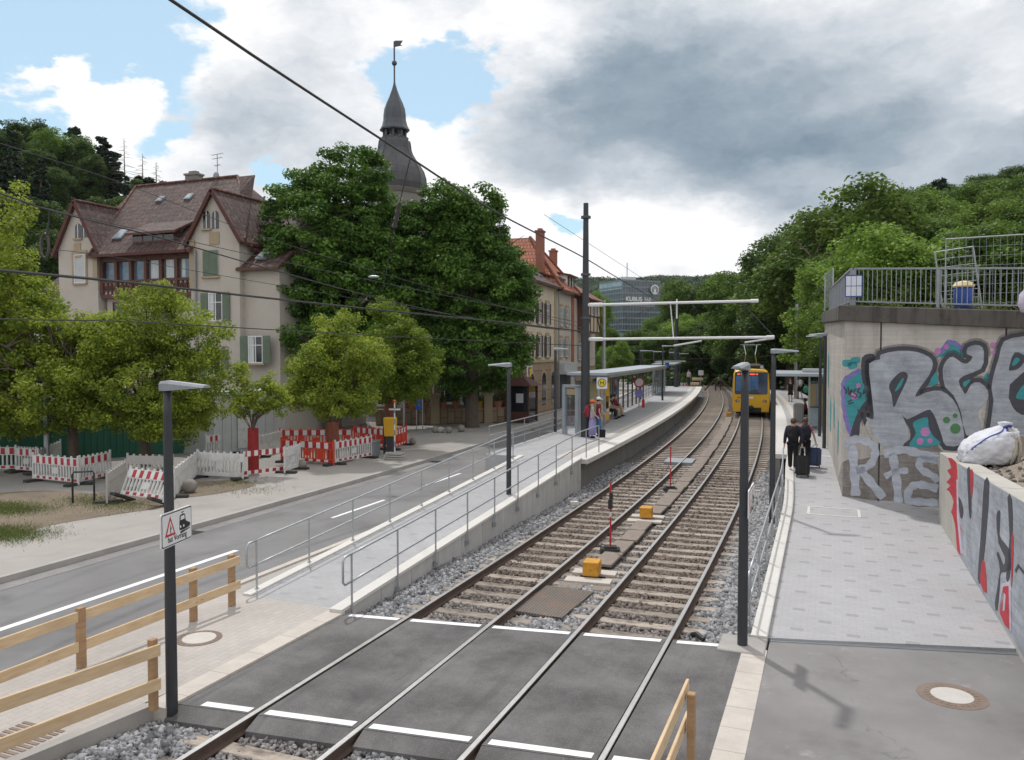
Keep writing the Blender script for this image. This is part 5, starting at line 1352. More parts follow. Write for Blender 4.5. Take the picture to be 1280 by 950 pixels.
# woodland prototypes, then individual copies
def proto(name, label, group, ells, leaf, nclump, per, rc, m, seed, trunk_h, tr, **k): return tree(name, label, (0, 0, -40), ells, leaf, nclump, per, rc, m, trunk_h, tr, seed, group=group, **k)
G_R = 'trees massed on the right hand slope'; G_L = 'trees on the left hand hill'; G_C = 'trees beyond the tram stop'
LB = {'round': 'broad mid green broadleaf tree in the wood', 'bright': 'light green broadleaf tree in the wood', 'tall': 'dark tall broadleaf tree in the wood', 'con': 'dark pointed conifer in the wood'}
def rnd_ells(seed, n, R_, Hc, zc, top=1.0):
    r = random.Random(seed); L_ = [(0, 0, zc, R_ * .7, R_ * .7, Hc * .8)]
    for _ in range(n):
        a = r.uniform(0, 6.28); z = r.uniform(-.75, .85); q = math.sqrt(max(.05, 1 - z * z)) * r.uniform(.45, .8) * R_
        s = r.uniform(.28, .5) * R_; L_.append((q * math.cos(a), q * math.sin(a), zc + z * Hc, s, s, s * r.uniform(.6, .95)))
    return L_
PR = {}
PR['round'] = [proto('broadleaf_tree', 'x', G_R, rnd_ells(i, 13, 4.2, 4.2, 7.2), .115, 320, 175, .78, M['leaf_mid'], 30 + i, 6, .28, nl=14, shell=.6) for i in (1, 2)]
PR['bright'] = [proto('broadleaf_tree', 'x', G_R, rnd_ells(i, 13, 4.4, 4.0, 7.4), .115, 320, 175, .78, M['leaf_bright'], 40 + i, 6, .28, nl=14, shell=.55) for i in (3, 4)]
PR['tall'] = [proto('broadleaf_tree', 'x', G_R, rnd_ells(i, 14, 3.4, 5.2, 7.4), .115, 320, 175, .76, M['leaf_for'], 50 + i, 6, .28, nl=14, shell=.6) for i in (5, 6)]
def con_ells():
    L_ = []
    for k in range(11):
        z = 2.0 + k * .95; r = 2.5 * (1 - k / 12.0) + .15; L_.append((0, 0, z, r, r, .42))
    return L_
PR['con'] = [proto('conifer_tree', 'x', G_L, con_ells(), .26, 260, 30, .42, M['leaf_con'], 60 + i, 10.8, .18, nl=2, shell=.5, flat=.45) for i in (0, 1)]
used = set(); trng = random.Random(3)
def wood(kd, x, y, z, height, label, group, wide=1.0):
    p = trng.choice(PR[kd]); Hn = 12.6
    if p.name not in used: used.add(p.name); c = p
    else: c = copy_tree(p)
    s = height / Hn; c.location = (x, y, z); c.scale = (s * wide, s * wide * trng.uniform(.9, 1.1), s); c.rotation_euler.z = trng.uniform(0, 6.28)
    c['label'] = label; c['group'] = group; return c
def wood_px(kd, px, top, D, height=None, wide=1.0, label=None, group=G_R, zb=None):
    p = at(px, top, D); u, d = to_cam(p.x, p.y); z = (hill(u, d) - .8) if zb is None else zb
    h = max(5, p.z - z) if height is None else height
    if height is not None: z = p.z - height
    return wood(kd, p.x, p.y, z, h, label, group, wide)
LR = {'round': 'mid green round broadleaf tree massed on the slope behind the right platform', 'bright': 'light green broadleaf tree massed on the slope behind the right platform', 'tall': 'dark slender broadleaf tree massed on the slope behind the right platform', 'con': 'dark conifer on the slope behind the right platform'}
for kd, px, top, D, w in (('bright', 1043, 234, 84, 1.3),): wood_px(kd, px, top, D, wide=w, label='tallest spreading light green tree above the tram and right platform', group=G_R)
for kd, px, top, D, w in (('tall', 968, 303, 99, 1.1), ('tall', 990, 290, 92, 1.2), ('tall', 1040, 330, 78, 1.1), ('bright', 1085, 272, 66, 1.1), ('round', 1130, 252, 84, 1.1), ('round', 1010, 270, 108, 1.1),
        ('con', 1178, 214, 110, .9), ('bright', 1155, 240, 96, 1.1), ('round', 1205, 222, 104, 1.2), ('bright', 1235, 228, 84, 1.2), ('round', 1275, 215, 100, 1.3), ('tall', 1262, 205, 140, 1.2), ('tall', 1225, 214, 150, 1.1), ('round', 1300, 225, 88, 1.2), ('bright', 1350, 230, 90, 1.2), ('round', 1340, 200, 130, 1.3), ('round', 1420, 210, 95, 1.3),
        ('bright', 1115, 285, 54, 1.2), ('round', 1165, 275, 58, 1.2), ('round', 1215, 268, 52, 1.2), ('bright', 1262, 270, 56, 1.2), ('round', 1310, 265, 50, 1.2), ('bright', 1078, 300, 64, 1.1), ('round', 1085, 330, 60, 1.1), ('tall', 1072, 350, 66, 1.1), ('bright', 1095, 330, 52, 1.0), ('round', 1050, 365, 84, 1.1), ('tall', 985, 370, 100, 1.2), ('tall', 1022, 385, 96, 1.1), ('round', 1060, 250, 112, 1.2), ('round', 1095, 240, 125, 1.3), ('tall', 1125, 228, 150, 1.3), ('tall', 1175, 222, 160, 1.4)):
    wood_px(kd, px, top, D, wide=w, label=LR[kd])
LC = {'round': 'mid green broadleaf tree at the bend of the track beyond the tram stop', 'bright': 'light green broadleaf tree at the bend of the track beyond the tram stop', 'tall': 'dark broadleaf tree at the bend of the track beyond the tram stop'}
for kd, px, top, D, w in (('bright', 741, 362, 120, .6), ('round', 752, 400, 110, .8), ('bright', 768, 425, 98, .9), ('round', 745, 440, 92, .9), ('round', 824, 392, 165, 1.0), ('bright', 860, 348, 150, 1.0), ('round', 798, 408, 140, 1.1), ('round', 865, 357, 155, 1.2), ('bright', 850, 390, 130, 1.1), ('round', 885, 350, 150, 1.1), ('tall', 905, 335, 140, 1.1), ('bright', 900, 380, 125, 1.1), ('tall', 925, 345, 120, 1.2), ('round', 935, 330, 108, 1.1), ('round', 825, 410, 128, 1.1), ('tall', 880, 400, 122, 1.2), ('tall', 855, 425, 120, 1.2), ('tall', 905, 415, 116, 1.2), ('tall', 935, 400, 104, 1.2), ('tall', 790, 430, 125, 1.3), ('tall', 968, 415, 102, 1.0)):
    wood_px(kd, px, top, D, wide=w, label=LC[kd], group=G_C, zb=-.6)
LLb = {'round': 'mid green broadleaf tree on the steep hill behind the villa', 'tall': 'dark broadleaf tree on the steep hill behind the villa', 'con': 'dark conifer on the steep hill behind the villa'}
for i in range(74):
    q = trng.uniform(-1.0, -.36); d = trng.uniform(88, 156); u = q * d; x, y = to_world(u, d)
    kd = trng.choice(['con', 'con', 'con', 'tall'] if d > 108 else ['tall', 'tall', 'con'])
    wood(kd, x, y, hill(u, d) - 1.0, trng.uniform(9.5, 14.5), LLb[kd], G_L, trng.uniform(.85, 1.15))
for kd, px, top, D in (('tall', 22, 150, 148), ('tall', 48, 148, 150), ('round', 75, 160, 146), ('con', 92, 152, 150), ('tall', 5, 155, 140), ('tall', 105, 172, 146), ('con', 130, 165, 144), ('con', 142, 185, 140), ('tall', 118, 188, 140), ('con', 172, 215, 138), ('con', 205, 222, 140), ('con', 190, 218, 142), ('con', 225, 225, 142), ('tall', -40, 150, 140)):
    wood_px(kd, px, top, D, wide=1.1, label=LLb[kd], group=G_L)
# bare dead spruces on the ridge
def bare(px, top, D, h, label):
    p = at(px, top, D); t = thing('bare_tree', label, 'tree', (p.x, p.y, p.z - h), 0, G_L); r = random.Random(px); mb = MB()
    mb.tube([(0, 0, 0), (0, 0, h)], [.16, .03], 6)
    for k in range(34):
        z = h * (.25 + .72 * k / 34); a = r.uniform(0, 6.28); l = (h - z) * .32 + .35
        e = Vector((math.cos(a) * l, math.sin(a) * l, z - .1 * l)); mb.tube([(0, 0, z), e], [.035, .012], 4)
        mb.tube([Vector((0, 0, z)).lerp(e, .5), Vector((0, 0, z)).lerp(e, .8) + Vector((r.uniform(-.4, .4), r.uniform(-.4, .4), -.1))], [.02, .01], 3)
    mb.build('trunk', M['deadwood'], t)
bare(155, 172, 138, 10, 'tallest bare grey dead spruce on the ridge left of the villa roof'); bare(178, 192, 140, 8, 'smaller bare dead spruce right of the tallest on the ridge'); bare(195, 202, 140, 7, 'lowest bare dead spruce nearest the villa roof')
# far forest and undergrowth: masses nobody could count
def forest_mass(name, label, pts, rad, leaf, per, m, seed):
    rg = np.random.default_rng(seed); pts = np.array(pts); n = len(pts)
    idx = np.repeat(np.arange(n), per); k = len(idx)
    d = rg.normal(size=(k, 3)); d /= np.linalg.norm(d, axis=1)[:, None]; d[:, 2] = np.abs(d[:, 2]) * 1.0 - .15
    rr = rad * rg.uniform(.6, 1.35, n)[idx]
    P = pts[idx] + d * rr[:, None] * np.array([1, 1, 1.15]) * rg.uniform(.75, 1, k)[:, None]
    V, Q = leaf_quads(rg, P, d + np.array([0, 0, .3]), leaf, .8, .5)
    tone = rg.uniform(0, 1, n)
    o = np_mesh(name, V, Q, m, rnd=np.repeat(np.clip(.65 * tone[idx] + .35 * rg.uniform(0, 1, k), 0, 1), 4))
    o['kind'] = 'stuff'; o['label'] = label; o['category'] = 'forest'; return o
pts = []
for i in range(3300):
    d = math.sqrt(trng.uniform(470 ** 2, 790 ** 2)); q = trng.uniform(.0, .32); u = q * d; x, y = to_world(u, d); pts.append((x, y, hill(u, d) + 2.0))
forest_mass('hillside_forest', 'continuous dark green forest covering the far hill behind the office tower', pts, 5.0, .85, 105, M['leaf_hill'], 71)
pts = []
for i in range(1500):
    d = trng.uniform(42, 175); q = trng.uniform(.18, 1.0); u = q * d; x, y = to_world(u, d)
    if x < 5 or abs(x + cv(y)) < 4.5 or (y < 36 and x < 14): continue
    pts.append((x, y, hill(u, d) - .4))
forest_mass('slope_undergrowth', 'tangled green undergrowth between the trees of the right hand slope', pts, 1.7, .2, 130, M['leaf_mid'], 72)
pts = []
for i in range(1100):
    d = trng.uniform(75, 165); q = trng.uniform(-1.0, -.3); u = q * d; x, y = to_world(u, d); pts.append((x, y, hill(u, d) - .3))
forest_mass('hill_undergrowth', 'dark undergrowth between the trees of the left hand hill', pts, 2.2, .5, 46, M['leaf_for'], 73)
pts = []
for i in range(240):
    y = trng.uniform(112, 150); x = trng.uniform(-60, 22); pts.append((x, y, .2))
forest_mass('hedge_growth', 'dark bushes closing the view beyond the bend of the track', pts, 1.6, .35, 60, M['leaf_for'], 74)
# grass on the bare earth at the lower left
def grass():
    rg = np.random.default_rng(9); P = []
    for (a, b_, n) in (((-30, 662), (34, 672), 6500), ((-20, 632), (36, 640), 5200), ((95, 622), (165, 636), 2600), ((280, 606), (318, 603), 500), ((300, 616), (330, 612), 300)):
        p0, p1 = G(*a, .09), G(*b_, .09)
        w = rg.uniform(0, 1, n); c = np.stack([p0.x + (p1.x - p0.x) * w, p0.y + (p1.y - p0.y) * w], 1) + rg.normal(size=(n, 2)) * .45
        P.append(c)
    P = np.concatenate(P); n = len(P); h = rg.uniform(.02, .085, n); a = rg.uniform(0, 6.28, n); w = .007
    lx, ly = rg.normal(size=n) * .05, rg.normal(size=n) * .05; z0 = .088
    V = np.stack([np.stack([P[:, 0] - w * np.cos(a), P[:, 1] - w * np.sin(a), np.full(n, z0)], 1), np.stack([P[:, 0] + w * np.cos(a), P[:, 1] + w * np.sin(a), np.full(n, z0)], 1), np.stack([P[:, 0] + lx, P[:, 1] + ly, z0 + h], 1)], 1)
    o = np_mesh('grass', V.reshape(-1, 3), np.arange(3 * n).reshape(n, 3), M['grass'], rnd=np.repeat(rg.uniform(0, 1, n), 3))
    o['kind'] = 'stuff'; o['label'] = 'sparse green and straw coloured grass on the bare earth at the lower left'; o['category'] = 'grass'
grass()
# ------------------------------------------------------------------ street furniture
def lamp(label, base, h, head, r0=.075, r1=.05, hl=.62, name='street_lamp', group='platform lamps'):
    t = thing(name, label, 'street lamp', base, 0, group)
    mb = MB(); mb.lathe([(r0 * 1.02, -.3), (r0, .02), (r0 * .98, 1.2), (r1 * 1.1, h - .35), (r1, h - .02)], n=16); mb.build('pole', M['anth'], t, smooth=True)
    c, s = math.cos(head), math.sin(head); u = Vector((c, s, 0)); v = Vector((-s, c, 0))
    mb = MB(); P0 = Vector((0, 0, h))
    prof = [(-.08, .065, .09, -.03), (.02, .075, .10, -.035), (hl * .5, .085, .075, -.008), (hl, .075, .045, .012)]
    ring = []
    for a, w, up, lo in prof:
        for dx, dz in ((-w, up - .035), (-w * .6, up), (w * .6, up), (w, up - .035), (w, lo), (-w, lo)): mb.v.append(tuple(P0 + u * a + v * dx + Vector((0, 0, dz))))
    for k in range(3):
        for i in range(6): j = (i + 1) % 6; mb.f.append((k * 6 + i, k * 6 + j, (k + 1) * 6 + j, (k + 1) * 6 + i)); mb.m.append(0)
    mb.f.append((0, 1, 2, 3, 4, 5)); mb.m.append(0); mb.f.append(tuple(18 + i for i in (5, 4, 3, 2, 1, 0))); mb.m.append(0)
    mb.build('lamp_head', M['galv_d'], t)
    return t
def warning_sign(label, loc, rz):
    """flat sign with a warning triangle, a tram and the words hat Vorrang; front looks along local +x"""
    t = thing('tram_warning_sign', label, 'sign', loc, rz, 'tram warning signs')
    U, Z, Nn = (0, 1, 0), (0, 0, 1), (1, 0, 0); w, h = .43, .225
    def rr(w, h, r): return [(sx * (w - r) + r * math.cos(a0 + k * math.pi / 8), sz * (h - r) + r * math.sin(a0 + k * math.pi / 8)) for sx, sz, a0 in ((1, 1, 0), (-1, 1, math.pi / 2), (-1, -1, math.pi), (1, -1, 1.5 * math.pi)) for k in range(5)]
    mb = MB(); mb.plate(rr(w, h, .035), (0, 0, 0), U, Z, Nn, -.02, 0); mb.mi = 1; mb.plate(rr(w - .012, h - .012, .03), (0, 0, 0), U, Z, Nn, 0, .002); mb.mi = 0; mb.plate(rr(w - .026, h - .026, .025), (0, 0, 0), U, Z, Nn, .002, .004); mb.build('plate', [M['white'], M['black']], t)
    O = (0, 0, 0); mb = MB()
    tri = [(-.34, -.085), (-.05, -.085), (-.195, .175)]; mb.plate(tri, O, U, Z, Nn, .004, .006); mb.mi = 1
    mb.plate([(-.29, -.055), (-.10, -.055), (-.195, .115)], O, U, Z, Nn, .006, .008); mb.mi = 2
    mb.plate([(-.205, -.05), (-.185, -.05), (-.19, .06), (-.2, .06)], O, U, Z, Nn, .008, .010); mb.plate([(-.195, -.0), (-.165, .03), (-.16, .02), (-.19, -.02)], O, U, Z, Nn, .008, .010)
    mb.build('triangle', [M['red'], M['white'], M['black']], t)
    mb = MB(); mb.plate(smooth_poly([(.06, -.03), (.07, .11), (.10, .14), (.20, .145), (.23, .11), (.25, .04), (.36, .0), (.36, -.045), (.20, -.065), (.08, -.06)], 2), O, U, Z, Nn, .004, .006)
    mb.plate([(.07, -.10), (.10, -.075), (.36, -.065), (.36, -.075), (.12, -.105)], O, U, Z, Nn, .004, .006); mb.plate([(.11, .165), (.20, .17), (.20, .18), (.11, .175)], O, U, Z, Nn, .004, .006); mb.plate([(.15, .14), (.16, .14), (.16, .17), (.15, .17)], O, U, Z, Nn, .004, .006)
    mb.mi = 1; mb.plate([(.09, .07), (.205, .075), (.20, .125), (.10, .12)], O, U, Z, Nn, .006, .008)
    for a in (.09, .18): mb.plate([(a + .018 * math.cos(q), -.015 + .018 * math.sin(q)) for q in [2 * math.pi * k / 10 for k in range(10)]], O, U, Z, Nn, .006, .008)
    mb.build('tram_symbol', [M['black'], M['white']], t)
    text_part('lettering', 'hat Vorrang', .108, M['black'], t, (.0045, 0, -.132), U, Z, .002, .001, 1.02)
    mb = MB()
    for z in (.12, -.12): mb.box((-.035, 0, z), (.03, .2, .03))
    mb.build('bracket', M['galv_d'], t)
    return t
b = G(215, 880, .05); lamp('slim dark lamp post carrying the tram warning sign, nearest the camera on the left', b, 4.18, R(4))
warning_sign('white sign with red triangle, tram and the words hat Vorrang on the left post', (b.x + .13, b.y, 2.42), R(14)).scale = (1, .84, 1)
b = G(928, 806, .02); lamp('dark lamp post at the foot of the right ramp, beside the shining rails', b, 4.42, R(-97), .08, .055)
warning_sign('white tram warning sign seen edge on, fixed to the right lamp post beside the rails', (b.x + .12, b.y, 2.35), R(0))
mb = MB(); mb.box((b.x, b.y + .05, -.02), (.72, .75, .09)); kind(mb.build('lamp_footing', M['kerb'], bevel=.015), 'structure')
b = G(636, 650, -.15); lamp('dark lamp post standing in the ballast beside the left ramp wall', b, 4.45, R(180), .075, .05)
b = at(694, 560, 37.5); b.z = .0; lamp('dark lamp post between the road and the left ramp in front of the old houses', b, H_ + .003 * 37.5, R(10), .075, .055)
b = G(965, 640, zr); lamp('dark lamp post on the right ramp edge in front of the right shelter', b, 4.25 - (b.z - .3) * .0, R(5), .075, .055)
for px, top, D, hd, lb, zb in ((1032, 419, 31.5, 180, 'dark lamp post beside the board-marked concrete wall, nearer of the wall pair', .9), (1026, 421, 36, 180, 'dark lamp post beside the concrete wall, farther of the wall pair', .9)):
    b = at(px, top, D); zt = b.z; b.z = zb; lamp(lb, b, zt - zb, R(hd), .07, .055)
for px, top, D, lb in ((828.5, 433, 62, 'grey lamp post at the back of the left platform carrying a blue display arm'), (801, 439, 70, 'thin lamp post behind the left shelter, first of the far row'), (817.5, 440, 82, 'thin lamp post behind the left shelter, second of the far row'), (837, 441, 92, 'thin lamp post near the second shelter, third of the far row'), (850, 442.5, 102, 'thin lamp post near the second shelter, fourth of the far row')):
    b = at(px, top, D); zt = b.z; b.z = .5; lamp(lb, b, zt - .5, R(12), .08, .06, hl=.9 if D < 65 else 1.1)
b = at(843, 451.5, 62); t = thing('platform_display', 'blue grey information display arm reaching out above the left platform', 'sign', b)
mb = MB(); mb.box((0, 0, 0), (1.7, .2, .10), R(12)); mb.build('arm', M['shut_l'], t); mb = MB(); mb.box((-.55, -.1, -.32), (.30, .1, .42), R(12)); mb.build('panel', M['blue'], t)
# masts of the overhead line
def mast(label, base, h, r0, r1, arms=(), m=None, collars=()):
    t = thing('overhead_line_mast', label, 'mast', base, 0, 'overhead line masts'); mb = MB()
    mb.lathe([(r0, 0), (r0 * .93, h * .45), (r0 * .80, h * .452), (r1, h)], n=16); mb.build('pole', m or M['anth'], t, smooth=False)
    for z in collars: mb = MB(); mb.lathe([(r0 * 1.08, z), (r0 * 1.08, z + .1)], n=16); mb.build('collar', M['lead'], t)
    return t
mB = G(731.5, 546, .95); mt = mast('tall dark steel mast on the left platform holding two white cantilever arms', mB, at(731, 254, depth := to_cam(mB.x, mB.y)[1]).z - .95, .20, .11, collars=(5.2, 7.1, 9.6))
D0 = to_cam(mB.x, mB.y)[1]
def pix_x(px, py, Y):   # point on a vertical plane y = Y seen at a pixel
    d = ray(px, py); p = d * (Y / d.y); p.z += H_; return p
for (pl, pr) in (((742, 381), (948, 376)), ((742, 424), (968, 421.5))):
    a, c = pix_x(*pl, mB.y), pix_x(*pr, mB.y - .3); mb = MB(); mb.tube([a, c], .055, 8); mb.tube([a - Vector((.35, 0, 0)), a + Vector((.4, 0, 0))], .085, 8); mb.tube([c - Vector((.3, 0, 0)), c], .075, 8)
    mb.build('cantilever_arm', M['white'], mt, world=True)
mb = MB()   # steady arms, struts and hangers below and above the cantilevers
def seg(p, q, r, Y=mB.y): mb.tube([pix_x(*p, Y), pix_x(*q, Y - .05)], r, 6)
seg((842, 432), (877, 426), .04); mb.build('steady_arm', M['white'], mt, world=True); mb = MB(); seg((931, 428), (966, 423), .04); mb.build('steady_arm', M['white'], mt, world=True)
mb = MB(); seg((838, 380), (842, 424), .022); mb.build('hanger', M['white'], mt, world=True); mb = MB(); seg((846, 374), (846, 398), .03); mb.build('hanger', M['white'], mt, world=True)
mb = MB(); seg((925, 376), (968, 421), .02); mb.build('stay_wire', M['wire_thin'], mt, world=True); mb = MB(); seg((842, 374), (770, 403), .015); mb.build('stay_wire', M['wire_thin'], mt, world=True)
b = at(846, 376, 86); zt = b.z; b.z = .5; mast('second dark mast beyond the left shelter', b, zt - .5, .26, .19, collars=(4.0,))
b = at(755.5, 375, 62); zt = b.z; b.z = 0; mast('plain galvanised mast beside the end house of the old row', b, zt, .17, .11, m=M['galv'])
b = at(997, 380, 66); zt = b.z; b.z = .5; mast('grey mast half hidden in the trees behind the right platform', b, zt - .5, .2, .16, m=M['galv'])

# railings
def railing(name, label, path, h, spacing, m, heights=(1.0, .5), r=.022, pr=.02, drop=.0, group='tubular steel railings', side=(0, 0, 0), loop=True):
    """path: base points; posts stand on it, rails run above it"""
    t = thing(name, label, 'railing', path[0], 0, group); P = [Vector(p) for p in path]
    seg = [(q - p).length for p, q in zip(P, P[1:])]; tot = sum(seg)
    def on(s):
        for (p, q), l in zip(zip(P, P[1:]), seg):
            if s <= l + 1e-6: return p.lerp(q, s / l)
            s -= l
        return P[-1]
    n = max(1, round(tot / spacing)); fine = [on(tot * i / (n * 3)) for i in range(n * 3 + 1)]
    for i, f in enumerate(heights):
        mb = MB(); L_ = [p + Vector((0, 0, h * f)) for p in fine]
        mb.tube(L_, r, 8)
        if i == 0 and loop and len(heights) > 1:
            d = (fine[0] - fine[1]).normalized() * .28
            mb.tube([fine[0] + Vector((0, 0, h)), fine[0] + d * .8 + Vector((0, 0, h)), fine[0] + d + Vector((0, 0, h - .06)), fine[0] + d + Vector((0, 0, h * .5 + .06)), fine[0] + d * .8 + Vector((0, 0, h * .5)), fine[0] + Vector((0, 0, h * .5))], r, 8)
        mb.build('handrail' if i == 0 else 'lower_rail', m, t, world=True, smooth=True)
    for i in range(n + 1):
        p = on(tot * i / n); mb = MB(); mb.tube([p + Vector((0, 0, h)), p - Vector((0, 0, drop))], pr, 8); mb.box(p + Vector((0, 0, -drop + .06)), (.07, .07, .12)) if drop else mb.lathe([(.05, 0), (.05, .012)], p, 10)
        mb.build('post', m, t, world=True)
    return t
railing('ramp_railing', 'inner tubular steel railing fixed to the track side wall of the left ramp', [(-8.06, y, zl(y)) for y in [12.3 + .9 * i for i in range(17)]] + [(-8.06, 28.9, .95)], 1.0, 1.75, M['galv'], drop=.28)
railing('ramp_railing', 'outer tubular steel railing of the left ramp on the road side', [(-10.36, y, zl(y) + .04) for y in [12.5 + .9 * i for i in range(16)]], .95, 1.75, M['galv'])
railing('platform_railing', 'long steel railing along the road side of the left platform', [(-11.45 - cv(y), y, .95) for y in range(27, 89, 3)], 1.0, 2.0, M['galv_d'], heights=(1.0, .66, .33), loop=False)
railing('ramp_railing', 'steel railing along the track side of the right ramp', [(-1.24 - .3 * sstep(22, 31, y), y, zr(y)) for y in [14.0 + .9 * i for i in range(15)]], 1.0, 1.9, M['galv'], drop=.1)

# wooden fences
def fence(label, posts, tops, ph, boards, side, slope=0.0):
    t = thing('wooden_fence', label, 'fence', posts[0], 0, 'new timber plank fences')
    ph0 = ph
    for i, p in enumerate(posts):
        ph = ph0 - slope * (Vector(p) - Vector(posts[0])).length; mb = MB(); w = .09 if i != 0 or len(posts) < 3 else .16; mb.box(Vector(p) + Vector((0, 0, ph / 2)), (.09, .10 if len(posts) < 3 else .12, ph), side); mb.build('post', M['pine_post'], t, world=True, bevel=.008)
    off = Vector((math.cos(side), math.sin(side), 0)) * .085
    for z in boards:
        mb = MB(); a, c = Vector(tops[0]) + off, Vector(tops[1]) + off; a.z += z; c.z += z - slope * (c - a).length
        mb.bar(a, c, .035, .155); mb.build('plank', M['pine'], t, world=True, bevel=.006)
    return t
u0, u1, u2 = G(290, 757, .03), G(242, 776, .03), G(102, 834, .03)
du = (u1 - u0).normalized(); u3 = u0 + du * 6.9; e0 = u0 - du * .12
fence('long plank fence of pale new timber between the beige paving and the road', [u0, u1, u2, u3], [e0, u0 + du * 9], .95, (.83, .38), 0.0, .017)
l0, l1 = G(192, 888, .05), G(0, 968, .05); dl = (l1 - l0).normalized(); l1 = l0 + dl * 4.6
fence('plank fence of pale new timber along the ballast at the lower left corner', [l0, l0 + dl * 3.6], [l0 - dl * .03, l0 + dl * 4.6], .94, (.80, .36), math.atan2(dl.y, dl.x) + math.pi / 2 if False else 0.05)
r0 = Vector((-1.42, 9.25, 0)); fence('short plank fence end at the bottom edge beside the pale kerb strip', [r0 + Vector((.0, -.25, 0)), r0 + Vector((.0, -2.6, 0))], [r0, r0 + Vector((0, -3.4, 0))], .86, (.84, .46), math.pi)

# ------- things in and beside the track
def snow_pole(label, base, h, lampbox):
    t = thing('marker_pole', label, 'pole', base, 0, 'red marker poles in the track')
    mb = MB(); mb.box((0, 0, .05), (.52, .36, .10), .3, taper=(.85, .85)); mb.box((0, 0, .12), (.3, .22, .06), .3); mb.build('base', M['rubber'], t)
    mb = MB(); mb.tube([(0, 0, .12), (0, 0, h)], .022, 8); mb.mi = 1; mb.tube([(0, 0, h * .50), (0, 0, h * .57)], .025, 8); mb.build('pole', [M['red'], M['hazwhite']], t)
    if lampbox:
        mb = MB(); mb.box((0, -.02, h * .68), (.09, .10, .22)); mb.box((.02, -.03, h * .80), (.07, .09, .16)); mb.build('lamp', M['black'], t)
b = G(763, 690, -.15); snow_pole('red marker pole with black lamp on a rubber foot, nearer the crossing', b, 1.72, True)
b = G(838, 613, -.15); snow_pole('plain red marker pole on a rubber foot, farther along the track', b, 1.55, False)
def point_box(label, p, s):
    t = thing('track_box', label, 'box', p, 0, 'yellow boxes between the tracks')
    mb = MB(); mb.box((0, 0, .19), (.34, .40, .30), .1); mb.build('box', M['yellowbox'], t, bevel=.012)
    mb = MB(); mb.box((0, 0, .03), (.26, .32, .06), .1); mb.build('foot', M['train_dark'], t)
    for i, (dx, dy, w, d) in enumerate(((-.02, .30, .95, .36), (.02, -.36, .98, .34), (-.25, -.75, .5, .36), (.33, -.72, .52, .34))[:s]):
        mb = MB(); mb.box((dx, dy, -.01 if i < 2 else -.05), (w, d, .06), .1); mb.build('slab', M['beige_stone'] if i < 2 else M['board'], t, bevel=.008)
point_box('rusty yellow box on pale slabs between the tracks, nearest the crossing', G(740, 720, -.12), 4)
point_box('rusty yellow box on pale slabs between the tracks, beyond the nearer one', G(808, 648, -.12), 2)
point_box('small yellow box between the tracks close to the tram', G(911, 521, -.12), 0)
p = G(692, 752, -.12); t = thing('cable_chamber_cover', 'rusty square steel cover plate between the tracks near the crossing', 'cover', p)
mb = MB(); mb.box((0, 0, 0), (1.02, 1.75, .05), -.06); mb.build('plate', M['steel_plate'], t)
t = thing('cable_trough', 'line of weathered grey cover slabs between the two tracks', 'cable trough', (-4.7, 17, -.1)); y = 17.4; r_ = random.Random(4)
while y < 62:
    if not any(abs(y + .6 - q.y) < .85 for q in (G(808, 648, -.12), G(740, 720, -.12))):
        mb = MB(); mb.box((0, 0, 0), (.46, 1.16, .07)); o = mb.build('cover_slab', M['board'], t, bevel=.01); o.location = Vector((-4.72 - cv(y + .6) + r_.uniform(-.03, .03), y + .6, -.13 + r_.uniform(0, .02))) - t.location; o.rotation_euler.z = dcv(y) + r_.uniform(-.03, .03)
    y += 1.24
p = G(850, 577, -.1); mb = MB(); mb.box(p, (1.2, 1.5, .14), .05); tag(mb.build('track_cabinet_lid', M['galv_d']), 'low grey steel lid between the tracks below the second yellow box row', 'cover')
for px, py, s, lb in ((718, 629, .2, 'pale block lying on the ballast below the left ramp wall'), (713, 624, .13, 'small broken white block on the ballast below the left ramp wall')):
    p = G(px, py, -.1); mb = MB(); mb.box(p, (s * 1.3, s, s * .6), .4); tag(mb.build('concrete_block', M['white_stone'], bevel=.01), lb, 'block')
p = G(706, 612, -.1); mb = MB(); mb.tube([p + Vector((-.3, -.1, .42)), p + Vector((-.2, 0, .3)), p + Vector((-.12, 0, .05)), p + Vector((0, 0, -.05))], .04, 8); tag(mb.build('cable_stub', M['black']), 'black cable stub bending out of the ballast at the ramp wall', 'cable')
p = G(873, 797, -.12); mb = MB(); mb.tube([p + Vector((-.12, .1, .0)), p + Vector((-.03, .03, .05)), p + Vector((.1, -.06, .0))], .045, 8); tag(mb.build('cable_end', M['black']), 'short black cable end in the ballast beside the right rail', 'cable')

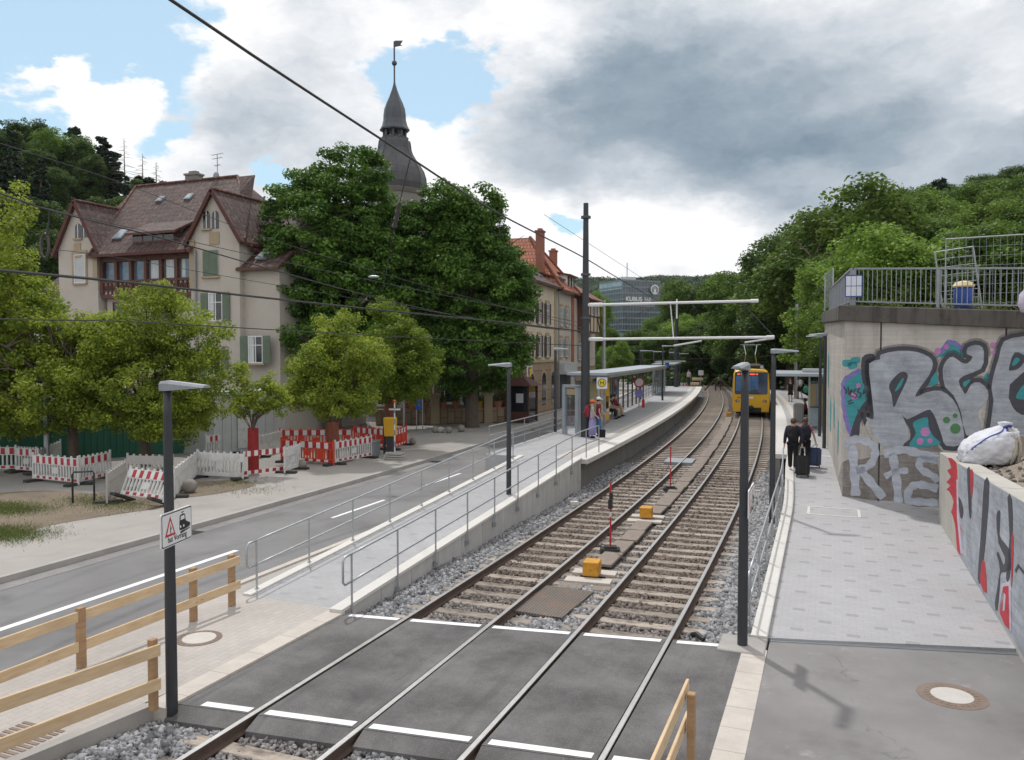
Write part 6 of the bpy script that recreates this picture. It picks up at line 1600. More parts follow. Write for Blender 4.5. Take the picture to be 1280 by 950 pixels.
# ------- barriers round the site
def barrier(label, a, c, style='white', tilt=0.0, front=1, group='plastic site barriers', h=1.0):
    a, c = Vector(a), Vector(c); d = c - a; L_ = d.length; rz = math.atan2(d.y, d.x)
    t = thing('site_barrier', label, 'barrier', (a + c) / 2, rz, group)
    if tilt: t.rotation_euler.x = tilt
    body = {'white': M['whiteplast'], 'orange': M['orange'], 'grey': M['greyplast'], 'plain': M['whiteplast']}[style]
    mb = MB(); w = .05
    mb.bb(-L_ / 2, L_ / 2, -w / 2, w / 2, h - .36, h - .06); mb.bb(-L_ / 2, L_ / 2, -w / 2, w / 2, .10, .24)
    for s in (-1, 1): mb.bb(s * L_ / 2 - .03, s * L_ / 2 + .03, -w / 2 - .002, w / 2 + .002, .02, h + .03)
    n = int(L_ / .15)
    for k in range(1, n):
        x = -L_ / 2 + L_ * k / n
        if style == 'orange' and abs(x) % .8 > .5: mb.bb(x - .08, x + .08, -.02, .02, .24, h - .36)
        else: mb.bb(x - .03, x + .03, -.022, .022, .24, h - .36)
    mb.bb(-.15, .15, -.024, .024, .34, h - .44)
    for k in range(1, 7): x = -L_ / 2 + L_ * k / 7; mb.bb(x - .035, x + .035, -.02, .02, h - .06, h)
    mb.build('panel', body, t)
    if style != 'plain' and style != 'grey':
        for sy in (-1, 1):
            mb = MB(); y0, y1 = sorted((sy * w / 2, sy * (w / 2 + .004))); k = 0; x = -L_ / 2 + .05; sw = .16 if style == 'white' else .2
            n2 = max(3, int((L_ - .1) / sw)); sw = (L_ - .1) / n2
            for za, zb in ((h - .33, h - .09), (.125, .215)):
                mb = MB()
                for k in range(n2): mb.mi = k % 2; mb.bb(x + k * sw, x + (k + 1) * sw, y0, y1, za, zb)
                mb.build('reflective_stripe', [M['hazwhite'] if style == 'white' else M['hazred'], M['hazred'] if style == 'white' else M['hazwhite']], t)
    for s in (-1, 1):
        mb = MB(); mb.box((s * (L_ / 2 - .12), 0, .045), (.26, .82, .09), taper=(.9, .95)); mb.build('foot', M['rubber'], t, bevel=.01)
    return t
g = lambda px, py: G(px, py, .08)
BAR = [('striped barrier at the left edge, cut by the frame', (-50, 590), (20, 589), 'white', 0), ('striped barrier behind the leaf litter at the far left, second from the edge', (21, 590), (46, 592), 'white', 0), ('white backed barrier running away beside the far left grey post', (48, 594), (76, 580), 'plain', 0),
       ('striped barrier with white slats left of the broad lime tree', (42, 601), (98, 607), 'white', 0), ('striped barrier angled away left of the broad lime tree trunk', (100, 606), (138, 597), 'white', 0), ('grimy unstriped barrier seen obliquely beside the leaning one', (134, 630), (157, 612), 'grey', 0),
       ('tilted red and white barrier leaning backwards at the lawn edge', (150, 627), (203, 634), 'white', -.42), ('grimy barrier back behind the broad lime tree trunk', (160, 602), (216, 604), 'grey', 0), ('plain white barrier running away right of the sign post', (218, 623), (247, 596), 'plain', 0),
       ('plain white slatted barrier leaning on rubber feet between two trees', (245, 597), (303, 600), 'plain', -.14), ('red and white barrier in front of the pale container', (258, 572), (291, 566), 'white', 0), ('grimy white barrier closing the right side of the young lime pen', (356, 592), (375, 586), 'plain', 0),
       ('orange barrier with white squares at the front of the lime tree pen', (352, 577), (417, 582), 'orange', 0), ('red and white slatted barrier at the right of the lime tree pen', (419, 581), (464, 572), 'white', 0), ('orange barrier at the back of the lime tree pen', (350, 562), (440, 561), 'orange', 0),
       ('plain white barrier lying behind the orange pen', (325, 572), (352, 564), 'plain', 0), ('orange barrier beside the grey box and the yellow bin', (443, 557), (487, 562), 'orange', 0), ('orange barrier angled to the road behind the yellow bin', (489, 563), (508, 556), 'orange', 0)]
for lb, a, c, st, tl in BAR:
    o = barrier(lb, g(*a), g(*c), st, tl)
    if tl < -.3: o.location.z += .12
# low strip fence around the young lime: grey posts with two striped boards
t = thing('tree_guard', 'two striped boards on grey posts round the red wrapped young lime', 'barrier', g(330, 594), 0, 'plastic site barriers')
ps = [g(304, 597), g(358, 590)]
for p, q in zip(ps, ps[1:]):
    d = (q - p); n = 12
    for z in (.86, .16):
        for k in range(n):
            mb = MB() if k == 0 else mb; mb.mi = k % 2; mb.bar(p + d * (k / n) + Vector((0, 0, z)), p + d * ((k + 1) / n) + Vector((0, 0, z)), .03, .2 if z > .5 else .13)
        mb.build('striped_board', [M['hazred'], M['hazwhite']], t, world=True)
for p in ps: mb = MB(); mb.box(p + Vector((0, -.04, .5)), (.07, .07, 1.05)); mb.build('post', M['galv_d'], t, world=True)
# hoop, balls, box, signs, bin
a, c = g(91, 629), g(118, 627); t = thing('bicycle_hoop', 'dark steel bicycle hoop on the bare earth in front of the striped barrier', 'bicycle stand', (a + c) / 2); mb = MB()
z = Vector((0, 0, .95)); mb.tube([a, a + z * .92, a + z + (c - a) * .06, c + z - (c - a) * .06, c + z * .92, c], .03, 8); mb.build('hoop', M['anth'], t, world=True, smooth=True)
for px, py, r, lb in ((237, 616, .24, 'larger granite ball in front of the plain white barrier by the sign post'), (223, 614, .2, 'rough granite ball half hidden by the lamp post'), (377.5, 586, .19, 'granite ball in front of the orange barrier'), (516, 556, .19, 'dark granite ball right of the angled orange barrier'), (544, 541, .2, 'granite ball below the garden wall, leftmost of the group'), (561, 541.5, .2, 'granite ball below the garden wall, middle of the group'), (576.6, 540, .22, 'granite ball below the garden wall, rightmost of the group')):
    p = g(px, py); mb = MB(); mb.sph((0, 0, r * .92), r, 18, 12); o = mb.build('stone_ball', M['stoneball'], smooth=True); o.location = p; tag(o, lb, 'stone ball', 'granite balls on the pavement')
p = g(551, 541); mb = MB(); mb.sph((0, 0, .17), .22, 7, 5, (1.2, .8, .85)); o = mb.build('broken_stone', M['kerb']); o.location = p; o.rotation_euler.z = .6; tag(o, 'pale angular stone lying between the granite balls', 'stone')
p = g(456, 570); t = thing('ballast_box', 'low grey concrete block box with a striped sticker beside the slatted barrier', 'box', p, .2); mb = MB(); mb.box((0, 0, .33), (1.15, .8, .62)); mb.box((0, 0, .67), (1.25, .9, .07)); mb.build('box', M['galv_d'], t, bevel=.02); mb = MB()
for k in range(4): mb.mi = k % 2; mb.box((.3, -.403, .16 + k * .12), (.13, .01, .12))
mb.build('sticker', [M['hazred'], M['hazwhite']], t)
p = g(493.5, 574); t = thing('stand_pole', 'red and white pole with a small cross arm on a stack of white feet', 'pole', p); mb = MB()
for k in range(9): mb.mi = k % 2; mb.tube([(0, 0, .3 + k * .24), (0, 0, .3 + (k + 1) * .24)], .03, 8)
mb.build('pole', [M['hazwhite'], M['galv_d']], t); mb = MB(); mb.box((0, 0, 2.15), (.5, .05, .07), .3); mb.build('cross_arm', M['whiteplast'], t); mb = MB(); mb.sph((0, 0, 2.5), .07); mb.build('cap', M['orange'], t)
for k in range(3): mb = MB(); mb.box((0, 0, .05 + k * .1), (.9 - k * .08, .45, .075), .1); mb.build('foot', M['greyplast'], t, bevel=.01)
p = g(488, 568); t = thing('litter_bin', 'yellow litter bin on a dark post beside the orange barriers', 'litter bin', p); mb = MB(); mb.box((0, 0, 1.25), (.48, .4, .85), .3, taper=(1.15, 1.15)); mb.build('bin', M['yellow'], t, bevel=.03); mb = MB(); mb.tube([(-.3, 0, 0), (-.3, 0, 1.9)], .06, 8); mb.box((0, 0, .4), (.3, .2, .8), .3); mb.build('post', M['anth'], t)
p = g(524.5, 538); t = thing('blue_sign', 'blue sign board on two thin posts in front of the garden wall', 'sign', p); mb = MB()
for s in (-.2, .2): mb = MB(); mb.tube([(s, 0, 0), (s, 0, 1.95)], .03, 8); mb.build('post', M['galv'], t)
mb = MB(); mb.box((0, -.04, 1.55), (.42, .03, .62), .2); mb.build('board', M['blue'], t)
for px, py, h, lb in ((460, 552, 1.9, 'blue sign board on a post behind the slatted barrier'),):
    p = g(px, py); t = thing('blue_sign', lb, 'sign', p); mb = MB(); mb.tube([(0, 0, 0), (0, 0, h)], .035, 8); mb.build('post', M['galv'], t); mb = MB(); mb.box((-.3, -.04, h - .35), (.55, .03, .5)); mb.build('board', M['blue'], t)
p = g(505, 548); t = thing('street_pole', 'grey post with a small white box in front of the garden wall', 'pole', p); mb = MB(); mb.tube([(0, 0, 0), (0, 0, 3.4)], .05, 8); mb.build('post', M['galv_d'], t); mb = MB(); mb.box((0, -.06, 2.35), (.3, .2, .3)); mb.build('box', M['whiteplast'], t)
p = g(59, 590); t = thing('street_pole', 'grey pole among the barriers at the far left', 'pole', p); mb = MB(); mb.tube([(0, 0, 0), (0, 0, 3.6)], .1, 10); mb.build('post', M['galv'], t)
# pots on the garden wall
for i, (px, m_, lb) in enumerate(((501, 'whiteplast', 'white bucket on the garden wall, leftmost of the pots'), (515, 'pot', 'wide terracotta pot on the garden wall left of the first pillar'), (530, 'pot', 'small terracotta pot on the garden wall just left of the first pillar'), (557, 'pot', 'terracotta pot on the garden wall just right of the first pillar'), (574, 'pot', 'terracotta pot on the garden wall between the pillars'), (589, 'blue', 'blue pot on the garden wall between the pillars'), (607, 'yellowbox', 'yellowish pot on the garden wall left of the second pillar'), (628, 'pot', 'long terracotta trough on the garden wall right of the second pillar'))):
    q = p0 + du * ((G(px, 531, .1) - p0).dot(du)) if False else None
wp0, wp1 = G(470, 531, .1), G(655, 527, .1); wdu = (wp1 - wp0).normalized()
for i, (px, m_, lb) in enumerate(((501, 'whiteplast', 'white bucket on the garden wall, leftmost of the pots'), (515, 'pot', 'wide terracotta pot on the garden wall left of the first pillar'), (532, 'pot', 'small terracotta pot on the garden wall just left of the first pillar'), (557, 'pot', 'terracotta pot on the garden wall just right of the first pillar'), (574, 'pot', 'terracotta pot on the garden wall midway between the pillars'), (589, 'blue', 'blue pot on the garden wall between the pillars'), (606, 'yellowbox', 'yellowish pot on the garden wall left of the second pillar'), (630, 'pot', 'terracotta trough on the garden wall right of the second pillar'))):
    q = wp0 + wdu * ((G(px, 531, .1) - wp0).dot(wdu)); t = thing('flower_pot', lb, 'flower pot', (q.x, q.y, .98 + .1), 0, 'pots on the garden wall'); s = 1.5 if i in (1, 7) else 1.0
    mb = MB(); mb.lathe([(.16 * s, 0), (.24 * s, .36), (.27 * s, .37), (.27 * s, .42), (.22 * s, .42), (.2 * s, .36)], n=14); mb.build('pot', M[m_], t)
    if i > 1:
        rg = np.random.default_rng(i); n = 160; P = rg.normal(size=(n, 3)) * np.array([.16, .16, .14]) * s + np.array([0, 0, .58]); V, Q = leaf_quads(rg, P, np.tile([0, 0, 1.0], (n, 1)), .07); np_mesh('plant', V, Q, M['leaf_mid'], rnd=np.repeat(rg.uniform(0, 1, n), 4), parent=t)
# hoarding and containers behind the barriers
def box_thing(name, label, cat, a, c, depth, h, m, ribs=.25, z0=.08):
    a, c = Vector(a), Vector(c); d = c - a; L_ = d.length; t = thing(name, label, cat, (a.x, a.y, z0), math.atan2(d.y, d.x)); mb = MB(); mb.bb(0, L_, 0, depth, .05, h); mb.bb(-.03, L_ + .03, -.03, depth + .03, h, h + .12); mb.bb(-.03, L_ + .03, -.03, depth + .03, 0, .14); x = ribs
    while x < L_: mb.bb(x - .05, x + .05, -.035, 0, .15, h); x += ribs
    mb.build('body', m, t); return t, L_
t, L_ = box_thing('site_hoarding', 'long dark green sheet hoarding behind the striped barriers', 'hoarding', G(-60, 585, .08), G(234, 566, .08), .3, 2.3, M['green_sheet'])
t, L_ = box_thing('site_container', 'pale grey site container behind the young lime tree', 'container', G(268, 570, .08), G(357, 558, .08), 2.4, 2.7, M['cont_grey'], .5)
mb = MB(); mb.bb(L_ * .30, L_ * .30 + .95, -.06, -.035, .2, 2.25); mb.bb(L_ * .3 + .75, L_ * .3 + .85, -.10, -.06, 1.05, 1.12); mb.build('door', M['whiteplast'], t)
# heap of sand bags seen behind the barriers, far left
for i, (px, py, lb) in enumerate(((462, 553, 'heap of pale sand behind the slatted barrier'), (478, 551, 'grey sand heap behind the orange barrier by the yellow bin'))):
    p = g(px, py); rg = random.Random(i); mb = MB(); mb.sph((0, 0, 0), 1.1, 14, 8, (1.4, .9, .6)); mb.v = [(x + rg.uniform(-.05, .05), y + rg.uniform(-.05, .05), z + rg.uniform(-.05, .05)) for x, y, z in mb.v]; o = mb.build('sand_heap', M['kerb'], smooth=True); o.location = p; tag(o, lb, 'heap')
# ------------------------------------------------------------------ concrete abutment with graffiti, right retaining wall
C0 = G(1053, 620, zr); C1 = G(1170, 637, zr)
FD = Vector((C1.x - C0.x, C1.y - C0.y, 0)).normalized(); FN = Vector((FD.y, -FD.x, 0))      # along the front, out of it
if FN.dot(Vector((0, 0, 0)) - C0) < 0: FN = -FN
LB = Vector((-.32, 38.0, 0)); LD = Vector((LB.x - C0.x, LB.y - C0.y, 0)).normalized()
def habut(x, y): s = (x - C0.x) * FD.x + (y - C0.y) * FD.y; return 5.58 - .07 * s
def on_front(px, py):
    d = ray(px, py); o = Vector((0, 0, H_)); P = Vector((C0.x, C0.y, 0))
    tt = (P - o).dot(FN) / d.dot(FN); q = o + d * tt - P; return (q.dot(FD), q.z)
FE = Vector((C0.x, C0.y, 0)) + FD * 9.0
def make_abutment():
    t = thing('bridge_abutment', 'high concrete bridge abutment covered with silver, black and teal graffiti letters', 'abutment', (C0.x, C0.y, 0))
    mb = MB(); mb.prism([(C0.x, C0.y), (FE.x, FE.y), (FE.x + 9, FE.y + 9), (8, 42), (LB.x, LB.y)], -.3, lambda x, y: habut(x, y)); mb.build('wall', M['concrete_old'], t, world=True)
    mb = MB(); a = Vector((C0.x, C0.y, 0)) + FN * .14 - LD * .0; ov = .16
    p0 = Vector((C0.x, C0.y, 0)) + FN * ov - FD * .12; p1 = FE + FN * ov; lo = -FN
    cor = [(p0.x, p0.y), (p1.x, p1.y), (p1.x + lo.x * .75, p1.y + lo.y * .75), (p0.x + lo.x * .75 + FD.x * .75, p0.y + lo.y * .75 + FD.y * .75)]
    mb.prism(cor, lambda x, y: habut(x, y) + .002, lambda x, y: habut(x, y) + .44)
    q1 = Vector((LB.x - .14, LB.y, 0)); mb.prism([(q1.x, q1.y), (p0.x - .004, p0.y + .004), (p0.x + .62, p0.y + .6), (q1.x + .75, q1.y)], lambda x, y: habut(x, y) + .004, lambda x, y: habut(x, y) + .43)
    mb.build('coping', M['coping'], t, world=True, bevel=.02)
    mb = MB(); p0b = p0 - FN * .06; p1b = p1 - FN * .06
    mb.prism([(p0b.x + .25, p0b.y - .1), (p1b.x, p1b.y), (p1b.x - FN.x * .6, p1b.y - FN.y * .6), (p0b.x - FN.x * .6 + .4, p0b.y - FN.y * .6)], lambda x, y: habut(x, y) + .43, lambda x, y: habut(x, y) + .455); mb.build('moss_strip', M['coping_top'], t, world=True)
    mb = MB(); mb.prism([(C0.x + .6, C0.y + .3), (FE.x - .5, FE.y + .5), (FE.x + 9, FE.y + 9), (8, 42), (LB.x + .6, LB.y)], lambda x, y: habut(x, y), lambda x, y: habut(x, y) + .36); mb.build('deck', M['earth'], t, world=True)
    O = (C0.x, C0.y, 0); Zv = (0, 0, 1)
    for px in (1100, 1256):
        a, _ = on_front(px, 500); mb = MB(); mb.plate([(a - .02, .3), (a + .02, .3), (a + .02, 5.55), (a - .02, 5.55)], O, FD, Zv, FN, 0, .006); mb.build('expansion_joint', M['train_dark'], t, world=True)
    # painted letters, read off the wall itself
    def zz(P): return [on_front(1040 + x / 3.958, 400 + y / 3.958) for x, y in P]
    def off(P, w):
        # outward offset of a closed outline
        n = len(P); ar = sum(P[i][0] * P[(i + 1) % n][1] - P[(i + 1) % n][0] * P[i][1] for i in range(n)); s = 1 if ar > 0 else -1; out = []
        for i in range(n):
            a, b, c = P[i - 1], P[i], P[(i + 1) % n]; d1 = Vector((b[0] - a[0], b[1] - a[1])); d2 = Vector((c[0] - b[0], c[1] - b[1]))
            if d1.length < 1e-6 or d2.length < 1e-6: out.append(b); continue
            d1.normalize(); d2.normalize(); m = Vector((d1.y + d2.y, -d1.x - d2.x)) * s
            if m.length < .4: m = Vector((d1.y, -d1.x)) * s
            m.normalize(); k = w / max(.55, m.dot(Vector((d1.y, -d1.x)) * s)); out.append((b[0] + m.x * k, b[1] + m.y * k))
        return out
    lay = {}
    def paint(m, P, level, smooth=3):
        P = zz(P); P = smooth_poly(P, smooth) if smooth > 1 else P
        lay.setdefault((level, m), []).append(P)
    def dot(m, x, y, r, level): paint(m, [(x + r * math.cos(a), y + r * math.sin(a)) for a in [2 * math.pi * k / 14 for k in range(14)]], level, 1)
    def stroke(m, P, w, level):
        P = smooth_poly(P, 5, closed=False); Lf, Rt = [], []
        for i, p in enumerate(P):
            a, b = P[max(i - 1, 0)], P[min(i + 1, len(P) - 1)]; d = Vector((b[0] - a[0], b[1] - a[1])); d = d.normalized() if d.length > 1e-6 else Vector((1, 0))
            ww = w * (.85 + .15 * math.sin(i * 1.7)); Lf.append((p[0] - d.y * ww, p[1] + d.x * ww)); Rt.append((p[0] + d.y * ww, p[1] - d.x * ww))
        q = zz(Lf + Rt[::-1]); lay.setdefault((level, m), []).append(('strip', zz(Lf), zz(Rt)))
    # washes
    paint('g_dirt', [(48, 705), (140, 690), (420, 640), (520, 700), (520, 925), (300, 895), (50, 870)], 1, 2)
    paint('g_teal', [(60, 300), (140, 240), (165, 310), (190, 330), (180, 410), (150, 430), (112, 510), (90, 560), (72, 480), (62, 380)], 2)
    for q in ((72, 213), (115, 200), (100, 225)): paint('g_teal', [(q[0] - 20, q[1] - 12), (q[0] + 20, q[1] - 16), (q[0] + 22, q[1] + 12), (q[0] - 16, q[1] + 16)], 2)
    paint('g_teal', [(520, 185), (560, 135), (615, 110), (655, 150), (650, 200), (600, 170)], 2); paint('g_teal', [(740, 320), (765, 260), (790, 300), (760, 330)], 2)
    paint('g_teal', [(905, 390), (935, 330), (1010, 300), (1010, 420), (940, 420)], 2)
    stroke('g_purple', [(140, 248), (100, 270), (62, 300), (55, 350), (60, 430), (75, 510), (98, 572)], 13, 3); stroke('g_purple', [(540, 160), (578, 108), (625, 125), (655, 155)], 12, 3)
    Rf = [(185, 215), (238, 195), (242, 172), (330, 152), (420, 158), (480, 183), (500, 218), (480, 275), (435, 335), (412, 382), (470, 357), (540, 350), (598, 392), (632, 460), (655, 570), (640, 618), (565, 622), (545, 575), (515, 490), (492, 450), (470, 445), (410, 475), (372, 490), (348, 470), (378, 540), (378, 590), (345, 618), (250, 625), (205, 560), (168, 480), (200, 492), (207, 460), (192, 320)]
    Ef = [(548, 245), (570, 197), (600, 182), (640, 210), (672, 214), (697, 182), (668, 168), (672, 138), (710, 123), (745, 135), (752, 180), (738, 240), (655, 275), (628, 300), (640, 338), (662, 368), (688, 320), (730, 308), (772, 350), (768, 400), (724, 445), (724, 490), (745, 560), (665, 570), (640, 460), (602, 372), (560, 330)]
    Sf = [(800, 275), (828, 180), (852, 105), (940, 82), (1015, 85), (1015, 215), (935, 295), (882, 318), (888, 420), (940, 470), (1015, 470), (1015, 590), (800, 590), (790, 480), (800, 400), (790, 340)]
    for P in (Rf, Ef, Sf): paint('g_black', off(smooth_poly(P, 2), 22), 4, 1)
    paint('g_black', [(148, 188), (206, 168), (215, 215), (192, 225), (195, 300), (214, 322), (208, 400), (198, 440), (222, 495), (200, 500), (168, 460), (172, 400), (182, 330), (152, 312)], 4)
    paint('g_black', [(92, 575), (118, 480), (158, 410), (182, 395), (172, 445), (140, 510), (132, 575)], 4)
    for P in (Rf, Ef, Sf): paint('g_mist', off(smooth_poly(P, 2), 33), 3, 1)
    for P in (Rf, Ef, Sf): paint('g_silver', P, 6, 2)
    paint('g_black', [(283, 322), (325, 268), (358, 256), (376, 275), (365, 312), (330, 385), (306, 432), (296, 372)], 7); paint('g_teal', [(314, 345), (345, 293), (356, 292), (340, 330), (318, 352)], 8)
    paint('g_black', [(345, 466), (372, 492), (470, 446), (492, 452), (500, 492), (550, 612), (530, 616), (352, 624), (386, 590), (384, 540)], 7, 2); paint('g_teal', [(402, 508), (470, 480), (478, 522), (500, 572), (535, 616), (385, 626), (416, 562)], 8)
    for x, y, r in ((462, 553, 23), (437, 600, 17), (486, 597, 13), (132, 325, 12), (110, 375, 18), (525, 155, 17), (567, 133, 14), (797, 125, 15), (797, 160, 10)): dot('g_pink', x, y, r, 9)
    for x, y, r in ((567, 495, 17), (610, 473, 12), (611, 537, 26)): dot('g_green', x, y, r, 9)
    paint('g_teal', [(478, 322), (515, 256), (526, 312)], 8, 2); paint('g_black', [(636, 300), (700, 282), (680, 330), (660, 365), (644, 335)], 7); paint('g_teal', [(650, 308), (686, 294), (668, 322), (655, 330)], 8)
    paint('g_black', [(876, 240), (905, 160), (960, 185), (930, 235), (890, 250)], 7); paint('g_teal', [(890, 220), (910, 185), (930, 198), (905, 225)], 8)
    paint('g_black', [(880, 320), (1015, 235), (1015, 420), (900, 440)], 7, 2); paint('g_teal', [(912, 375), (950, 320), (1015, 285), (1015, 385), (930, 392)], 8)
    for P in ([(58, 330), (72, 350), (68, 365)], [(80, 330), (85, 370), (95, 345)], [(100, 345), (92, 372), (110, 380)], [(118, 340), (108, 358), (125, 372), (112, 388)], [(138, 335), (128, 355), (145, 365), (135, 385)], [(160, 340), (155, 365), (172, 350), (172, 380)], [(78, 405), (98, 396)], [(82, 415), (106, 408)]): stroke('g_black', P, 3.5, 10)
    # the whitish lower letters
    for P, w in (([(118, 870), (112, 760), (100, 620)], 26), ([(62, 620), (120, 590), (190, 610), (215, 650), (190, 715), (120, 745)], 22), ([(135, 735), (190, 800), (255, 880)], 24), ([(330, 905), (320, 790), (300, 660)], 24), ([(255, 665), (340, 640), (430, 660), (524, 690)], 24), ([(262, 775), (310, 750), (378, 745)], 17), ([(524, 695), (440, 690), (440, 735), (505, 775), (524, 800)], 20), ([(524, 835), (440, 815), (390, 830), (375, 890), (440, 900), (524, 905)], 22)): stroke('g_white', P, w, 5)
    for (level, m), polys in sorted(lay.items()):
        for P in polys:
            mb = MB()
            if P[0] == 'strip':
                _, A, B = P
                for i in range(len(A) - 1): mb.plate([A[i], A[i + 1], B[i + 1], B[i]], O, FD, Zv, FN, 0, .001 + level * .0018)
            else: mb.plate(P, O, FD, Zv, FN, 0, .001 + level * .0018)
            mb.build('graffiti_paint', M[m], t, world=True)
    # streaks of spray on the left face of the wall
    nL = Vector((-LD.y, LD.x, 0)); mb = MB()
    for k, (s, z, w, h) in enumerate(((2.2, 1.6, .5, 1.0), (4.5, 2.2, .8, .9), (6.8, 1.9, .9, 1.2), (9.0, 3.4, .7, 1.3))):
        P = smooth_poly([(s, z), (s + w * .6, z - .1), (s + w, z + h * .5), (s + w * .5, z + h), (s - .1, z + h * .7)], 3); mb.plate(P, O, LD, Zv, nL, 0, .003 + .001 * k)
    mb.build('graffiti_paint', M['g_teal'], t, world=True)
    return t
make_abutment()
# railing on the abutment
def bar_railing(label, P, h, m, posts, step=.125, z0=.44):
    t = thing('bar_railing', label, 'railing', P[0], 0, 'bar railings on the abutment'); P = [Vector(p) for p in P]
    for a, c in zip(P, P[1:]):
        d = c - a; L_ = d.length; f = lambda s: a + d * s
        mb = MB(); zt = Vector((0, 0, h)); mb.bar(a + zt, c + zt, .07, .05); mb.build('top_rail', m, t, world=True)
        mb = MB(); zb = Vector((0, 0, .12)); mb.bar(a + zb, c + zb, .04, .04); mb.build('bottom_rail', m, t, world=True)
        n = int(L_ / step); mb = MB()
        for k in range(1, n): p = f(k / n); mb.bar(p + Vector((0, 0, .13)), p + Vector((0, 0, h - .02)), .02, .02)
        mb.build('bar_panel', m, t, world=True)
        k = max(1, round(L_ / posts))
        for i in range(k + 1): p = f(i / k); mb = MB(); mb.box(p + Vector((0, 0, h / 2 - .02)), (.075, .075, h - .03), math.atan2(d.y, d.x)); mb.build('post', m, t, world=True)
    return t
def hp(p): return Vector((p.x, p.y, habut(p.x, p.y) + .455))
a0 = Vector((C0.x, C0.y, 0)) - FN * .25 + FD * .15
bar_railing('grey bar railing along the front of the graffiti abutment', [hp(a0), hp(FE - FN * .25)], 1.05, M['galv_d'], 2.05)
bar_railing('grey bar railing running back along the left side of the abutment', [hp(Vector((LB.x + .2, LB.y, 0))), hp(a0 - FD * .08)], 1.05, M['galv_d'], 2.0)
# notice board tied to the corner of the railing
p = hp(a0); t = thing('notice_board', 'white gridded notice board with blue edge tied to the railing corner', 'sign', p + Vector((-.02, -.14, .55)), R(6)); mb = MB(); mb.box((0, 0, 0), (.46, .03, .62)); mb.build('board', M['blue'], t); mb = MB()
for i in range(3):
    for j in range(2): mb.box((-.14 + i * .14, -.018, -.15 + j * .29), (.125, .006, .27)); mb.box((-.14 + i * .14, .018, -.15 + j * .29), (.125, .006, .27))
mb.build('paper', M['paper'], t)
# mesh site fence panels, barrel and weeds on the deck
def mesh_fence(label, a, c, h, tilt=0):
    a, c = Vector(a), Vector(c); d = c - a; L_ = d.length; t = thing('mesh_fence_panel', label, 'fence', a, math.atan2(d.y, d.x), 'mesh fence panels'); t.rotation_euler.x = tilt; mb = MB()
    mb.tube([(0, 0, 0), (0, 0, h), (L_, 0, h), (L_, 0, 0)], .026, 6); mb.build('frame', M['galv'], t); mb = MB(); k = int(L_ / .16)
    for i in range(1, k): mb.tube([(L_ * i / k, 0, .1), (L_ * i / k, 0, h)], .005, 3, caps=False)
    for i in range(1, 8): mb.tube([(0, 0, h * i / 8), (L_, 0, h * i / 8)], .005, 3, caps=False)
    mb.build('wire_mesh', M['galv_d'], t)
p = at(1181, 378, 22.5); zd = habut(p.x, p.y) + .36; p.z = zd; q = p + Vector((3.4, -.45, 0)); h1 = at(1181, 299, 22.5).z - zd
mesh_fence('upright mesh fence panel behind the bar railing on the abutment', p, q, h1); mesh_fence('mesh fence panel leaning askew behind the upright one', p + Vector((.15, 1.5, 0)), p + Vector((1.0, .5, 0)), h1 * .92, R(12))
mesh_fence('mesh fence panel at the back end of the abutment above the shelter', at(1031, 372, 36) + Vector((0, 0, -.6)), at(1041, 372, 33) + Vector((0, 0, -.6)), 1.6)
p = at(1204, 378, 21.5); p.z = habut(p.x, p.y) + .36; t = thing('rubbish_barrel', 'blue barrel with pale yellow lid behind the bar railing', 'barrel', p); mb = MB(); mb.lathe([(.20, 0), (.24, .2), (.24, .62), (.21, .7)], n=16); mb.build('body', M['blue'], t, smooth=True); mb = MB(); mb.lathe([(.25, .68), (.27, .72), (.2, .82), (.05, .86)], n=16); mb.build('lid', M['cream'], t)
p = at(1288, 378, 18.0); p.z = habut(p.x, p.y) + .36; t = thing('sack', 'white and violet sack standing behind the bar railing at the right edge', 'sack', p); mb = MB(); mb.lathe([(.18, 0), (.24, .15), (.22, .4), (.1, .55), (.13, .62)], n=10); mb.build('bag', M['g_lilac'], t, smooth=True)
def weeds():
    rg = np.random.default_rng(31); n = 5200; s = rg.uniform(.3, 8.8, n); w = rg.uniform(.5, 4.5, n) ** 1.0
    x = C0.x + FD.x * s - FN.x * w; y = C0.y + FD.y * s - FN.y * w; z = 5.58 - .07 * ((x - C0.x) * FD.x + (y - C0.y) * FD.y) + .36
    keep = (np.sin(x * 2.1) + np.sin(y * 1.7 + x) > -.2); x, y, z = x[keep], y[keep], z[keep]; n = len(x)
    P = np.stack([x, y, z + rg.uniform(.02, .42, n) ** 1.3], 1); V, Q = leaf_quads(rg, P, np.tile([0, -.3, .6], (n, 1)), .05, .35); o = np_mesh('weeds', V, Q, M['grass'], rnd=np.repeat(rg.uniform(0, 1, n), 4)); o['kind'] = 'stuff'; o['label'] = 'dry yellowish weeds growing behind the bar railing'; o['category'] = 'weeds'
weeds()
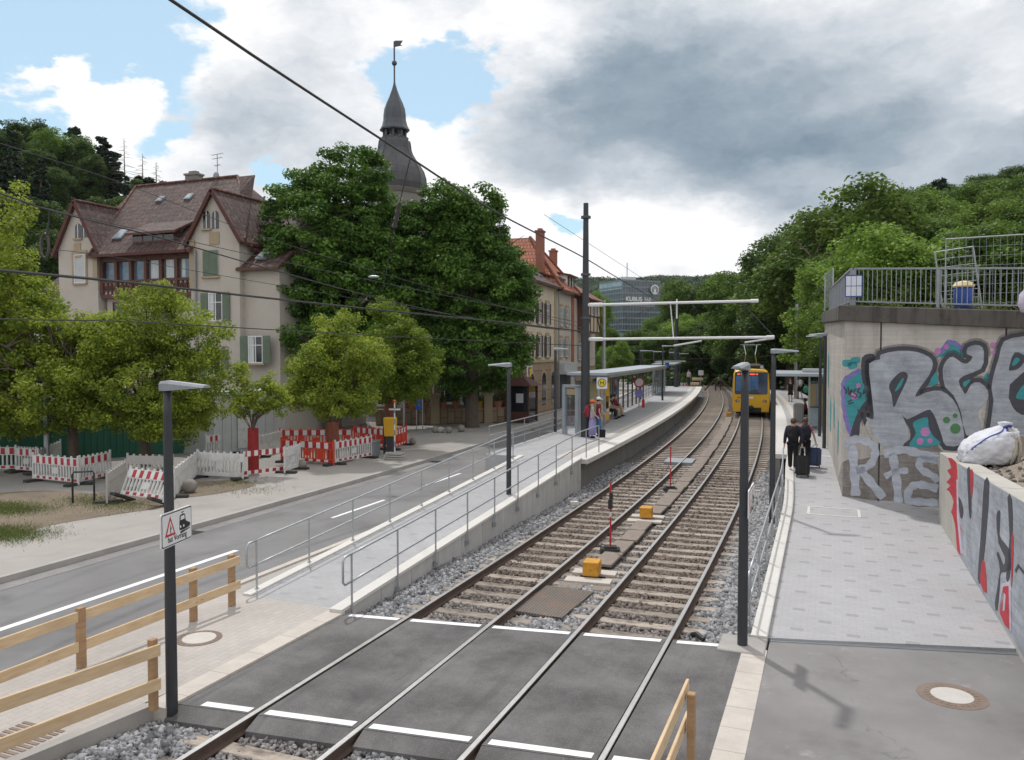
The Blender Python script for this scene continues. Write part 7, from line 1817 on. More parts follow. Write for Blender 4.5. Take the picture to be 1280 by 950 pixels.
# retaining wall on the right with white, black and red graffiti
WA, WB = Vector((2.53, 22.45, 0)), Vector((2.80, 12.0, 0)); WD = (WB - WA).normalized(); WN = Vector((WD.y, -WD.x, 0))
if WN.x > 0: WN = -WN
def ztop(y): return 2.20 + .24 * (22.4 - y) / 9.0
def make_retaining():
    t = thing('retaining_wall', 'low concrete retaining wall beside the ramp with white, black and red graffiti', 'wall', WA); T = .40
    mb = MB(); mb.prism([(WA.x, WA.y), (WB.x, WB.y), (WB.x + T, WB.y), (WA.x + T, WA.y)], -.3, lambda x, y: ztop(y)); mb.build('wall', M['ret_wall'], t, world=True, bevel=.012)
    def onw(px, py):
        d = ray(px, py); o = Vector((0, 0, H_)); tt = (WA - o).dot(WN) / d.dot(WN); q = o + d * tt - WA; return (q.dot(WD), min(q.z, ztop(WA.y + WD.y * q.dot(WD)) - .01))
    z8 = lambda P: [onw(1100 + x / 3.167, 520 + y / 3.167) for x, y in P]
    Z = (0, 0, 1)
    def paint(m, lst, lv, sm=3):
        for P in lst: mb = MB(); P = z8(P); mb.plate(smooth_poly(P, sm) if sm > 1 else P, WA, WD, Z, WN, 0, .001 + .002 * lv); mb.build('graffiti_paint', M[m], t, world=True)
    top = lambda s: ztop(WA.y + WD.y * s) - .012
    e = onw(1199, 600)[0]; P = [(e, .2)]; s = e
    mb = MB(); mb.plate([(e - .1, .25), (10.3, .05), (10.3, top(10.3)), (e, top(e))], WA, WD, Z, WN, 0, .002); mb.build('graffiti_paint', M['g_silver'], t, world=True)
    paint('g_red', [[(270, 165), (302, 180), (306, 260), (304, 380), (318, 430), (326, 545), (306, 530), (300, 450), (288, 392), (282, 380), (292, 340), (276, 300), (264, 290), (280, 275), (264, 262), (282, 240), (266, 215), (284, 205)]], 2, 2)
    paint('g_lilac', [[(304, 250), (310, 260), (312, 390), (330, 545), (320, 545), (306, 400)]], 3, 1)
    paint('g_black', [[(346, 205), (362, 212), (363, 330), (362, 402), (354, 392), (350, 320)], [(414, 258), (434, 262), (424, 440), (410, 580), (400, 662), (388, 640), (398, 500), (406, 380)], [(506, 322), (524, 330), (526, 480), (514, 640), (500, 640), (515, 480)], [(462, 400), (470, 374), (478, 385), (474, 470), (492, 500), (518, 540), (518, 610), (480, 620), (476, 660), (466, 770), (456, 740), (476, 610), (464, 550), (470, 540), (490, 590), (496, 560), (470, 500)], [(330, 360), (312, 320), (318, 400), (328, 400)]], 3, 2)
    paint('g_black', [[(535, 610), (548, 585), (570, 612), (570, 625), (550, 600), (540, 622)]], 3, 1)
    paint('g_red', [[(359, 216), (371, 220), (368, 300), (362, 318)], [(404, 585), (416, 578), (424, 700), (400, 665)], [(486, 668), (512, 660), (518, 700), (518, 850), (476, 780), (490, 720)], [(524, 470), (530, 480), (528, 600), (522, 680), (522, 560)]], 4, 2)
    paint('g_lilac', [[(483, 664), (514, 655), (520, 690), (522, 852), (516, 850), (512, 672), (490, 676), (478, 740), (474, 770)], [(493, 700), (500, 710), (496, 770), (488, 772)]], 5, 1)
    mb = MB()
    for s in (2.1, 4.4, 6.7): P = WA + WD * s; mb.box(P + Vector((T / 2, 0, ztop(P.y) + .001)), (T + .004, .012, .006))
    mb.build('joint', M['kerb'], t, world=True)
make_retaining()
# red overspray on the paving at the foot of the wall
# heap of stony earth behind the wall, reaching up to the abutment
def make_heap():
    rg = random.Random(2); V, F = [], []; nx, ny = 40, 40
    for j in range(ny + 1):
        for i in range(nx + 1):
            y = 8 + 15.2 * j / ny; x = WA.x + .30 + 9 * i / nx
            yw = C0.y + FD.y / FD.x * (x - C0.x)
            z = ztop(y) - .10 + .9 * sstep(0, 2.2, x - 3.2) + .35 * math.sin(y * 1.1) * sstep(0, 1.5, x - 3.1) + rg.uniform(-.05, .05) * sstep(0, .4, x - 3.1)
            V.append((x, y, z))
    for j in range(ny):
        for i in range(nx): b = j * (nx + 1) + i; F.append((b, b + 1, b + nx + 2, b + nx + 1))
    mb = MB(); mb.mesh(V, F); o = mb.build('earth_bank', M['gravelheap'], smooth=True); o['kind'] = 'structure'
    r = np.random.default_rng(3); n = 1500; x = r.uniform(3.05, 8, n); y = r.uniform(12, 22, n); s = r.uniform(.008, .04, n)
    P = []; VV = []; T = np.array([(-1, -1, -1), (1, -1, -1), (1, 1, -1), (-1, 1, -1), (-1, -1, 1), (1, -1, 1), (1, 1, 1), (-1, 1, 1)], float); Fq = np.array([(0, 3, 2, 1), (4, 5, 6, 7), (0, 1, 5, 4), (1, 2, 6, 5), (2, 3, 7, 6), (3, 0, 4, 7)])
    J = (T[None] + r.uniform(-.4, .4, (n, 8, 3))) * s[:, None, None]; z = np.array([ztop(b) - .08 + .9 * sstep(0, 2.2, a - 3.2) + .35 * math.sin(b * 1.1) * sstep(0, 1.5, a - 3.1) for a, b in zip(x, y)])
    J[:, :, 0] += x[:, None]; J[:, :, 1] += y[:, None]; J[:, :, 2] += z[:, None]
    o = np_mesh('rubble', J.reshape(-1, 3), (Fq[None] + 8 * np.arange(n)[:, None, None]).reshape(-1, 4), M['stones'], rnd=np.repeat(r.uniform(0, 1, n), 8), extra={'rust': np.full(8 * n, .7)}); o['kind'] = 'stuff'; o['label'] = 'small stones scattered on the earth bank behind the graffiti wall'; o['category'] = 'rubble'
make_heap()
def make_bag():
    p = at(1236, 590, 17.6); t = thing('builders_bag', 'large white woven builders bag with blue straps lying on the earth bank', 'bag', (p.x, p.y, ztop(p.y) - .02), YAW - R(8)); t.scale = (.92, .92, 1.0); rg = random.Random(8)
    me = bpy.data.meshes.new('sack'); bm = bmesh.new(); bmesh.ops.create_icosphere(bm, subdivisions=5, radius=1)
    from mathutils import noise as mn
    for v in bm.verts:
        c = v.co.copy(); x, y, z = c
        f = 1 + .10 * mn.noise(c * 2.2) + .13 * abs(mn.noise(Vector((c.x * 3 + c.z * 2, c.y * 5, c.z * 6)) + Vector((3, 1, 2)))) + .07 * abs(mn.noise(Vector((c.x * 6 + 2 * c.z, c.y * 9, c.z * 13))))
        x, y, z = x * .64 * f, y * .52 * f, z * .50 * f
        k = max(0, z - .05) / .45; x += .30 * k * k; 
        if z < -.28: z = -.28 + (z + .28) * .15
        if c.x < -.3: z -= .14 * (-c.x - .3)
        v.co = (x, y, z + .31)
    bm.to_mesh(me); bm.free(); me.materials.append(M['bigbag']); me.polygons.foreach_set('use_smooth', [True] * len(me.polygons)); link('sack', me, t)
    mb = MB(); mb.lathe([(.10, .0), (.15, .08), (.12, .16), (.16, .26), (.03, .28)], (.32, -.05, .66), 12); mb.build('gathered_neck', M['bigbag'], t, smooth=True)
    def strap(P, m, w=.028): mb = MB(); mb.tube(smooth_poly(P, 5, closed=False), w, 6); mb.build('strap', m, t, smooth=True)
    strap([(.30, -.12, .84), (.36, -.30, .70), (.40, -.42, .5), (.34, -.5, .25), (.30, -.42, .05)], M['strap_b'], .04); strap([(.36, -.1, .8), (.48, -.34, .6), (.5, -.42, .35), (.45, -.42, .1)], M['strap_b'], .04)
    strap([(.28, -.1, .82), (.1, -.34, .73), (-.2, -.42, .62), (-.45, -.36, .42), (-.60, -.2, .22)], M['strap'], .016); strap([(.22, -.16, .80), (.32, -.22, .86), (.42, -.12, .84), (.34, 0, .90), (.22, -.1, .84)], M['strap'], .03); strap([(.3, -.2, .8), (.27, -.30, .68), (.34, -.36, .62)], M['strap'], .03); strap([(.45, -.25, .6), (.5, -.36, .45), (.52, -.4, .2)], M['strap'], .014)
make_bag()

# ------------------------------------------------------------------ shelters
def shelter(label, p0, length, rz_of, depth, h, gaps, posts_dark=True):
    """p0(s): point s metres along the back of the shelter; the open side faces the track"""
    t = thing('tram_shelter', label, 'shelter', p0(0)); return t
def left_shelter():
    z = .95; X0 = -9.9; XB = -11.15
    t = thing('tram_shelter', 'long steel and glass shelter with pale canopy on the left platform', 'shelter', (X0 - cv(38), 38, z))
    ys = [38 + 1.9 * i for i in range(13)]
    mb = MB()
    for (xa, xb, za, zb) in ((X0 + .55, XB - .25, 2.62, 2.74),):
        V = []
        for y in [37.4 + 1.3 * i for i in range(19)]: V.append(y)
        for y, y2 in zip(V, V[1:]): mb.prism([(xb - cv(y), y), (xa - cv(y), y), (xa - cv(y2), y2), (xb - cv(y2), y2)], z + za, z + zb)
    mb.build('canopy', M['shelter_roof'], t, world=True)
    mb = MB()
    for y in ys: mb.bar((X0 + .5 - cv(y), y, z + 2.56), (XB - .2 - cv(y), y, z + 2.56), .08, .10)
    for x in (X0 + .5, XB - .15):
        for y, y2 in zip(ys, ys[1:]): mb.bar((x - cv(y), y, z + 2.56), (x - cv(y2), y2, z + 2.56), .08, .12)
    mb.build('roof_frame', M['galv_d'], t, world=True)
    for i, y in enumerate(ys):
        if i in (1, 2): continue
        mb = MB(); mb.box((XB - cv(y), y, z + 1.28), (.09, .09, 2.56)); mb.build('post', M['galv_d'] if i < 5 else M['anth'], t, world=True)
    for y in (38.0, 39.2): mb = MB(); mb.box((X0 - cv(y), y, z + 1.28), (.10, .10, 2.56)); mb.build('post', M['galv'], t, world=True)
    for i in range(0, 6):
        y, y2 = ys[i] + .06, ys[i + 1] - .06; mb = MB(); mb.bar((XB - cv(y), y, z + 1.25), (XB - cv(y2), y2, z + 1.25), .012, 2.1); mb.build('glass_pane', M['glass'], t, world=True)
        if i > 1: mb = MB(); mb.box((XB + .10 - cv(y), y + .8, z + 1.28), (.06, .06, 2.5)); mb.build('post', M['galv'], t, world=True)
    mb = MB(); mb.bar((X0 - .05 - cv(38), 38, z + 1.25), (XB + .06 - cv(38), 38, z + 1.25), .012, 2.1, up=(0, 0, 1)); mb.build('glass_pane', M['glass'], t, world=True)
    mb = MB(); mb.bar((X0 - .05 - cv(38), 38, z + .22), (XB - cv(38), 38, z + .22), .06, .4); mb.build('plinth', M['galv_d'], t, world=True)
    y = 43; mb = MB(); mb.bar((XB + .42 - cv(y), y, z + .45), (XB + .42 - cv(y + 4), y + 4, z + .45), .42, .05); mb.bar((XB + .24 - cv(y), y, z + .75), (XB + .24 - cv(y + 4), y + 4, z + .75), .04, .3)
    for k in (.3, 3.7): mb.box((XB + .42 - cv(y + k), y + k, z + .22), (.3, .06, .44))
    mb.build('bench', M['galv_d'], t, world=True)
    # ticket machine standing in the shelter
    v = thing('ticket_machine', 'big yellow ticket machine cabinet inside the left shelter', 'ticket machine', (-10.45 - cv(40), 40.2, z), R(3)); mb = MB(); mb.box((0, 0, 1.15), (.75, 2.1, 2.0)); mb.build('cabinet', M['vyellow'], v, bevel=.03); mb = MB(); mb.box((0, 0, .08), (.72, 2.0, .16)); mb.build('plinth', M['galv_d'], v)
    mb = MB(); mb.box((.385, -.4, 1.35), (.02, .7, .5)); mb.box((.385, .45, 1.0), (.02, .6, .9)); mb.build('screen', M['glass_dk'], v); mb = MB(); mb.box((0, -1.06, 1.2), (.55, .02, 1.6)); mb.build('panel', M['yellowbox'] if False else M['vyellow'], v)
    # stop sign with the letter H
    s = thing('stop_sign', 'square white stop sign with green H in a yellow disc at the left shelter end', 'sign', at(752.5, 479, 38.2) , YAW); s.scale = (.68, 1, .68); w = .36
    mb = MB(); mb.box((0, 0, 0), (.74, .05, .80)); mb.build('board', M['white'], s); C = [(.30 * math.cos(a), .30 * math.sin(a)) for a in [2 * math.pi * k / 28 for k in range(28)]]; D = [(.25 * x / .30, .25 * y / .30) for x, y in C]
    mb = MB(); mb.plate(C, (0, -.025, .03), (1, 0, 0), (0, 0, 1), (0, -1, 0), 0, .004); mb.mi = 1; mb.plate(D, (0, -.025, .03), (1, 0, 0), (0, 0, 1), (0, -1, 0), .004, .008); mb.build('disc', [M['hgreen'], M['hyellow']], s); mb = MB()
    for a, b_, c, d in ((-.13, -.07, -.13, .13), (.07, .13, -.13, .13), (-.07, .07, -.03, .03)): mb.plate([(a, c), (b_, c), (b_, d), (a, d)], (0, -.033, .03), (1, 0, 0), (0, 0, 1), (0, -1, 0), 0, .004)
    mb.build('letter', M['hgreen'], s)
    mb = MB(); mb.box((-.0, .06, -1.6), (.10, .07, 3.6)); mb.build('post', M['galv_d'], s)
    # display case left of the mast
    c = thing('display_case', 'steel framed glass display case left of the big mast', 'display case', G(714, 543, .95) , R(-18)); mb = MB()
    for x in (-.36, .36): mb.box((x, 0, 1.1), (.16, .22, 2.2))
    mb.box((0, 0, 2.2), (.88, .22, .12)); mb.box((0, 0, .35), (.6, .08, .08)); mb.build('frame', M['shelter_roof'], c); mb = MB(); mb.box((0, 0, 1.25), (.56, .04, 1.75)); mb.build('glass_pane', M['mirror'], c); mb = MB(); mb.box((0, -.024, 1.95), (.5, .008, .28)); mb.build('ochre_reflection', M['sand_trim'], c)  # ochre plate paints the reflection in the case glass
    # round road signs seen through the glass; purple disc paints a reflection
    for px, py, D, lb, mm in ((799, 478, 54, 'round red rimmed road sign seen behind the shelter glass', None),):
        q = at(px, py, D); rs = thing('road_sign', lb, 'sign', (q.x, q.y, .0), YAW); zc = q.z; mb = MB(); mb.tube([(0, .05, 0), (0, .05, zc + .3)], .035, 8); mb.build('post', M['galv'], rs); C = [(.36 * math.cos(a), .36 * math.sin(a)) for a in [2 * math.pi * k / 24 for k in range(24)]]; D_ = [(x * .72, y * .72) for x, y in C]; mb = MB(); mb.plate(C, (0, 0, zc), (1, 0, 0), (0, 0, 1), (0, -1, 0), 0, .02); mb.mi = 1; mb.plate(D_, (0, 0, zc), (1, 0, 0), (0, 0, 1), (0, -1, 0), .02, .024); mb.build('disc', [M['red'], M['hazwhite']], rs); mb = MB(); mb.plate([(x * .8, y * .8) for x, y in C], (0, 0, zc - .75), (1, 0, 0), (0, 0, 1), (0, -1, 0), 0, .02); mb.build('disc', M['g_purple'], rs); mb = MB(); mb.box((.28, 0, zc - 1.6), (.18, .03, .9)); mb.build('arrow_board', M['red'], rs)
left_shelter()
def second_shelter(label, yA, yB, X0, XB, z, sgn):
    t = thing('tram_shelter', label, 'shelter', (X0 - cv(yA), yA, z)); mb = MB()
    for y, y2 in ((yA - .5, (yA + yB) / 2), ((yA + yB) / 2, yB + .5)): e = X0 + sgn * (.8 if sgn > 0 else 1.45); P = [(min(XB, e) - .1 - cv(y), y), (max(XB, e) + .1 - cv(y), y), (max(XB, e) + .1 - cv(y2), y2), (min(XB, e) - .1 - cv(y2), y2)]; mb.prism(P, z + 2.62, z + 2.75)
    mb.build('canopy', M['shelter_roof'], t, world=True); mb = MB(); q = (yA + yB) / 2; mb.box(((X0 + XB) / 2 - cv(q), q, z + 2.85), (1.2, 1.6, .14)); mb.build('roof_box', M['galv'], t, world=True)
    n = 4
    for i in range(n + 1):
        y = yA + (yB - yA) * i / n; mb = MB(); mb.box((XB - cv(y), y, z + 1.3), (.09, .09, 2.6)); mb.build('post', M['galv_d'], t, world=True)
    mb = MB(); mb.box((X0 - cv(yA), yA, z + 1.3), (.09, .09, 2.6)); mb.build('post', M['galv_d'], t, world=True)
    for i in range(n):
        y, y2 = yA + (yB - yA) * i / n + .05, yA + (yB - yA) * (i + 1) / n - .05; mb = MB(); mb.bar((XB - cv(y), y, z + 1.3), (XB - cv(y2), y2, z + 1.3), .012, 2.2); mb.build('glass_pane', M['glass'], t, world=True)
    mb = MB(); mb.bar((X0 - cv(yA) - .0, yA, z + 1.3), (XB - cv(yA), yA, z + 1.3), .012, 2.2); mb.build('glass_pane', M['glass'], t, world=True); return t
second_shelter('smaller glass shelter at the far end of the left platform', 69, 77, -10.3, -11.3, .95, 1)
second_shelter('glass shelter with grey canopy on the right platform', 41.5, 48, -.12, .62, .90, -1)
v = thing('ticket_machine', 'yellow ticket machine cabinet in the right shelter', 'ticket machine', (-.30 - cv(44) + .62, 44, .9)); mb = MB(); mb.box((0, 0, 1.15), (.8, .7, 2.0)); mb.build('cabinet', M['vyellow'], v, bevel=.03); mb = MB(); mb.box((0, -.36, 1.2), (.10, .02, 1.9)); mb.build('strip', M['galv_d'], v); mb = MB(); mb.box((0, 0, .08), (.78, .68, .16)); mb.build('plinth', M['galv_d'], v)
p = G(1018, 535, .9); t = thing('litter_bin', 'grey steel litter bin in front of the right shelter', 'litter bin', p); mb = MB(); mb.box((0, 0, .55), (.48, .4, .95)); mb.build('bin', M['galv'], t, bevel=.02); mb = MB(); mb.box((0, 0, 1.06), (.52, .44, .08)); mb.build('hood', M['anth'], t)

# ------------------------------------------------------------------ the yellow tram
def make_tram():
    y0 = 60.8; x0 = -3.17 - cv(y0); t = thing('tram', 'yellow tram with wide dark windscreen coming round the bend on the right track', 'tram', (x0, y0, 0), dcv(y0) + .012); W, Lg = 1.325, 19.0
    # front faces -y; body section narrows slightly to the roof
    sec = [(-W, .62), (-W, 1.5), (-W * .985, 2.4), (-W * .95, 3.05), (-W * .86, 3.32), (-W * .6, 3.44), (0, 3.48)]; sec = sec + [(-x, z) for x, z in sec[-2::-1]]; n = len(sec); mb = MB()
    st = [(0.0, .0, .96), (.10, .0, .985), (.35, 0, 1.0), (Lg - .35, 0, 1.0), (Lg, 0, .97)]
    for y, dz, k in st: mb.v += [(x * k, y, z if z < 1 else z - (1 - k) * 2) for x, z in sec]
    for k in range(len(st) - 1):
        for i in range(n - 1): mb.f.append((k * n + i, k * n + i + 1, (k + 1) * n + i + 1, (k + 1) * n + i)[::-1]); mb.m.append(0)
        mb.f.append((k * n + n - 1, k * n, (k + 1) * n, (k + 1) * n + n - 1)[::-1]); mb.m.append(0)
    mb.f.append(tuple(range(n))); mb.m.append(0); mb.f.append(tuple((len(st) - 1) * n + i for i in range(n))[::-1]); mb.m.append(0); mb.build('body', M['yellow'], t, bevel=.02)
    N = (0, -1, 0); U, Z = (1, 0, 0), (0, 0, 1); O = (0, 0, 0)
    def rr(x0, x1, z0, z1, r): return [(cx + r * math.cos(a0 + k * math.pi / 8), cz + r * math.sin(a0 + k * math.pi / 8)) for cx, cz, a0 in ((x1 - r, z1 - r, 0), (x0 + r, z1 - r, math.pi / 2), (x0 + r, z0 + r, math.pi), (x1 - r, z0 + r, 1.5 * math.pi)) for k in range(5)]
    mb = MB(); mb.plate(rr(-1.15, 1.15, 1.60, 3.22, .12), O, U, Z, N, 0, .02); w = mb.build('windscreen', M['train_glass'], t)
    mb = MB(); mb.plate(rr(-1.08, .0, 1.85, 2.95, .08), O, U, Z, N, .02, .024); mb.plate(rr(.02, .50, 1.95, 2.95, .08), O, U, Z, N, .02, .024); mb.build('blind', M['train_blue'], w)
    mb = MB()
    for a, l in ((-.98, .18), (-.74, .30), (-.38, .22), (-.10, .36), (.32, .15)): mb.plate([(a, 3.02), (a + l, 3.02), (a + l, 3.13), (a, 3.13)], O, U, Z, N, .02, .026)
    mb.build('destination_display', M['led'], w)
    mb = MB(); mb.tube([(.55, -.03, 1.62), (.15, -.05, 2.25)], .015, 5); mb.build('wiper', M['black'], w)
    for s in (-1, 1):
        mb = MB(); C = [(s * .95 + .15 * math.cos(a), 1.12 + .095 * math.sin(a)) for a in [2 * math.pi * k / 16 for k in range(16)]]; mb.plate(C, O, U, Z, N, 0, .03); mb.mi = 1; mb.plate([(s * .93 + (x - s * .95) * .6, 1.12 + (z - 1.12) * .7) for x, z in C], O, U, Z, N, .03, .04); mb.build('headlight', [M['train_dark'], M['headlamp']], t)
        mb = MB(); mb.box((s * 1.0, .06, .50), (.55, .14, .40)); mb.build('bumper', M['yellow'], t, bevel=.03)
        mb = MB(); mb.box((s * (W + .20), .5, 2.55), (.16, .12, .38)); mb.tube([(s * W * .96, .45, 2.75), (s * (W + .2), .5, 2.75)], .02, 6); mb.build('mirror', M['black'], t)
    mb = MB(); mb.plate(rr(-.20, .16, 1.28, 1.42, .03), O, U, Z, N, 0, .012); mb.build('emblem', M['white'], t); mb = MB(); mb.plate([(-.98, 1.33), (-.70, 1.33), (-.70, 1.40), (-.98, 1.40)], O, U, Z, N, 0, .01); mb.build('fleet_number', M['red'], t)
    mb = MB(); mb.box((0, .30, .58), (1.45, .5, .55)); mb.box((0, -.05, .66), (.32, .4, .22)); mb.sph((0, -.28, .66), .16, 10, 8); mb.build('coupler', M['train_dark'], t)
    mb = MB(); mb.bb(-1.05, 1.05, .6, Lg - .4, .15, .66); mb.build('underframe', M['train_dark'], t)
    for y in (2.6, 4.5, Lg - 4.5, Lg - 2.6):
        mb = MB()
        for s in (-1, 1): mb.sph((s * .755, y, .37), .37, 14, 8, (.22, 1, 1))
        mb.build('wheelset', M['train_dark'], t)
    mb = MB(); mb.bb(-.9, .9, .7, 3.4, 3.50, 3.72); mb.build('roof_equipment', M['train_dark'], t, bevel=.03); mb = MB(); mb.bb(-.8, .8, 7, 11, 3.5, 3.7); mb.build('roof_equipment', M['train_dark'], t, bevel=.03); mb = MB(); mb.box((-.95, .55, 3.52), (.22, .3, .2)); mb.build('horn', M['galv'], t); mb = MB(); mb.box((.75, .6, 3.58), (.22, .3, .2)); mb.build('horn', M['galv'], t)
    mb = MB(); mb.tube([(-.5, 6.6, 3.7), (-.35, 5.2, 4.5), (-.5, 6.6, 5.25)], .03, 6); mb.tube([(.5, 6.6, 3.7), (.35, 5.2, 4.5), (.5, 6.6, 5.25)], .03, 6); mb.tube([(-.8, 6.6, 5.28), (.8, 6.6, 5.28)], .035, 6); mb.build('pantograph', M['galv_d'], t)
    for s in (-1, 1):
        for k in range(6):
            y = 1.6 + k * 2.9; mb = MB(); mb.bb(*sorted((s * (W - .03), s * (W + .008))), y, y + (1.1 if k % 2 else 2.2), 1.55 if k % 2 == 0 else .8, 2.75); mb.build('window' if k % 2 == 0 else 'door', M['train_glass'], t)
make_tram()

# ------------------------------------------------------------------ overhead wires
def wire(label, pts, r, m='wire', extra=None):
    """pts: (px, py, depth) along the wire"""
    P = [at(*p) for p in pts]; P = ([P[0] + (P[0] - P[1]).normalized() * 16] if pts[0][0] < 200 else []) + P; t = thing('overhead_wire', label, 'wire', P[0], 0, 'overhead wires'); mb = MB(); mb.tube(smooth_poly([tuple(p) for p in P], 6, closed=False) if len(P) > 2 else P, r, 6); mb.build('cable', M[m], t, world=True); return t
def insulator(t, a, c, r=.05):
    a, c = Vector(a), Vector(c); mb = MB(); d = (c - a); n = 7; pts = [a + d * (i / n) for i in range(n + 1)]; mb.tube(pts, [r * (1.0 if i % 2 else .6) for i in range(n + 1)], 10); mb.build('insulator', M['insul'], t, world=True)
t = wire('thick dark cable slanting down across the sky from the upper left to the mast', [(190, -16, 11), (340, 85, 14), (500, 189, 19), (620, 265, 26), (728, 321, 36), (775, 349, 48), (850, 392, 72)], .026)
a, c = at(513, 197, 19.5), at(500, 252, 20.5); mb = MB(); mb.tube([a, c], .012, 6); mb.build('hanger_rod', M['wire'], t, world=True); insulator(t, at(500, 252, 20.5), at(493, 283, 21), .075)
wire('thin tie wire falling from the insulator on the thick cable in front of the chestnuts', [(493, 283, 21), (486, 322, 22), (478, 365, 23)], .010)
t = wire('dark cable sagging from the left edge past the villa to the mast', [(-40, 228, 17), (60, 262, 19), (200, 297, 23), (340, 337, 27), (470, 372, 31), (600, 400, 34), (728, 414, 36)], .020); mb = MB(); mb.tube([at(62, 262, 19), at(60, 284, 19)], .014, 6); mb.tube([at(60, 284, 19), at(58, 300, 19)], .03, 8); mb.build('hanger_rod', M['wire'], t, world=True); mb = MB(); P = [at(58 + 5 * math.cos(a) - 2, 307 + 15 * math.sin(a), 19) for a in [2 * math.pi * k / 16 for k in range(17)]]; mb.tube(P, .028, 8, caps=False); mb.build('insulator', M['insul'], t, world=True)
wire('thick nearly level cable crossing in front of the villa and the chestnuts', [(-40, 334, 13), (160, 353, 17), (320, 371, 21), (480, 388, 26), (640, 404, 31), (728, 414, 36)], .030)
wire('lower thin level wire running across the street limes', [(-40, 398, 15), (160, 402, 19), (320, 411, 23), (480, 420, 28), (640, 428, 33), (728, 432, 36)], .016)
wire('thin wire falling from the upper left over the villa roof', [(-40, 166, 20), (150, 228, 25), (330, 296, 30), (520, 354, 34), (700, 402, 38), (728, 411, 38)], .011, 'wire_thin')
wire('thin upper wire from the left edge running under the villa eaves', [(-40, 238, 22), (160, 284, 25), (330, 322, 28), (500, 358, 31), (640, 386, 34), (728, 404, 36)], .012, 'wire_thin')
wire('thin wire crossing the balcony storey of the villa', [(-40, 302, 24), (120, 318, 26), (280, 345, 28), (460, 376, 31), (620, 402, 34), (728, 416, 36)], .010, 'wire_thin')
wire('thin guy wire rising over the row houses to the far mast', [(680, 268, 36), (760, 320, 44), (846, 376, 60)], .010, 'wire_thin')
wire('contact wire above the left track', [(842, 432, 36), (860, 437, 48), (872, 444, 62), (876, 450, 78), (868, 456, 96)], .012, 'wire_thin'); wire('contact wire above the right track', [(934, 428, 36), (935, 437, 46), (934, 441, 56), (931, 446, 70)], .012, 'wire_thin')
wire('thin span wire level behind the cantilevers among the trees', [(738, 448, 40), (830, 449, 56), (925, 447, 70), (990, 443, 66)], .012, 'wire_thin'); wire('thin stay wire sloping from the upper cantilever to the lower one', [(850, 374, 37), (780, 402, 37), (742, 420, 36)], .010, 'wire_thin')
t = thing('hanging_lamp', 'small oval street lamp hung on a wire in front of the chestnuts', 'lamp', at(467, 346, 30)); mb = MB(); mb.sph((0, 0, 0), .17, 14, 8, (1.35, .9, .35)); mb.build('shade', M['galv'], t, smooth=True); mb = MB(); mb.tube([(0, 0, .04), (0, 0, .42)], .015, 6); mb.build('rod', M['wire'], t)

# far end of the track: switch area, fence and signs
p = at(876, 466, 96); t = thing('track_sign', 'small white square sign beside the far switch', 'sign', (p.x, p.y, .0), YAW); mb = MB(); mb.tube([(0, 0, 0), (0, 0, p.z)], .05, 6); mb.build('post', M['galv'], t); mb = MB(); mb.box((0, -.06, p.z), (.6, .04, .6)); mb.build('board', M['white'], t)
for i, (px, py, D, w) in enumerate(((872, 474, 98, 1.8), (868, 480, 92, 1.6))):
    p = at(px, py, D); mb = MB(); mb.box((0, 0, 0), (w * .7, .8, .3), .2); o = mb.build('timber_stack', M['pine'], bevel=.02); o.location = p; tag(o, 'stack of pale timber beams at the far end of the left platform, ' + ('upper' if i == 0 else 'lower') + ' one', 'timber')
t = barrier('red and white barrier closing the far end of the left platform', at(851, 482, 92) - Vector((0, 0, .6)), at(868, 483, 92) - Vector((0, 0, .6)))
p = at(897, 474, 100); t = thing('buffer_stop', 'forked steel buffer stop at the far switch', 'buffer stop', (p.x, p.y, -.2)); mb = MB(); mb.tube([(-1.6, 0, .1), (-.3, .4, 1.5), (.3, .4, 1.5), (1.6, 0, .1)], .09, 6); mb.tube([(-.3, .4, 1.5), (-.3, .4, 0)], .09, 6); mb.tube([(.3, .4, 1.5), (.3, .4, 0)], .09, 6); mb.build('frame', M['railrust'], t)
# ------------------------------------------------------------------ people
def skin(name, nodes, edges, m, parent, sub=1, root=None):
    keys = list(nodes); ix = {k: i for i, k in enumerate(keys)}
    me = bpy.data.meshes.new(name); me.from_pydata([nodes[k][0] for k in keys], [(ix[a], ix[b]) for a, b in edges], [])
    o = bpy.data.objects.new(name, me); COL.objects.link(o)
    md = o.modifiers.new('s', 'SKIN'); md.use_smooth_shade = True
    sv = me.skin_vertices[0].data
    for k in keys:
        r = nodes[k][1]; sv[ix[k]].radius = r if isinstance(r, tuple) else (r, r); sv[ix[k]].use_root = (k == (root or keys[0]))
    s2 = o.modifiers.new('d', 'SUBSURF'); s2.levels = sub; s2.render_levels = sub
    bpy.context.view_layer.update()
    nm = bpy.data.meshes.new_from_object(o.evaluated_get(bpy.context.evaluated_depsgraph_get())); nm.name = name
    bpy.data.objects.remove(o); bpy.data.meshes.remove(me)
    nm.materials.clear(); nm.materials.append(m); nm.polygons.foreach_set('use_smooth', [True] * len(nm.polygons))
    return link(name, nm, parent)
def pose(**k):
    J = dict(pelvis=(0, 0, .96), waist=(0, 0, 1.10), chest=(0, .01, 1.30), neck=(0, 0, 1.47), head=(0, .02, 1.60), crown=(0, .015, 1.685),
             shL=(-.17, 0, 1.42), elL=(-.235, -.03, 1.14), wrL=(-.25, .04, .90), shR=(.17, 0, 1.42), elR=(.235, -.03, 1.14), wrR=(.25, .04, .90),
             hipL=(-.09, 0, .90), knL=(-.10, .03, .50), anL=(-.10, -.02, .09), hipR=(.09, 0, .90), knR=(.10, .03, .50), anR=(.10, -.02, .09))
    J.update(k); return J
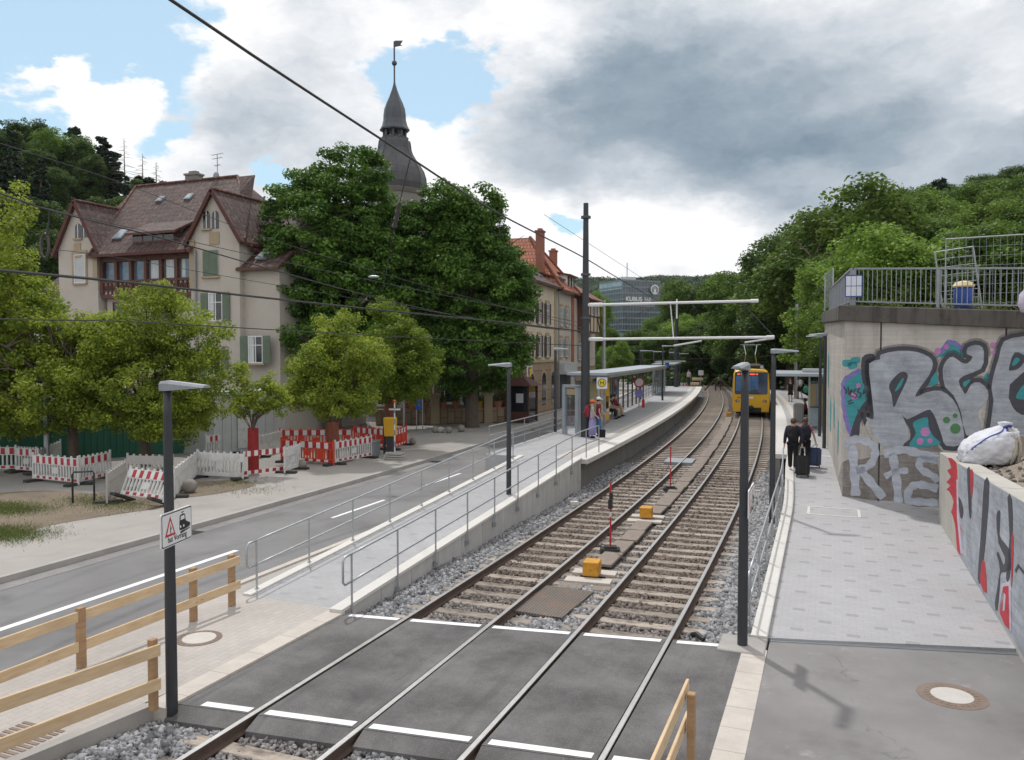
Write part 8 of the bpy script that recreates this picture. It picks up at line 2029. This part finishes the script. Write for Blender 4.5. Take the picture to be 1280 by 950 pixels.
WALK = dict(knL=(-.10, .14, .51), anL=(-.10, .18, .10), knR=(.09, .02, .49), anR=(.09, -.24, .15), elL=(-.23, -.08, 1.15), wrL=(-.25, -.12, .90))
SIT = dict(pelvis=(0, 0, .50), waist=(0, -.01, .64), chest=(0, .02, .84), neck=(0, .03, 1.01), head=(0, .06, 1.14), crown=(0, .06, 1.225), shL=(-.17, .02, .96), shR=(.17, .02, .96), elL=(-.23, .08, .72), elR=(.23, .08, .72), wrL=(-.13, .30, .62), wrR=(.13, .30, .62), hipL=(-.09, .04, .48), hipR=(.09, .04, .48), knL=(-.11, .45, .50), knR=(.11, .45, .50), anL=(-.11, .42, .09), anR=(.11, .46, .09))
def person(label, loc, rz, J, top, legs, hair, height=1.75, sleeves='short', legwear='long', hat=None, shoes='blackcl', hairlen=0, detail=True):
    t = thing('person', label, 'person', loc, rz); s = height / 1.74; t.scale = (s, s, s)
    V = {k: Vector(v) for k, v in J.items()}
    N = {'pelvis': (V['pelvis'], (.13, .095)), 'waist': (V['waist'], (.115, .085)), 'chest': (V['chest'], (.14, .10)), 'neck': (V['neck'], .052), 'head': (V['head'], (.075, .092)), 'crown': (V['crown'], (.062, .078))}
    E = [('pelvis', 'waist'), ('waist', 'chest'), ('chest', 'neck'), ('neck', 'head'), ('head', 'crown')]
    N['nose'] = (V['head'] + Vector((0, .105, -.015)), .012); E.append(('head', 'nose'))
    for sd, sx in (('L', -1), ('R', 1)):
        N['sh' + sd] = (V['sh' + sd], .052); N['el' + sd] = (V['el' + sd], .040); N['wr' + sd] = (V['wr' + sd], .027)
        E += [('chest', 'sh' + sd), ('sh' + sd, 'el' + sd), ('el' + sd, 'wr' + sd)]
        fd = (V['wr' + sd] - V['el' + sd]).normalized(); sid = Vector((0, 1, 0)); sid = (sid - fd * sid.dot(fd)).normalized()
        N['pa' + sd] = (V['wr' + sd] + fd * .07, (.034, .02)); E.append(('wr' + sd, 'pa' + sd))
        if detail:
            for i, (o_, l_) in enumerate(((-.028, .065), (-.009, .08), (.010, .075), (.028, .058))):
                a = V['wr' + sd] + fd * .10 + sid * o_; b = a + fd * l_ * .6 - Vector((sx, 0, 0)) * .012; N[f'f{i}{sd}'] = (a, .009); N[f'g{i}{sd}'] = (b, .008); E += [('pa' + sd, f'f{i}{sd}'), (f'f{i}{sd}', f'g{i}{sd}')]
            a = V['wr' + sd] + fd * .05 + sid * .045; N['th' + sd] = (a, .010); N['tt' + sd] = (a + fd * .04 + sid * .012, .009); E += [('wr' + sd, 'th' + sd), ('th' + sd, 'tt' + sd)]
        N['hip' + sd] = (V['hip' + sd], .082); N['kn' + sd] = (V['kn' + sd], .055); N['an' + sd] = (V['an' + sd], .036); E += [('pelvis', 'hip' + sd), ('hip' + sd, 'kn' + sd), ('kn' + sd, 'an' + sd)]
        N['ear' + sd] = (V['head'] + Vector((sx * .086, -.005, 0)), .014); E.append(('head', 'ear' + sd))
    skin('body', N, E, M['skin'], t)
    mb = MB()
    for sx in (-1, 1): mb.sph(V['head'] + Vector((sx * .032, .085, .015)), .012, 8, 6)
    mb.build('eyes', M['blackcl'], t)
    # clothes follow the body
    C = {'waist': (V['waist'] - Vector((0, 0, .06)), (.16, .13)), 'chest': (V['chest'], (.18, .145)), 'collar': (V['chest'].lerp(V['neck'], .72), (.085, .075)), 'hem': (V['pelvis'] + Vector((0, 0, -.06)), (.17, .14))}
    Ec = [('hem', 'waist'), ('waist', 'chest'), ('chest', 'collar')]
    for sd in 'LR':
        C['sh' + sd] = (V['sh' + sd], .078); C['el' + sd] = (V['sh' + sd].lerp(V['el' + sd], .62 if sleeves == 'short' else 1.0), .062 if sleeves == 'short' else .066); Ec += [('chest', 'sh' + sd), ('sh' + sd, 'el' + sd)]
        if sleeves == 'long': C['wr' + sd] = (V['wr' + sd], .048); Ec.append(('el' + sd, 'wr' + sd))
    skin('top', C, Ec, M[top], t, root='waist')
    if legwear in ('long', 'shorts'):
        C = {'pelvis': (V['pelvis'], (.138, .105))}; Ec = []
        for sd in 'LR':
            C['hip' + sd] = (V['hip' + sd], .112); kn = V['kn' + sd] if legwear == 'long' else V['hip' + sd].lerp(V['kn' + sd], .8); C['kn' + sd] = (kn, .088 if legwear == 'long' else .10); Ec += [('pelvis', 'hip' + sd), ('hip' + sd, 'kn' + sd)]
            if legwear == 'long': C['an' + sd] = (V['an' + sd] + Vector((0, 0, .02)), .070); Ec.append(('kn' + sd, 'an' + sd))
        skin('trousers' if legwear == 'long' else 'shorts', C, Ec, M[legs], t)
    else:
        mb = MB(); zt = V['pelvis'].z + .06; zb = .14 if legwear == 'maxi' else .50; ra = .21 if legwear == 'maxi' else .20
        mb.lathe([(.125, zt), (.15, zt - .14), (.155 + (ra - .155) * .4, zt - .35), (ra, zb), (ra * .9, zb)], (V['pelvis'].x, V['pelvis'].y, 0), 18)
        mb.v = [(x * (1 + .05 * math.sin(9 * math.atan2(y, x))), y * .82 * (1 + .05 * math.sin(9 * math.atan2(y, x))), z) for x, y, z in mb.v]; mb.build('skirt', M[legs], t, smooth=True)
    for sd in 'LR':
        a = V['an' + sd]; f = Vector((0, .16, 0)); mb = MB(); P = a + Vector((0, .05, -.045)); mb.sph(P, .055, 10, 6, (.85, 2.3, .75)); mb.build('shoe', M[shoes], t, smooth=True)
    h = V['head']; mb = MB(); mb.sph(h + Vector((0, -.018, .040)), .105, 14, 10, (.90, 1.0, 1.0))
    mb.v = [(x, y if y < h.y + .055 else h.y + .055 + (y - h.y - .055) * .2, max(z, h.z - .055) if y > h.y - .02 else z) for x, y, z in mb.v]
    if hairlen: mb.sph(h + Vector((0, -.075, -.07)), .075, 10, 8, (1.0, .6, 1.0 + hairlen))
    mb.build('hair', M[hair], t, smooth=True)
    if hat:
        mb = MB(); c = h + Vector((0, -.01, .075)); mb.sph(c, .118, 14, 8, (.92, 1.06, .85)); mb.v = [(x, y, max(z, c.z - .02)) for x, y, z in mb.v]; mb.box(c + Vector((0, .13, -.005)), (.15, .14, .014)); mb.build('cap', M[hat], t, smooth=False)
    return t
def hold(t, local): bpy.context.view_layer.update(); return t.matrix_world @ Vector(local)
def backpack(label, t, chest, m, sc=(1, 1, 1), name='backpack'):
    """worn on the back of a figure, top-level"""
    p = hold(t, chest); o = thing(name, label, 'backpack', p, t.rotation_euler.z); mb = MB(); mb.sph((0, 0, 0), .2, 12, 8, (.85 * sc[0], .60 * sc[1], 1.25 * sc[2])); mb.v = [(max(-.15 * sc[0], min(.15 * sc[0], x)), y, max(-.22 * sc[2], z)) for x, y, z in mb.v]; mb.build('pack', M[m], o, smooth=True)
    mb = MB(); mb.sph((0, -.11 * sc[1], -.07), .1, 10, 6, (1.1, .55, .9)); mb.build('pocket', M[m], o, smooth=True)
    for sx in (-1, 1): mb = MB(); mb.tube([(sx * .1, .05, .22 * sc[2]), (sx * .11, .22, .20), (sx * .115, .28, .05), (sx * .11, .2, -.12), (sx * .1, .06, -.18)], .02, 6); mb.build('strap', M[m], o, smooth=True)
    return o
def suitcase(label, p, rz, m, grip, h=.62, w=.44, d=.27):
    o = thing('suitcase', label, 'suitcase', p, rz); mb = MB(); mb.box((0, 0, h / 2 + .06), (w, d, h), mat=Matrix.Rotation(R(-14), 3, 'X')); mb.build('shell', M[m], o, bevel=.04, bseg=2)
    mb = MB()
    for x in (-.12, .12): mb.box((x * w / .44, -d / 2 - .05, h * .5), (.03, .03, h * .8), mat=Matrix.Rotation(R(-14), 3, 'X'))
    mb.build('trim', M['black'], o)
    for x in (-1, 1): mb = MB(); mb.sph((x * (w / 2 - .05), -.10, .045), .045, 10, 6, (.5, 1, 1)); mb.build('wheel', M['black'], o)
    g = Vector(grip) - Vector(p); g = Matrix.Rotation(-rz, 3, 'Z') @ g; a = Vector((0, .12, h + .05)); mb = MB()
    for x in (-.08, .08): mb.tube([a + Vector((x, 0, 0)), g + Vector((x * .6, 0, -.01))], .010, 6)
    mb.tube([g + Vector((-.065, 0, 0)), g + Vector((.065, 0, 0))], .016, 6); mb.build('handle', M['galv'], o); return o
# the couple walking away on the right ramp
p = G(991, 590, zr); m1 = person('man in a dark navy jacket walking away up the right ramp, pulling a black suitcase', p, -R(3), pose(**{**WALK, 'elR': (.26, -.10, 1.15), 'wrR': (.28, -.16, .92), 'shL': (-.19, 0, 1.42), 'shR': (.19, 0, 1.42)}), 'navy', 'blackcl', 'hair_b', 1.80, 'long', 'long', shoes='whitecl')
backpack('black backpack on the back of the man in the navy jacket', m1, (0, -.19, 1.24), 'blackcl', (1.15, 1, 1.05))
q = G(1003, 596, zr); suitcase('black cloth suitcase pulled by the man in the navy jacket', q, R(2), 'blackcase', hold(m1, (.29, -.20, .83)))
p = G(1006, 585, zr); m2 = person('woman with brown hair and pink collar walking beside the man, pulling a blue suitcase', p, R(4), pose(**{**WALK, 'elR': (.27, -.06, 1.15), 'wrR': (.33, -.12, .92)}), 'pink', 'blackcl', 'hair_b', 1.72, 'short', 'long', hairlen=.2)
backpack('dark navy backpack on the back of the woman with the blue suitcase', m2, (0, -.20, 1.22), 'navy', (1.2, 1.1, 1.15))
q = G(1016.5, 584, zr); suitcase('dark blue hard suitcase pulled by the woman on the right ramp', q, -R(4), 'bluecase', hold(m2, (.34, -.16, .83)), .60, .50, .28)
# further people on the right platform
p = G(988, 502, .9); person('woman in a short black dress standing at the tram on the right platform', p, R(160), pose(), 'blackcl', 'blackcl', 'hair_d', 1.80, 'short', 'short_skirt', hairlen=.3, detail=False)
p = G(1000, 499, .9); k = person('person in shorts and patterned top swinging a mint bag on the right platform', p, R(20), pose(**{**WALK, 'elR': (.30, .06, 1.2), 'wrR': (.44, .10, 1.02)}), 'greycl', 'blackcl', 'hair_b', 1.82, 'short', 'shorts', detail=False); backpack('black and white backpack of the person in shorts on the right platform', k, (0, -.17, 1.26), 'whitecl')
q = hold(k, (.50, .10, .80)); o = thing('carrier_bag', 'mint green round bag swinging from the hand of the person in shorts', 'bag', q); mb = MB(); mb.sph((0, 0, -.05), .30, 12, 8, (.9, .55, 1.0)); mb.build('bag', M['mint'], o, smooth=True); mb = MB(); mb.tube([(-.1, 0, .2), (-.06, 0, .34), (.06, 0, .34), (.1, 0, .2)], .012, 6); mb.build('handle', M['mint'], o)
p = G(1007, 527, .9); person('seated person in a dark red top beside the silver suitcase at the right shelter', p, R(100), pose(**SIT), 'maroon', 'blackcl', 'hair_d', 1.74, 'long', 'long', detail=False)
b_ = Vector((p.x, p.y, .9)); t = thing('bench', 'small steel bench under the seated person at the right shelter', 'bench', b_); mb = MB(); mb.box((.05, 0, .37), (.42, 1.2, .05)); mb.build('seat', M['galv_d'], t)
for s in (-.5, .5): mb = MB(); mb.box((.05, s, .17), (.3, .06, .34)); mb.build('leg', M['galv_d'], t)
p = G(998, 528, .9); o = thing('suitcase', 'big silver ribbed suitcase standing in front of the right shelter', 'suitcase', p, R(8)); mb = MB(); mb.box((0, 0, .56), (.52, .34, .96)); mb.build('shell', M['silvercase'], o, bevel=.06, bseg=2); mb = MB()
for x in (-.18, -.06, .06, .18): mb.box((x, -.172, .56), (.04, .012, .8))
mb.build('trim', M['galv_d'], o)
for x in (-.2, .2): mb = MB(); mb.sph((x, 0, .045), .045, 8, 6); mb.build('wheel', M['black'], o)
# waiting on the left platform
p = G(740, 547.5, .95); k = person('person in orange cap, pale top and long lilac skirt waiting by the big mast', p, R(-70), pose(elR=(.25, .05, 1.15), wrR=(.20, .22, .98)), 'greycl', 'lilac', 'hair_b', 1.66, 'short', 'maxi', hat='orangecap', shoes='blackcl'); backpack('dark red backpack on the person with the orange cap', k, (0, -.20, 1.22), 'maroon', (1.15, 1.3, 1.2))
p = G(748, 546, .95); person('person in white cap, maroon top and jeans waiting beside the orange cap', p, R(-60), pose(elL=(-.24, .06, 1.16), wrL=(-.16, .24, 1.05)), 'maroon', 'jeans', 'hair_d', 1.74, 'short', 'long', hat='whitecl')
p = G(752, 546.5, .95); o = thing('shopping_bag', 'small dark bag on the platform at the feet of the waiting pair', 'bag', p); mb = MB(); mb.box((0, 0, .17), (.32, .2, .34), .3, taper=(1.1, .8)); mb.build('bag', M['blackcl'], o, bevel=.03); mb = MB(); mb.tube([(-.08, 0, .33), (-.06, 0, .46), (.06, 0, .46), (.08, 0, .33)], .012, 6); mb.build('handle', M['blackcl'], o)
for yy, tp, lg, hr, lb, sl in ((43.6, 'whitecl', 'blackcl', 'hair_d', 'seated person in white top and black trousers, nearest on the shelter bench', 'short'), (44.5, 'blackcl', 'tan', 'hair_d', 'seated person in black top and tan trousers, middle of the shelter bench', 'short'), (45.6, 'maroon', 'tan', 'hair_b', 'seated person in dark red top, farthest on the shelter bench', 'long')):
    x = -11.15 + .50 - cv(yy); person(lb, (x, yy, .95), R(-92), pose(**SIT), tp, lg, hr, 1.76, sl, 'long', detail=False)
p = G(861, 483, .95); person('distant person in pale shirt and dark trousers at the end of the left platform', p, R(150), pose(), 'greycl', 'navy', 'hair_d', 1.85, 'short', 'long', detail=False)

# ------------------------------------------------------------------ air
def haze():
    m = bpy.data.materials.new('haze'); m.use_nodes = True; nt = m.node_tree; nt.nodes.remove(nt.nodes['Principled BSDF'])
    v = nt.nodes.new('ShaderNodeVolumePrincipled'); v.inputs['Density'].default_value = .00007; v.inputs['Color'].default_value = (.78, .84, .90, 1)
    nt.links.new(v.outputs[0], nt.nodes['Material Output'].inputs['Volume'])
    mb = MB(); mb.bb(-1560, 1560, -1560, 1560, -1.9, 125); o = mb.build('haze', m); o['kind'] = 'stuff'; o['label'] = 'thin pale summer haze in the valley air'; o['category'] = 'haze'
haze()
